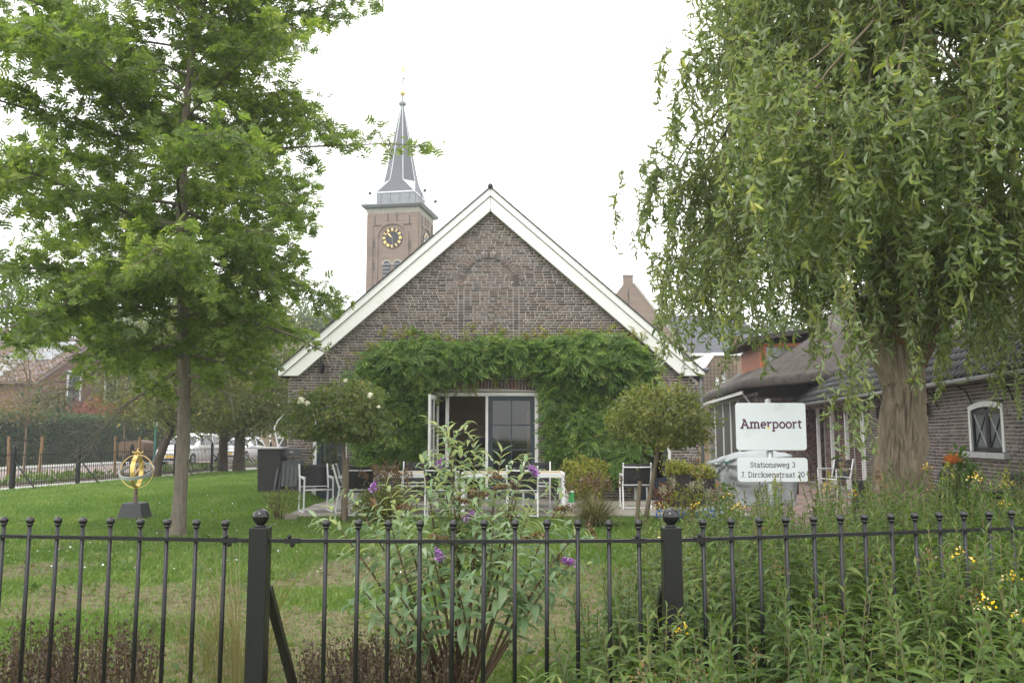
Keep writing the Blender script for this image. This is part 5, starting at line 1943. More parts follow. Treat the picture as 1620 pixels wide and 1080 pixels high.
oak = thing('oak_tree', 'young pin oak with lobed green leaves on the lawn, left of the barn', 'tree', (-4.85, 12.55, 0))
tz = np.linspace(0, 10.6, 16)
tpath = np.stack([-.0 + .05 * np.sin(tz * .9) - .012 * tz, .05 * np.sin(tz * .7 + 1), tz - .05], 1)
trad = np.interp(tz, [0, .3, 2, 4, 7, 10.6], [.108, .096, .086, .074, .045, .012])
bark_trunk('trunk', tpath, trad, 'oak_bark', oak, 70, 260, .010, 16, 4, flare=.30)
limbs, l0, l1 = [], [], []
lp, ld, ln_, ls = [], [], [], []
nl = 84
for k in range(nl):
    q = k / (nl - 1)
    z = 2.35 + 8.0 * q ** 0.95
    az = k * 2.39996 + random.uniform(-.3, .3)
    el = R(-4 + 54 * q + random.uniform(-17, 17))
    Lm = np.interp(z, [2.3, 3.0, 4.6, 6.2, 8.0, 10.4], [2.2, 3.2, 4.0, 3.7, 2.9, 1.0]) * random.uniform(.78, 1.08)
    if math.cos(az) < -.3:
        Lm *= 1.22
    # the bough that reaches across the spire
    if k == 31:
        az, el, Lm, z = R(-2), R(10), 3.75, 5.6
    if k == 9:
        az, el, Lm, z = R(-8), R(-7), 3.0, 3.35
    reach = Lm * math.cos(az) * math.cos(el)
    xmax = float(np.interp(z, [2.3, 3.2, 3.8, 4.6, 5.5, 7.3, 9], [.95, 1.25, 1.4, 1.6, 1.95, 2.1, 1.6])) * random.uniform(.85, 1.1)
    if reach > xmax and k not in (9, 31):
        Lm *= xmax / reach
    base = np.array([np.interp(z, tz, tpath[:, 0]), np.interp(z, tz, tpath[:, 1]), z])
    n_ = 9
    pts = [base]
    dirv = np.array([math.cos(az) * math.cos(el), math.sin(az) * math.cos(el), math.sin(el)])
    for i in range(n_):
        u = i / n_
        dirv = dirv + np.array([random.uniform(-.10, .10), random.uniform(-.10, .10), random.uniform(-.08, .05) - .035 * (1 - q) + .03 * q])
        dirv = dirv / np.linalg.norm(dirv)
        pts.append(pts[-1] + dirv * Lm / n_)
    pts = np.array(pts)
    limbs.append(pts); l0.append(.034 * (1 - .55 * q)); l1.append(.006)
    sarc = np.linspace(0, 1, n_ + 1)
    nt2 = int(Lm / (.12 if k in (9, 31) else .098))
    for j in range(nt2):
        u = .16 + .84 * (j + random.random()) / nt2
        b0 = np.array([np.interp(u, sarc, pts[:, c]) for c in range(3)])
        tdir = nrm(np.array([np.interp(min(1, u + .05), sarc, pts[:, c]) - np.interp(max(0, u - .05), sarc, pts[:, c]) for c in range(3)]))
        side = nrm(np.cross(tdir, [0, 0, 1.0])) * (1 if j % 2 else -1)
        v = nrm(tdir * random.uniform(.3, .9) + side * random.uniform(.4, 1.0) + np.array([0, 0, random.uniform(-.65, .75)]))
        tl = random.uniform(.35, .95) * (1.15 - .5 * u) * (.6 if k in (9, 31) else 1)
        tp2 = np.array([b0, b0 + v * tl * .5 + [0, 0, -.02], b0 + v * tl + [0, 0, -.07 * tl]])
        limbs.append(tp2); l0.append(.008); l1.append(.003)
        m_ = int(tl / .031)
        uu_ = np.sort(RNG.uniform(.15, 1.05, m_))[:, None]
        p_ = b0 + v * tl * uu_ + RNG.normal(size=(m_, 3)) * np.array([.045, .045, .055])
        lp.append(p_)
        dd_ = nrm(v[None] * .5 + RNG.normal(size=(m_, 3)) * .6 + np.array([0, 0, -.35]))
        ld.append(dd_)
        ln_.append(nrm(RNG.normal(size=(m_, 3)) * .55 + np.array([0, -.25, 1.0])))
        ls.append(RNG.uniform(.10, .18, m_))
lp, ld, ln_, ls = map(np.concatenate, (lp, ld, ln_, ls))
kp = lp[:, 2] > np.interp(lp[:, 0], [-4, -1.5, -.9, 1.0, 1.6, 3.2], [2.95, 2.85, 2.15, 2.25, 2.8, 2.8]) + RNG.normal(size=len(lp)) * .12
lp, ld, ln_, ls = lp[kp], ld[kp], ln_[kp], ls[kp]
V_, F_ = twig_tubes(limbs, l0, l1, 5)
npmesh('branches', V_, F_, 'oak_bark', oak, smooth=True, kind='stuff')
npmesh('crown', *leaves(OAK_T, OAK_F, lp, ld, ln_, ls), 'oak_leaf', oak, kind='stuff')
print('oak leaves', len(lp))

# ------------------------------------------------------------------ corkscrew willow
wlw = thing('willow_tree', 'big corkscrew willow with drooping twisted leaves and thick ridged trunk', 'tree', (4.55, 10.0, 0))
bark_trunk('trunk', [(-.02, 0, -.05), (0, 0, .5), (.02, 0, 1.2), (.04, 0, 1.9), (.02, 0, 2.5), (-.05, 0, 2.9)], [.255, .23, .21, .205, .235, .17], 'willow_bark', wlw, 300, 360, .055, 13, 8, flare=.08)
bark_trunk('side_stem', [(-.34, -.06, -.05), (-.30, -.05, .5), (-.22, -.03, 1.1), (-.12, -.02, 1.7), (-.05, 0, 2.1)], [.17, .15, .13, .12, .08], 'willow_bark', wlw, 160, 240, .036, 10, 18, flare=.08)
wl_paths = [
    ([(-.02, 0, 2.1), (-.22, .05, 2.6), (-.62, .1, 3.2), (-1.0, .1, 4.2), (-1.5, .2, 5.6), (-1.7, .2, 7.2)], (.19, .025), 'willow_bark'),
    ([(.05, 0, 2.0), (.36, .0, 2.6), (.72, .05, 3.25), (1.15, .1, 4.1), (1.7, 0, 5.3), (2.0, .0, 6.6)], (.12, .02), 'willow_red'),
    ([(.02, 0, 2.3), (.1, .12, 3.2), (.15, .3, 4.6), (.0, .4, 6.4), (.1, .4, 8.6)], (.16, .02), 'willow_bark'),
    ([(0, 0, 2.3), (-.05, -.5, 3.2), (-.3, -1.3, 4.4), (-.5, -1.9, 5.6)], (.13, .04), 'willow_red'),
    ([(0, 0, 2.4), (.3, .7, 3.4), (.6, 1.6, 4.8), (.8, 2.2, 6.2)], (.13, .04), 'willow_bark'),
]
for p_, (a_, b_), mt_ in wl_paths:
    bark_trunk('limb', p_, np.linspace(a_, b_, len(p_)), mt_, wlw, 110, 180, .02, 8, 3)
WR_, WC = 3.3, np.array([.70, -.2, 0.])
tw_paths, t0, t1 = [], [], []
lp, ld, ln_, ls = [], [], [], []
ends = [np.array(p[0][i]) for p in wl_paths for i in range(2, len(p[0]))]
nbough, per = 350, 11
for k in range(nbough * per):
    if k % per == 0:
        a = RNG.uniform(0, 2 * PI)
        rr = WR_ * math.sqrt(RNG.uniform(0.02, 1.0)) * (1 + .13 * math.sin(3 * a + 1.3) + .09 * math.sin(7 * a))
        edge = min(1.0, rr / WR_)
        top = 3.4 + 6.6 * math.sqrt(max(0, 1 - edge ** 2 * .93))
        low = 2.9 + .9 * edge * (.5 + .5 * math.sin(a * 3 + 1))
        B0 = np.array([WC[0] + rr * math.cos(a), WC[1] + rr * math.sin(a), low + (top - low) * RNG.uniform(0.02, 1) ** 0.85])
        if k // per >= nbough - 34:      # boughs that veil the fork and the limbs
            li = wl_paths[(k // per) % 4][0]
            q0 = np.array(li[RNG.integers(2, len(li))])
            B0 = q0 + np.array([RNG.normal() * .35, -RNG.uniform(.25, 1.1), RNG.uniform(-.1, .5)])
            a, edge = -PI / 2, .6
        out = np.array([math.cos(a), math.sin(a), 0])
        bl = RNG.uniform(.75, 1.25)
        e = ends[int(np.argmin([np.linalg.norm(q - B0) + .3 * RNG.uniform() for q in ends]))]
        mid = (e + B0) / 2 + np.array([RNG.normal() * .15, RNG.normal() * .15, .25])
        q1 = e * .7 + mid * .3 + RNG.normal(size=3) * .08
        q2 = mid * .4 + B0 * .6 + RNG.normal(size=3) * .08
        tw_paths.append(np.array([e, q1, mid, q2, B0])); t0.append(.022); t1.append(.009)
    p = B0 + RNG.normal(size=3) * np.array([.26, .26, .20])
    Lw = RNG.uniform(.35, 1.25) * bl * (1.2 if edge > .72 else 1.0)
    v = out * RNG.uniform(.2, .9) + np.array([RNG.normal() * .4, RNG.normal() * .4, RNG.uniform(-.1, .8)])
    n_ = 12
    pts = [p]
    ph = RNG.uniform(0, 6.28)
    sp_ = RNG.uniform(.8, 1.6)
    for i in range(n_):
        u = i / n_
        v = nrm(v * .80 + np.array([.38 * math.cos(ph + i * sp_), .38 * math.sin(ph + i * sp_), -.26 - .25 * u]))
        p = p + v * Lw / n_
        pts.append(p)
    pts = np.array(pts)
    if pts[-1, 2] < 1.8:
        pts[:, 2] += 1.8 - pts[-1, 2] + RNG.uniform(0, .4)
    wx, wy = 4.55 + pts[:, 0].mean(), 10.0 + pts[:, 1].mean()
    if wy < 8.6 and .20 < wx / wy < .385:       # the crown is cut back above the sign
        zmin = 1.45 + .085 * wy
        if pts[:, 2].min() < zmin:
            pts[:, 2] += zmin - pts[:, 2].min() + RNG.uniform(0, .5)
    tw_paths.append(pts); t0.append(.006); t1.append(.002)
    m_ = int(Lw / .0225)
    uu_ = np.linspace(.03, 1.0, m_)
    P_ = np.stack([np.interp(uu_, np.linspace(0, 1, n_ + 1), pts[:, c]) for c in range(3)], 1) + RNG.normal(size=(m_, 3)) * .014
    lp.append(P_)
    sd_ = RNG.normal(size=(m_, 3)) * .65
    sd_[:, 2] -= .8
    ld.append(nrm(sd_))
    ln_.append(nrm(RNG.normal(size=(m_, 3)) + out * .6))
    ls.append(RNG.uniform(.085, .205, m_))
# long trailing shoots that hang in front of the trunk and over the sign
for x0_, y0_, z0_, Lw in ((-1.85, -3.1, 2.75, 1.45), (-1.70, -3.0, 2.9, 1.5), (-2.25, -2.6, 3.6, 1.2), (-1.95, -2.9, 2.6, .95), (.55, -.9, 2.6, .9), (.62, -1.2, 2.5, .75), (-3.1, -1.5, 3.1, 1.15), (-2.95, -1.2, 3.2, .9),
                          (-.9, -2.2, 2.7, .75), (1.0, -1.6, 2.55, .7), (-2.6, -2.2, 3.3, .9), (-1.75, -3.2, 2.3, .9)):
    for rep in range(2):
        p = np.array([x0_, y0_, z0_]) + RNG.normal(size=3) * .06
        pts = [p]
        ph = RNG.uniform(0, 6.28)
        n_ = 16
        for i in range(n_):
            p = p + np.array([.35 * math.cos(ph + i * .9), .35 * math.sin(ph + i * .9), -1.0]) * Lw / n_
            pts.append(p)
        pts = np.array(pts)
        tw_paths.append(pts); t0.append(.006); t1.append(.002)
        m_ = int(Lw / .019)
        uu_ = np.linspace(.0, 1.0, m_)
        P_ = np.stack([np.interp(uu_, np.linspace(0, 1, n_ + 1), pts[:, c]) for c in range(3)], 1) + RNG.normal(size=(m_, 3)) * .012
        lp.append(P_)
        sd_ = RNG.normal(size=(m_, 3)) * .6; sd_[:, 2] -= .8
        ld.append(nrm(sd_)); ln_.append(nrm(RNG.normal(size=(m_, 3)))); ls.append(RNG.uniform(.08, .13, m_))
lp, ld, ln_, ls = map(np.concatenate, (lp, ld, ln_, ls))
WT = [ribbon_template(5, .195, c, s, t_)[0] for c, s, t_ in ((.6, .3, .5), (-1.2, .5, .8), (1.8, -.4, -.9), (2.8, .2, .6), (-2.2, -.6, 1.2), (.9, 1.1, -.6), (-.7, -1.0, 1.5), (4.2, .5, 1.2), (5.2, -.8, .4), (-3.6, .9, 1.0))]
WF = ribbon_template(5, .175, 0, 0, 0)[1]
V_, F_ = twig_tubes(tw_paths, t0, t1, 4)
npmesh('branches', V_, F_, 'twig', wlw, smooth=True, kind='stuff')
npmesh('crown', *leaves(WT, WF, lp, ld, ln_, ls), 'willow_leaf', wlw, kind='stuff')
print('willow leaves', len(lp))

# ------------------------------------------------------------------ wisteria on the barn front
wis = thing('wisteria', 'green wisteria climbing over the barn doors', 'climber', (0, BY, 0))
pin_v, pin_f = [], []
for i in range(6):
    y_ = .16 + i * .15
    for s in (-1, 1):
        k = len(pin_v)
        L_ = .30 - abs(i - 2.5) * .02
        dx_, dy_ = s * .85, .5
        pin_v += [(0, y_, -.02 * i), (dx_ * L_ * .5 - dy_ * .07 * s, y_ + dy_ * L_ * .5 + .07, -.02 * i + .01), (dx_ * L_, y_ + dy_ * L_, -.02 * i - .06), (dx_ * L_ * .5 + dy_ * .07 * s, y_ + dy_ * L_ * .5 - .07, -.02 * i + .01)]
        pin_f += [(k, k + 1, k + 2, k + 3)]
k = len(pin_v)
pin_v += [(0, 1.0, -.12), (.08, 1.15, -.13), (0, 1.36, -.2), (-.08, 1.15, -.13)]
pin_f += [(k, k + 1, k + 2, k + 3)]
PIN = np.array(pin_v), np.array(pin_f)


def wis_ok(x, z):
    """where the climber grows, in metres on the wall"""
    nb = .14 * (fbm(x * 2.2, z * 2.2, 0, 31, 3) - .5) * 2
    topz = np.interp(x, [-3.75, -3.3, -2.9, -2.0, -1.0, -.3, .6, 1.4, 2.4, 2.95, 3.25], [2.55, 3.15, 3.62, 3.72, 3.60, 3.70, 3.66, 3.82, 3.72, 3.5, 3.0]) + nb
    botz = np.interp(x, [-3.75, -3.4, -2.0, -1.86, -1.80, -1.2, -.75, -.3, .35, .72, .80, .95, 2.2, 2.9, 3.25], [2.3, .75, .55, .6, 2.62, 2.72, 2.78, 3.0, 2.90, 2.66, .70, .55, .48, .62, 2.55]) + nb * .6
    return (x > -3.7) & (x < 3.2) & (z < topz) & (z > botz)


cx_ = RNG.uniform(-3.75, 3.25, 26000); cz_ = RNG.uniform(.4, 4.0, 26000)
ok = wis_ok(cx_, cz_)
cx_, cz_ = cx_[ok][:7600], cz_[ok][:7600]
bul = fbm(cx_ * 1.3, cz_ * 1.3, 0, 41, 3)
dep = -.05 - (.14 + .95 * np.clip(bul - .35, 0, 1)) * RNG.uniform(.1, 1.0, len(cx_)) - .16 * sstep(2.6, 3.3, cz_) * RNG.uniform(0, 1, len(cx_))
pos = np.stack([cx_, dep, cz_], 1)
dd_ = nrm(np.stack([RNG.normal(size=len(cx_)) * .75, -np.abs(RNG.normal(size=len(cx_))) * .6, -.55 + RNG.normal(size=len(cx_)) * .45], 1))
nn2 = nrm(np.stack([RNG.normal(size=len(cx_)) * .4, -.9 + RNG.normal(size=len(cx_)) * .3, .7 + RNG.normal(size=len(cx_)) * .3], 1))
npmesh('foliage', *leaves(PIN[0], PIN[1], pos, dd_, nn2, RNG.uniform(.15, .30, len(cx_))), 'wisteria_leaf', wis, kind='stuff')
shp, shl = [], []
for k in range(70):
    x = RNG.uniform(-3.5, 3.1)
    top_ = [z for z in np.arange(1.0, 4.1, .05) if wis_ok(np.array([x]), np.array([z]))[0]]
    if not top_:
        continue
    p = np.array([x, -.12, top_[-1] - .05 if k % 3 else top_[0] + .05])
    v = np.array([RNG.normal() * .6, -.25, .8 if k % 3 else -.7])
    pts = [p]
    for i in range(7):
        v = nrm(v * .85 + np.array([RNG.normal() * .2, RNG.normal() * .08, -.14]))
        p = p + v * RNG.uniform(.04, .085)
        pts.append(p)
        shl += [p + RNG.normal(size=3) * .015 for _ in range(2)]
    shp.append(np.array(pts))
npmesh('shoots', *twig_tubes(shp, [.006] * len(shp), [.002] * len(shp), 4), 'green_stem', wis, kind='stuff')
shl = np.array(shl)
npmesh('shoot_leaves', *leaves(PIN[0], PIN[1], shl, rdir(len(shl), -.2), nrm(rdir(len(shl)) + np.array([0, -1.0, .5])), RNG.uniform(.06, .16, len(shl))), 'lime_leaf', wis, kind='stuff')
for pth in ([(-1.95, -.06, 0), (-1.98, -.08, .8), (-2.1, -.07, 1.6), (-2.0, -.08, 2.5), (-1.4, -.09, 3.0), (-.4, -.08, 3.15), (.6, -.08, 3.2)],
            [(.85, -.06, 0), (.92, -.08, .9), (.86, -.07, 1.7), (1.0, -.08, 2.5), (1.6, -.09, 3.1), (2.4, -.08, 3.3)],
            [(-2.1, -.07, .3), (-2.6, -.07, 1.3), (-2.9, -.07, 2.3), (-3.2, -.07, 2.9)], [(.95, -.07, .5), (1.6, -.07, 1.4), (2.1, -.07, 2.2), (2.6, -.07, 2.9)]):
    MB().tube(pth, np.linspace(.035, .014, len(pth)), 7).build('stem', 'stem_wood', wis, smooth=True)

# ------------------------------------------------------------------ standard shrubs


def ball_shrub(name, label, loc, c, rx, rz_, leafm, n_, size, stem, seed, flowers=0):
    t = thing(name, label, 'shrub', loc)
    u = RNG.normal(size=(n_, 3)); u = nrm(u)
    rad = RNG.uniform(.35, 1, n_) ** .45
    lum = 1 + .62 * (fbm(u[:, 0] * 2 + seed, u[:, 1] * 2, u[:, 2] * 2, seed, 3) - .5) * 2
    P_ = u * (rad * lum)[:, None] * np.array([rx, rx * .9, rz_])
    P_[:, 2] = np.where(P_[:, 2] < -.5 * rz_, -.5 * rz_ + (P_[:, 2] + .5 * rz_) * .5, P_[:, 2])
    P_ += np.array(c)
    d_ = nrm(u * .5 + RNG.normal(size=(n_, 3)) * .6 + np.array([0, 0, -.35]))
    nn_ = nrm(u + RNG.normal(size=(n_, 3)) * .5 + np.array([0, 0, .6]))
    npmesh('crown', *leaves(DIAMOND[0], DIAMOND[1], P_, d_, nn_, size * RNG.uniform(.6, 1.35, n_)), leafm, t, kind='stuff')
    MB().tube(stem, np.linspace(.042, .03, len(stem)), 10).build('trunk', 'stem_wood', t, smooth=True)
    paths = []
    for k in range(36):
        v = nrm(RNG.normal(size=3) + np.array([0, 0, .5]))
        e = np.array(c) + v * np.array([rx, rx, rz_]) * .85
        s0 = np.array(stem[-1])
        paths.append(np.array([s0, s0 * .5 + e * .5 + [0, 0, .1], e]))
    # stray shoots
    for k in range(26):
        v = nrm(RNG.normal(size=3) + np.array([0, 0, .1]))
        s0 = np.array(c) + v * np.array([rx, rx, rz_]) * .8
        e = s0 + v * RNG.uniform(.25, .55) + np.array([0, 0, -.08])
        paths.append(np.array([s0, (s0 + e) / 2 + [0, 0, .04], e]))
    npmesh('branches', *twig_tubes(paths, [.010] * len(paths), [.003] * len(paths), 5), 'twig', t, kind='stuff')
    sp_, sd2, sn2 = [], [], []
    for pth in paths[36:]:
        for q in np.linspace(.3, 1.05, 9):
            sp_.append(pth[0] + (pth[2] - pth[0]) * q + RNG.normal(size=3) * .02)
    sp_ = np.array(sp_)
    npmesh('shoot_leaves', *leaves(DIAMOND[0], DIAMOND[1], sp_, rdir(len(sp_), -.2), rdir(len(sp_), 1), size * RNG.uniform(.6, 1.2, len(sp_))), leafm, t, kind='stuff')
    return t


rose = ball_shrub('standard_rose', 'round rose shrub with a few white blooms on a tall stem, left of the doors', (-2.88, 14.8, 0), (-.06, 0, 1.80), .93, .56, 'rose_leaf', 7600, .075,
                  [(.0, 0, 0), (.01, 0, .6), (-.01, 0, 1.1), (-.03, 0, 1.5)], 3)
for i, (px, pz, r_) in enumerate(((-.58, 2.03, .075), (-.50, 1.99, .055), (.52, 2.12, .065), (.15, 2.36, .045), (.68, 1.93, .035), (-.36, 1.88, .03))):
    mb_ = MB()
    mb_.ball((0, 0, 0), r_ * .62, 12, 8)
    for k in range(14):
        v = nrm(RNG.normal(size=3))
        mb_.ball(tuple(v * r_ * .55), r_ * .42, 8, 5, (1, 1, .75))
    mb_.build('bloom', 'rose_white', rose, smooth=True, loc=(px, -.80 + .1 * (i % 3), pz))
stk_ = setp(MB().tube([(0, 0, 0), (.0, 0, 1.08)], .05, 9).build('stake', 'stem_wood', None, loc=(-2.83, 14.72, 0)), 'weathered wooden stake beside the rose stem', 'stake')
ball_shrub('standard_shrub', 'round yellow-green shrub on a leaning stem, right of the doors', (2.2, 14.4, 0), (.32, 0, 1.74), .84, .56, 'shrub_leaf', 7400, .07,
           [(0, 0, 0), (.10, 0, .5), (.20, 0, 1.0), (.27, 0, 1.4)], 7)
sp2 = setp(MB().tube([(0, 0, 0), (.07, 0, .7)], .035, 8).build('stake', 'stem_wood', None, loc=(2.08, 14.5, 0)), 'short grey stake leaning at the foot of the yellow-green shrub', 'stake')

# ------------------------------------------------------------------ low plants round the terrace


def bush(name, label, cat_, loc, w_, h_, leafm, n_, size, stems=10, group=None, stemm='dry_stem', d=None, tmpl=DIAMOND):
    t = thing(name, label, cat_, loc, 0, group)
    u_ = nrm(RNG.normal(size=(n_, 3))) * (RNG.uniform(.1, 1, n_) ** .45)[:, None]
    lump = 1 + .9 * (fbm(u_[:, 0] * 2.3 + loc[0], u_[:, 1] * 2.3 + loc[1], u_[:, 2] * 2.3, 61, 3) - .5)
    C = u_ * lump[:, None] * np.array([w_ * .5, (d or w_) * .5, h_ * .52]) + np.array([0, 0, h_ * .5])
    C[:, 2] = np.maximum(C[:, 2], .01)
    npmesh('foliage', *leaves(tmpl[0], tmpl[1], C, rdir(n_, .5), rdir(n_, .8), size * RNG.uniform(.6, 1.3, n_)), leafm, t, kind='stuff')
    paths = []
    for k in range(stems):
        a = RNG.uniform(0, 6.28)
        e = np.array([math.cos(a) * w_ * .4 * RNG.uniform(.3, 1), math.sin(a) * w_ * .4 * RNG.uniform(.3, 1), h_ * RNG.uniform(.7, 1.05)])
        paths.append(np.array([[e[0] * .2, e[1] * .2, 0], [e[0] * .6, e[1] * .6, h_ * .5], e]))
    npmesh('stems', *twig_tubes(paths, [.007] * stems, [.003] * stems, 5), stemm, t, kind='stuff')
    return t


def grass_tuft(name, label, loc, n_, h_, spread, leafm, cat_='grass', plumes=0, width=.022, foot=.12):
    t = thing(name, label, cat_, loc)
    T, F = ribbon_template(6, width, -1.5, 0, .4)
    T2 = [ribbon_template(6, width, c, 0, .5)[0] for c in (-.5, -1.0, -1.7, -2.3)]
    a = RNG.uniform(0, 2 * PI, n_)
    o = RNG.uniform(.05, 1, n_)
    base = np.stack([np.cos(a) * foot * o, np.sin(a) * foot * o, np.zeros(n_)], 1)
    d_ = nrm(np.stack([np.cos(a) * spread * o, np.sin(a) * spread * o, np.ones(n_)], 1))
    up = nrm(np.stack([-np.cos(a), -np.sin(a), np.full(n_, .4)], 1))
    npmesh('blades', *leaves(T2, F, base, d_, up, h_ * RNG.uniform(.6, 1.15, n_)), leafm, t, kind='stuff')
    if plumes:
        pp = []
        for k in range(plumes):
            i = RNG.integers(0, n_)
            e = base[i] + d_[i] * h_ * RNG.uniform(.9, 1.2)
            for q in range(26):
                pp.append(e + np.array([0, 0, 1]) * q * .006 + RNG.normal(size=3) * .018)
        pp = np.array(pp)
        npmesh('plumes', *leaves(DIAMOND[0], DIAMOND[1], pp, rdir(len(pp), .8), rdir(len(pp)), RNG.uniform(.03, .06, len(pp))), 'seedhead', t, kind='stuff')
    return t


grass_tuft('fountain_grass', 'feathery ornamental grass clump in front of the right table end', (1.32, 13.9, 0), 620, .62, .75, 'reed_leaf', plumes=26)
bush('sedum_clump', 'green clump with brown flower heads in front of the left table', 'plant', (-2.25, 14.6, 0), .95, .62, 'shrub_leaf', 1500, .06, 22)
grass_tuft('brown_grass', 'brownish plumed grass beside the rose stem', (-2.1, 14.8, 0), 420, .75, .5, 'reed_leaf', plumes=40)
bush('yellow_shrub', 'yellow-green shrub against the barn wall right of the doors', 'shrub', (1.50, 17.6, .03), 1.0, 1.05, 'lime_leaf', 2100, .07, 14)
bush('small_shrub', 'small reddish-green shrub at the left corner of the terrace', 'shrub', (-4.05, 15.1, 0), .75, .58, 'shrub_leaf', 420, .05, 22)
bush('hydrangea', 'hydrangea with cream flower heads in front of the dark planter', 'shrub', (2.95, 14.5, 0), .75, .66, 'lime_leaf', 420, .07, 16)
hyd = [o for o in COL.objects if o.name.startswith('hydrangea')][0]
for x, y, z in ((.05, -.1, .62), (.20, -.05, .64), (-.25, .0, .70), (-.40, .05, .55), (.36, 0, .5)):
    C = np.tile(np.array([[x, y, z]]), (120, 1)) + RNG.normal(size=(120, 3)) * .042
    npmesh('flower_head', *leaves(DIAMOND[0], DIAMOND[1], C, rdir(120), rdir(120), np.full(120, .035)), 'cream_flower', hyd, kind='stuff')
bush('bronze_plant', 'bronze-leaved plant beside the blue inflatable ring', 'plant', (2.72, 15.5, .02), .42, .62, 'red_leaf', 260, .07, 9)
bush('low_plant', 'yellow flowering low plant under the right garden table', 'plant', (-.05, 15.1, 0), .45, .26, 'lime_leaf', 280, .045, 8)
bush('low_plant', 'small golden plant beside the carton at the right table end', 'plant', (.86, 15.1, 0), .32, .24, 'lime_leaf', 160, .045, 6)
bush('perennial', 'thin green perennial in front of the tarpaulin', 'plant', (3.45, 14.0, 0), .4, .7, 'golden_leaf', 160, .10, 7, stemm='green_stem')
cal = bush('orange_flower_plant', 'tall leafy plant with an orange flower, right of the willow trunk', 'plant', (4.95, 9.5, 0), .5, 1.22, 'golden_leaf', 900, .10, 12, stemm='green_stem')
C = np.array([[-.16, -.12, 1.20]]) + RNG.normal(size=(260, 3)) * np.array([.032, .03, .016])
npmesh('flower', *leaves(DIAMOND[0], DIAMOND[1], C, rdir(260), rdir(260), RNG.uniform(.025, .05, 260)), 'orange_flower', cal, kind='stuff')
MB().tube([(-.05, 0, .6), (-.12, -.08, 1.0), (-.16, -.12, 1.19)], .006, 6).build('flower_stem', 'green_stem', cal)

# ------------------------------------------------------------------ hedge, street trees, trees behind
hg = thing('clipped_hedge', 'long clipped dark green hedge along the far side of the street', 'hedge', (0, 0, 0))
c0, c1 = np.array(st(18, 16.2)), np.array(st(46, 16.2))
n_ = 26000
k_ = RNG.uniform(16, 46, n_); f_ = RNG.uniform(0, 1, n_)
topm = f_ < .28
off = np.where(topm, RNG.uniform(15.2, 17.2, n_), 15.2 + RNG.normal(size=n_) * .10)
zz = np.where(topm, 2.62 + RNG.normal(size=n_) * .10, RNG.uniform(.0, 2.65, n_))
P_ = ST[None] + SD[None] * k_[:, None] + SN[None] * off[:, None]
npmesh('foliage', *leaves(DIAMOND[0], DIAMOND[1], np.concatenate([P_, zz[:, None]], 1), rdir(n_, -.3), nrm(RNG.normal(size=(n_, 3)) + np.array([.5, -.5, .7])), RNG.uniform(.10, .2, n_)), 'hedge_leaf', hg, kind='stuff')
mb_ = MB()
a = [st(16, 15.35), st(46, 15.35), st(46, 17.1), st(16, 17.1)]
mb_.add(a + [(x, y, 2.5) for x, y, _ in a], [(0, 3, 2, 1), (4, 5, 6, 7), (0, 1, 5, 4), (1, 2, 6, 5), (2, 3, 7, 6), (3, 0, 4, 7)])
mb_.build('twig_core', 'dark_timber', hg)


def tree(label, loc, h_, r_, zc, leafm, n_, size, tr, cl=70, lean=(0, 0), squash=1.0, group=None, bark='dark_bark', name='street_tree', curve=None):
    t = thing(name, label, 'tree', loc, 0, group)
    top = np.array([lean[0], lean[1], h_ * .75])
    pth = curve or [(0, 0, -.05), (lean[0] * .3, lean[1] * .3, h_ * .25), (lean[0] * .7, lean[1] * .7, h_ * .5), tuple(top)]
    bark_trunk('trunk', pth, np.linspace(tr, tr * .35, len(pth)), bark, t, 20, 50, .012, 8, 5, flare=.2)
    u = nrm(RNG.normal(size=(cl, 3)))
    C = u * (RNG.uniform(.25, 1, cl) ** .5)[:, None] * np.array([r_, r_, (h_ - zc) * squash]) + np.array([lean[0], lean[1], zc + (h_ - zc) * .05])
    C[:, 2] = np.maximum(C[:, 2], zc - (h_ - zc) * .45)
    paths = []
    for c in C[: cl // 2]:
        s0 = np.array([np.interp(c[2] * .75, [p[2] for p in pth], [p[k] for p in pth]) for k in (0, 1)] + [min(c[2] * .75, h_ * .7)])
        paths.append(np.array([s0, (s0 + c) / 2 + [0, 0, .15], c]))
    npmesh('branches', *twig_tubes(paths, [tr * .28] * len(paths), [.01] * len(paths), 5), bark, t, kind='stuff')
    p_, d__, nn_, s_ = cluster_leaves(C, r_ * .20, n_ // cl, size)
    npmesh('crown', *leaves(DIAMOND[0], DIAMOND[1], p_, d__, nn_, s_), leafm, t, kind='stuff')
    return t


STG = 'street trees along the left fence'
tree('street tree with a crooked curved trunk, left of the parked cars', (-12.55, 30.4, 0), 6.2, 2.1, 3.5, 'street_leaf', 9000, .14, .17, cl=90, lean=(1.1, 0), group=STG,
     curve=[(0, 0, -.05), (.02, 0, .5), (.32, 0, 1.3), (.62, 0, 2.0), (.60, 0, 2.9), (.5, 0, 4.6)])
tree('straight street tree whose trunk stands between the two white cars', (-11.95, 35.6, 0), 7.0, 3.0, 3.7, 'street_leaf', 12000, .15, .20, cl=110, group=STG)
tree('thicker dark street tree in front of the smaller white car', (-11.15, 35.2, 0), 6.8, 3.0, 3.7, 'street_leaf', 12000, .15, .24, cl=110, group=STG)
tree('yellowing street tree farther along near the barn corner', (-12.6, 48, 0), 7.5, 3.2, 3.8, 'street_leaf', 9000, .18, .2, cl=100, group=STG)
# young staked trees


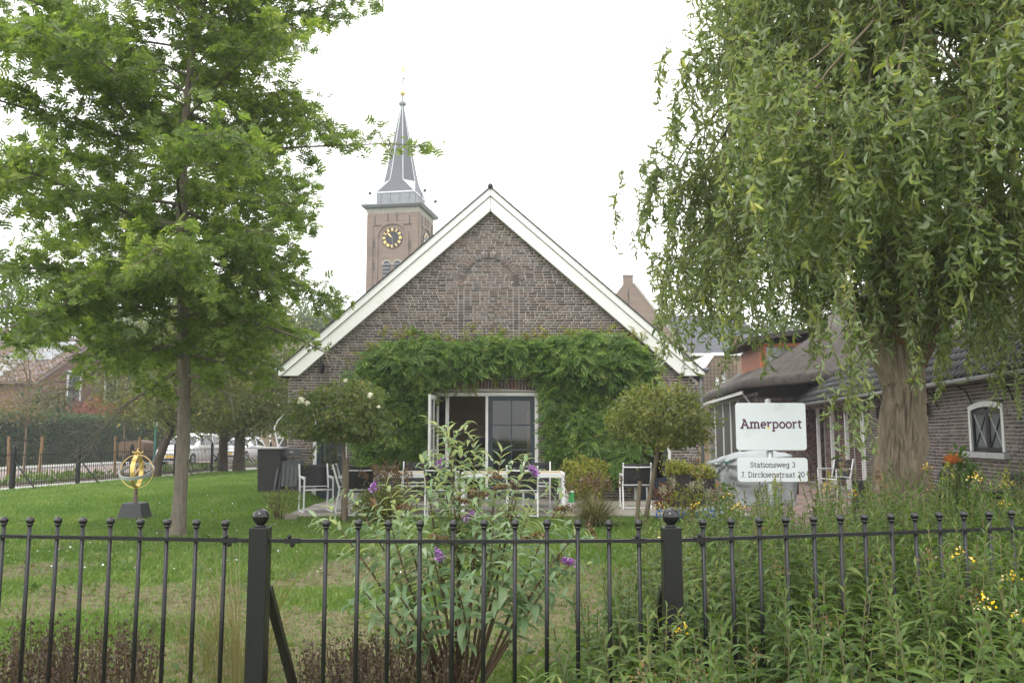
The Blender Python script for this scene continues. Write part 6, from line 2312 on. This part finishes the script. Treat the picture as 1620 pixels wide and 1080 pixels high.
def staked(loc, label, h_, leafm, r_, stakes, n_=1600):
    t = tree(label, loc, h_, r_, h_ * .62, leafm, n_, .11, .045, cl=40, bark='stem_wood', name='young_tree')
    for i, (x, y) in enumerate(stakes):
        s_ = setp(MB().tube([(0, 0, -.05), (x * .1, 0, 1.45)], .055, 8).tube([(x * .1, 0, 1.3), (x * .1, 0, 1.36)], .062, 8).build('tree_stake', 'stake_wood', None, loc=(loc[0] + x, loc[1] + y, 0)),
                  '%s wooden stake of the young tree %s' % (('left', 'right')[i % 2], label.split(',')[-1].strip()), 'stake')
    bl = MB()
    pts = [(loc[0] + x, loc[1] + y - .05, 1.3) for x, y in stakes]
    setp(MB().bar(pts[0], pts[1], .02, .05).build('tree_tie', 'rubber', None), 'black rubber tie between the stakes %s' % label.split(',')[-1].strip(), 'strap')
    return t


staked((-17.55, 31.0, 0), 'thin young tree with brown leaves, left edge', 5.2, 'brown_leaf', 1.7, ((-.55, 0), (.55, 0)), 2000)
staked((-14.9, 33.0, 0), 'thin young tree with sparse leaves, behind the sundial', 5.0, 'street_leaf', 1.3, ((-.30, 0), (.55, 0)), 2600)
setp(MB().tube([(0, 0, -.05), (0, 0, 1.3)], .07, 8).build('tree_stake', 'stake_wood', None, loc=(-17.75, 29.3, 0)), 'single thick wooden stake at the far left edge of the street', 'stake')
bush('red_shrub', 'red-brown shrub in front of the red brick house', 'shrub', (-27.2, 56.2, 0), 4.2, 3.9, 'red_leaf', 3000, .24, 12)
bush('garden_bush', 'dark green bush left of the red shrub behind the hedge', 'shrub', (-30.5, 55.5, 0), 4.2, 4.6, 'hedge_leaf', 3600, .24, 12)
bush('garden_bush', 'green bush right of the red shrub behind the hedge', 'shrub', (-23.9, 58.5, 0), 4.0, 4.6, 'street_leaf', 3000, .24, 12)
for (x, y, h_, r_, lb) in ((-43, 72, 17, 6.5, 'tall grey-green tree behind the red house, far left'), (-36, 78, 14, 5.5, 'rounded grey-green tree behind the red house ridge'), (-29, 74, 14, 5.5, 'wide grey-green tree right of the red house'),
                           (-21, 76, 14, 5, 'tall grey-green tree behind the beige house'), (-16.6, 72, 12.5, 3.4, 'grey-green tree just left of the barn roof edge'), (-25, 66, 11, 4.5, 'broad tree between red house and beige house'),
                           (29.5, 96, 15.5, 4.0, 'far tree right of the church nave'), (24.5, 60, 11, 4.0, 'far tree behind the farmhouse ridge')):
    tree(lb, (x, y, 0), h_, r_, h_ * .55, 'far_leaf', 9000, .42, .3, cl=120, name='background_tree', group='trees in the background')

# ------------------------------------------------------------------ lawn grass
n_ = 720000
u = RNG.uniform(0, 1, n_)
gy = 5.0 + (u ** 1.5) * 30
half = gy * .78 + .3
gx = RNG.uniform(-1, 1, n_) * half
keep = (gx > xf(gy) + .1) & ~((gx > -4.1) & (gy > 15.5)) & ~((gx > 3.6) & (gy > 9.2)) & ~((gx > -5.1) & (gy > 19.3))
bb = bare(gx, gy)
keep &= RNG.uniform(0, 1, n_) > bb * .78
gx, gy, bb = gx[keep], gy[keep], bb[keep]
keep = np.arange(len(gx)) < 390000
gx, gy, bb = gx[keep], gy[keep], bb[keep]
m_ = len(gx)
hh = RNG.uniform(.025, .06, m_) * (1 + .02 * gy) * (1 - .35 * bb)
a = RNG.uniform(0, 2 * PI, m_)
wv = .0028 + .00055 * gy
gz_ = gz(gx, gy) + 0.035 * (fbm(gx * 0.5, gy * 0.5, 0, 9) - 0.5) - .004
V_ = np.zeros((m_, 3, 3))
V_[:, 0] = np.stack([gx - np.cos(a) * wv, gy - np.sin(a) * wv, gz_], 1)
V_[:, 1] = np.stack([gx + np.cos(a) * wv, gy + np.sin(a) * wv, gz_], 1)
ln2 = RNG.normal(size=(m_, 2)) * .55
V_[:, 2] = np.stack([gx + ln2[:, 0] * hh, gy + ln2[:, 1] * hh, gz_ + hh], 1)
go = npmesh('grass', V_.reshape(-1, 3), np.arange(m_ * 3).reshape(-1, 3), 'grass_leaf', None, kind='stuff')
setp(go, 'short mown lawn grass with worn dry patches by the fence', 'grass')
print('blades', m_)
# clover and weed leaves in the worn part, daisies and clippings on the lawn
n_ = 5200
gy = RNG.uniform(5.2, 12.5, n_); gx = RNG.uniform(-1, 1, n_) * gy * .62
kk = (fbm(gx * 1.7, gy * 1.7, 0, 77, 3) > .56) & (gx < 3.4)
gx, gy = gx[kk], gy[kk]
pw = np.stack([gx, gy, RNG.uniform(.01, .05, len(gx))], 1)
setp(npmesh('weeds', *leaves(DIAMOND[0] * np.array([1.5, 1, 1]), DIAMOND[1], pw, rdir(len(pw), .25), nrm(RNG.normal(size=(len(pw), 3)) * .4 + [0, 0, 1]), RNG.uniform(.03, .085, len(pw))), 'golden_leaf', None, kind='stuff'),
     'low broad-leaved weeds among the worn grass', 'weeds')
n_ = 330
gy = RNG.uniform(9, 18, n_); gx = RNG.uniform(-7, 1.0, n_)
kk = ~((gx > -4.2) & (gy > 15.4))
pw = np.stack([gx[kk], gy[kk], gz(gx[kk], gy[kk]) + .06], 1)
setp(npmesh('daisies', *leaves(DIAMOND[0] * np.array([1.6, 1, 1]), DIAMOND[1], pw, rdir(len(pw)), np.tile([[0, 0, 1.0]], (len(pw), 1)), RNG.uniform(.018, .035, len(pw))), 'white_frame', None, kind='stuff'),
     'scattered small white daisies on the lawn', 'daisies')
n_ = 620
gy = RNG.uniform(5.3, 15, n_); gx = np.clip(-4.6 + RNG.normal(size=n_) * 3.2, -gy * .8, 3.2)
pw = np.stack([gx, gy, gz(gx, gy) + RNG.uniform(.015, .05, n_)], 1)
setp(npmesh('fallen_leaves', *leaves(OAK_T, OAK_F, pw, nrm(RNG.normal(size=(n_, 3)) * [1, 1, .15]), nrm(RNG.normal(size=(n_, 3)) * .3 + [0, 0, 1]), RNG.uniform(.05, .10, n_)), 'brown_leaf', None, kind='stuff'),
     'dry fallen oak leaves scattered over the lawn', 'leaves')
# weeds on the street verge
n_ = 5000
k_ = RNG.uniform(-6, 30, n_); o_ = 1.2 + np.abs(RNG.normal(size=n_)) * 1.0
kk = fbm(k_ * .6, o_ * .6, 0, 5, 3) > .47
P_ = (ST[None] + SD[None] * k_[:, None] + SN[None] * o_[:, None])[kk]
pw = np.concatenate([P_, RNG.uniform(0, .22, (len(P_), 1))], 1)
setp(npmesh('verge_weeds', *leaves(DIAMOND[0], DIAMOND[1], pw, rdir(len(pw), .6), rdir(len(pw)), RNG.uniform(.08, .2, len(pw))), 'golden_leaf', None, kind='stuff'), 'weeds growing on the street verge behind the bar fence', 'weeds')

# ------------------------------------------------------------------ goldenrod
LT = [lance_template(4, .215, dr)[0] for dr in (.5, .9, 1.4, 1.9)]
LF = lance_template(4, .215, 0)[1]


def goldenrod(px, py, hh, leaf_len=.13, lod=1.0):
    """stems with spiralling lance leaves -> (leafpos, dir, normal, scale, stem paths, flower points)"""
    lp_, ld_, ln2_, ls_, paths = [], [], [], [], []
    tips = []
    for x, y, h_ in zip(px, py, hh):
        lean = RNG.normal(size=2) * .10
        s_ = np.linspace(0, 1, 6)
        pth = np.stack([x + lean[0] * h_ * s_ ** 1.5, y + lean[1] * h_ * s_ ** 1.5, h_ * s_], 1)
        paths.append(pth)
        m_ = int(h_ / .022 * lod)
        u = np.linspace(.22, 1.0, m_)
        P_ = np.stack([np.interp(u, s_, pth[:, c]) for c in range(3)], 1)
        a = np.arange(m_) * 2.39996 + RNG.uniform(0, 6.28)
        el = np.interp(u, [.2, .8, 1], [.05, .45, 1.1])
        d_ = np.stack([np.cos(a) * np.cos(el), np.sin(a) * np.cos(el), np.sin(el)], 1) + RNG.normal(size=(m_, 3)) * .15
        lp_.append(P_); ld_.append(nrm(d_))
        ln2_.append(nrm(np.stack([-np.cos(a) * .3, -np.sin(a) * .3, np.ones(m_)], 1) + RNG.normal(size=(m_, 3)) * .2))
        ls_.append(leaf_len * np.interp(u, [.2, .6, 1], [.9, 1.1, .35]) * RNG.uniform(.75, 1.2, m_))
        tips.append(pth[-1])
    return np.concatenate(lp_), np.concatenate(ld_), np.concatenate(ln2_), np.concatenate(ls_), paths, np.array(tips)


def fence_y(x):
    return np.where(x > .77, 4.2 + (x - .77) * .232, np.where(x < -1.2, 4.2 + (-1.2 - x) * .136, 4.2))


# front mass (street side of the fence) and rear mass, as one thicket
fx = RNG.uniform(.05, 4.2, 430); fy = RNG.uniform(3.05, 4.75, 430)
kk = (fy < fence_y(fx) - .06) & (np.abs(fx) < fy * .95)
fx, fy = fx[kk], fy[kk]
fh = np.interp(fx / fy, [.0, .10, .22, .34, .48, .6], [.50, .60, .68, .74, .86, .95]) * RNG.uniform(.72, 1.1, len(fx)) + (fy - 3.7) * .10
bx2 = RNG.uniform(.25, 6.4, 1120); by2 = RNG.uniform(4.4, 8.6, 1120)
kk = (by2 > fence_y(bx2) + .08) & (bx2 / by2 > np.interp(by2, [4.4, 5.5, 8.6], [.04, .10, .17])) & (bx2 / by2 < .9) & (np.hypot(bx2 - 4.5, by2 - 10) > .7)
bx2, by2 = bx2[kk], by2[kk]
bh2 = np.interp(bx2 / by2, [.04, .16, .30, .45, .62], [.52, .72, .95, 1.06, 1.08]) * RNG.uniform(.68, 1.14, len(bx2))
A_ = goldenrod(np.concatenate([fx, bx2]), np.concatenate([fy, by2]), np.concatenate([fh, bh2]))
gr_ = thing('goldenrod_thicket', 'dense mass of green goldenrod leaves round the fence at lower right', 'goldenrod')
gr_['kind'] = 'stuff'
npmesh('foliage', *leaves(LT, LF, A_[0], A_[1], A_[2], A_[3]), 'golden_leaf', gr_, kind='stuff')
npmesh('stems', *twig_tubes(A_[4], [.005] * len(A_[4]), [.0025] * len(A_[4]), 4), 'green_stem', gr_, kind='stuff')
print('goldenrod leaves', len(A_[0]))


def plume(P0, n_, s_, tall):
    C = []
    for p in P0:
        for k in range(n_):
            q = RNG.uniform(0, 1)
            a = RNG.uniform(0, 6.28)
            C.append(p + np.array([math.cos(a) * .05 * (1 - q) * s_ * 2, math.sin(a) * .05 * (1 - q) * s_ * 2, (q - .35) * tall]) + RNG.normal(size=3) * .006)
    return np.array(C)


tt_ = A_[5][RNG.choice(len(A_[5]), 46, replace=False)]
C = plume(tt_[:30], 26, .5, .05)
npmesh('flowers', *leaves(DIAMOND[0] * np.array([2, 1, 1]), DIAMOND[1], C, rdir(len(C)), rdir(len(C)), RNG.uniform(.008, .013, len(C))), 'yellow_flower', gr_, kind='stuff')
tt_ = A_[5][RNG.choice(len(A_[5]), 50, replace=False)]
C = plume(tt_, 30, .6, .06)
npmesh('faded_flowers', *leaves(DIAMOND[0] * np.array([2, 1, 1]), DIAMOND[1], C, rdir(len(C)), rdir(len(C)), RNG.uniform(.008, .012, len(C))), 'seedhead', gr_, kind='stuff')
# the tall stems one can tell apart above the fence
tall = [(1.32, 5.6, 1.06, 'leftmost tall goldenrod stem, just right of the right fence post'),
        (1.56, 6.2, 1.20, 'tall goldenrod stem in front of the tarpaulin, left of the sign post'),
        (1.95, 6.6, 1.06, 'shorter goldenrod stem close to the sign post'),
        (2.12, 6.3, 1.24, 'tall goldenrod stem reaching the lower sign panel at its right end'),
        (2.42, 6.5, 1.10, 'goldenrod stem just right of the sign, before the brick paving'),
        (2.66, 6.0, 1.14, 'goldenrod stem below the hanging willow strands, left of the trunk'),
        (2.98, 6.4, 1.06, 'goldenrod stem in front of the willow trunk'),
        (3.28, 6.6, 1.16, 'goldenrod stem just right of the willow trunk'),
        (3.52, 6.2, 1.10, 'goldenrod stem in front of the curved lounge chair'),
        (3.80, 6.6, 1.12, 'rightmost tall goldenrod stem, below the farmhouse window')]
for x, y, h_, lb in tall:
    t = thing('goldenrod', lb, 'goldenrod', (x, y, 0), 0, 'tall goldenrod stems above the fence')
    B_ = goldenrod([0.0], [0.0], [h_], .115, 1.15)
    npmesh('leaves', *leaves(LT, LF, B_[0], B_[1], B_[2], B_[3]), 'golden_leaf', t, kind='stuff')
    npmesh('stem', *twig_tubes(B_[4], [.006], [.003], 5), 'green_stem', t)
    C = plume(B_[5] + np.array([[0, 0, .0]]), 90, .55, .14)
    npmesh('flower_head', *leaves(DIAMOND[0] * np.array([2, 1, 1]), DIAMOND[1], C, rdir(len(C)), rdir(len(C)), RNG.uniform(.010, .016, len(C))), random.choice(('seedhead', 'lime_leaf', 'lime_leaf')), t, kind='stuff')

# ------------------------------------------------------------------ butterfly bush at the fence
bud = thing('butterfly_bush', 'tall butterfly bush with grey-green leaves and purple flowers behind the fence', 'shrub', (-.28, 4.95, 0))
BT = [lance_template(6, .27, dr, .3)[0] for dr in (.5, .9, 1.3, 1.8)]
BF = lance_template(6, .27, 0)[1]
tipsB = [(-.10, .0, 1.50), (-.02, .1, 1.36), (.22, .05, 1.36), (.36, .1, 1.30), (-.22, -.1, 1.30), (.10, -.15, 1.18), (-.60, .0, 1.06), (-.70, -.1, .96), (.55, -.1, 1.10), (.62, -.25, .92), (-.38, -.2, .96), (-.15, -.3, .84),
         (.30, -.35, .86), (.05, .2, 1.42), (-.45, .1, 1.16), (-.55, -.3, .68), (.40, .2, 1.05), (-.28, .05, 1.10), (.18, -.25, 1.0), (-.05, -.05, 1.08), (.48, -.35, .70), (-.30, -.4, .62), (0.0, -.42, .66), (.32, .0, 1.20), (-.12, .15, 1.22), (.60, -.1, .74)]
lp, ld, ln_, ls, paths, pr0, pr1 = [], [], [], [], [], [], []
flo = []
for i, e in enumerate(tipsB):
    e = np.array(e)
    s0 = np.array([e[0] * .12, e[1] * .1, 0.0])
    mid = np.array([e[0] * .55, e[1] * .5, e[2] * .62]) + RNG.normal(size=3) * .03
    pth = []
    for u in np.linspace(0, 1, 12):
        pth.append(s0 * (1 - u) ** 2 + 2 * mid * u * (1 - u) + e * u * u)
    pth = np.array(pth)
    paths.append(pth); pr0.append(.011); pr1.append(.0035)
    Lb = np.linalg.norm(np.diff(pth, axis=0), axis=1).sum()
    nodes = int(Lb / .078)
    a0 = RNG.uniform(0, PI)
    for k in range(nodes):
        u = .46 + .54 * k / (nodes - 1)
        p_ = np.array([np.interp(u, np.linspace(0, 1, 12), pth[:, c]) for c in range(3)])
        ax = nrm(np.array([np.interp(min(1, u + .05), np.linspace(0, 1, 12), pth[:, c]) - np.interp(u - .05, np.linspace(0, 1, 12), pth[:, c]) for c in range(3)]))
        s1 = nrm(np.cross(ax, [.3, .2, 1.0])); s2 = np.cross(ax, s1)
        for side in (0, PI):
            a = a0 + k * PI / 2 + side + RNG.normal() * .2
            o = s1 * math.cos(a) + s2 * math.sin(a)
            opn = np.interp(u, [.3, .9, 1], [1.2, .9, .35])
            lp.append(p_); ld.append(nrm(o * opn + ax * .55 + np.array([0, 0, -.15 * (1 - u)]) + RNG.normal(size=3) * .12))
            ln_.append(nrm(ax + np.array([0, 0, .5]) + RNG.normal(size=3) * .15))
            ls.append(np.interp(u, [.3, .7, 1], [.155, .165, .085]) * RNG.uniform(.75, 1.15))
            if u > .45 and RNG.uniform() < .22:      # short side shoot of smaller leaves
                q = p_ + nrm(o + ax) * .06
                for m in range(6):
                    aa = RNG.uniform(0, 6.28)
                    oo = s1 * math.cos(aa) + s2 * math.sin(aa)
                    lp.append(q + nrm(o + ax) * .02 * m); ld.append(nrm(oo + o * .6 + ax * .6)); ln_.append(nrm(ax + [0, 0, .5])); ls.append(RNG.uniform(.05, .10))
    flo.append((e, nrm(pth[-1] - pth[-3])))
V_, F_ = leaves(BT, BF, np.array(lp), np.array(ld), np.array(ln_), np.array(ls))
npmesh('foliage', V_, F_, 'buddleja_leaf', bud, smooth=True, kind='stuff')
for pth, a_, b_ in zip(paths, pr0, pr1):
    npmesh('branch', *twig_tubes([pth], [a_], [b_], 6), 'dry_stem', bud, smooth=True)
# flower panicles: fresh purple and faded brown
pan = [((-.10, -.33, .81), 'purple'), ((.60, -.38, .79), 'purple'), ((-.52, .0, 1.14), 'purple'), ((-.14, .0, 1.28), 'purple'), ((.42, .0, 1.24), 'purple'), ((.02, -.1, .99), 'purple'),
       ((.05, -.1, 1.14), 'seedhead'), ((-.06, -.1, 1.10), 'seedhead'), ((.28, -.1, 1.18), 'seedhead'), ((-.52, .0, 1.08), 'seedhead'), ((-.30, .0, 1.05), 'seedhead'), ((.62, -.1, 1.06), 'seedhead'), ((.52, -.2, .80), 'seedhead'),
       ((.15, .0, 1.24), 'seedhead'), ((.44, -.2, .92), 'seedhead'), ((-.16, -.2, .90), 'seedhead'), ((.70, -.2, .96), 'seedhead')]
for (x, y, z), mt_ in pan:
    ax = nrm(np.array([RNG.normal() * .6, RNG.normal() * .4, .5 if mt_ == 'purple' else -.1]))
    m_ = 170
    q = RNG.uniform(0, 1, m_)
    Lp = .06 if mt_ == 'purple' else .11
    C = np.array([x, y, z]) + ax[None] * (q * Lp)[:, None] + nrm(RNG.normal(size=(m_, 3))) * ((.021 if mt_ == 'purple' else .02) * (1 - .7 * q))[:, None]
    npmesh('flower_panicle', *leaves(DIAMOND[0] * np.array([1.8, 1, 1]), DIAMOND[1], C, rdir(m_), rdir(m_), RNG.uniform(.009, .015, m_)), mt_, bud)

# dry heath-like plants and reeds at the foot of the fence


def dry_patch(name, label, cx_, cy_, rx, ry, hmin, hmax, n_, leafm, stemm):
    t = thing(name, label, 'plants', (cx_, cy_, 0))
    paths, lp_ = [], []
    for k in range(n_):
        a = RNG.uniform(0, 6.28); r_ = math.sqrt(RNG.uniform())
        x, y = math.cos(a) * r_ * rx, math.sin(a) * r_ * ry
        h_ = RNG.uniform(hmin, hmax) * (1 - .25 * r_)
        e = np.array([x + RNG.normal() * .05, y + RNG.normal() * .05, h_])
        paths.append(np.array([[x, y, 0], [(x + e[0]) / 2, (y + e[1]) / 2, h_ * .5], e]))
        for q in np.linspace(.3, 1.03, 26):
            lp_.append(paths[-1][0] * (1 - q) + e * q + RNG.normal(size=3) * np.array([.022, .022, .012]))
    lp_ = np.array(lp_)
    npmesh('dry_leaves', *leaves(DIAMOND[0], DIAMOND[1], lp_, rdir(len(lp_), .7), rdir(len(lp_)), RNG.uniform(.012, .032, len(lp_))), leafm, t, kind='stuff')
    npmesh('stems', *twig_tubes(paths, [.004] * n_, [.002] * n_, 4), stemm, t, kind='stuff')
    return setp(t, kind='stuff')


dry_patch('dry_heather', 'reddish-brown dried heather behind the fence, beside the left post', -.68, 4.75, .50, .24, .28, .46, 150, 'dead_leaf', 'dry_stem')
dry_patch('dark_heather', 'dark brown dried heather at the lower left corner', -2.45, 4.8, .60, .26, .30, .52, 150, 'dead_leaf', 'dry_stem')
rd = grass_tuft('thin_reeds', 'thin yellowish reeds growing left of the tall fence post', (-1.60, 5.2, 0), 210, .85, .10, 'reed_leaf', width=.006, foot=.26)
rd2 = grass_tuft('thin_reeds', 'sparse thin reeds behind the left fence bars', (-2.0, 5.6, 0), 90, .65, .2, 'reed_leaf', width=.006, foot=.3)
for t in (rd, rd2):
    t['label'] = t['label']

print('tris', sum(len(o.data.polygons) for o in COL.objects if o.type == 'MESH'))

# ------------------------------------------------------------------ damp autumn air
hz = MB().box(-70, 70, -6, 112, -1.2, 42).build('haze', 'white_paint')
hm = bpy.data.materials.new('air')
hm.use_nodes = True
N, L = hm.node_tree.nodes, hm.node_tree.links
N.remove(N['Principled BSDF'])
pv_ = N.new('ShaderNodeVolumePrincipled')
pv_.inputs['Color'].default_value = (0.95, 0.97, 1.0, 1)
pv_.inputs['Density'].default_value = 0.0011
L.new(pv_.outputs[0], N['Material Output'].inputs['Volume'])
hz.data.materials.clear()
hz.data.materials.append(hm)
setp(hz, kind='stuff')
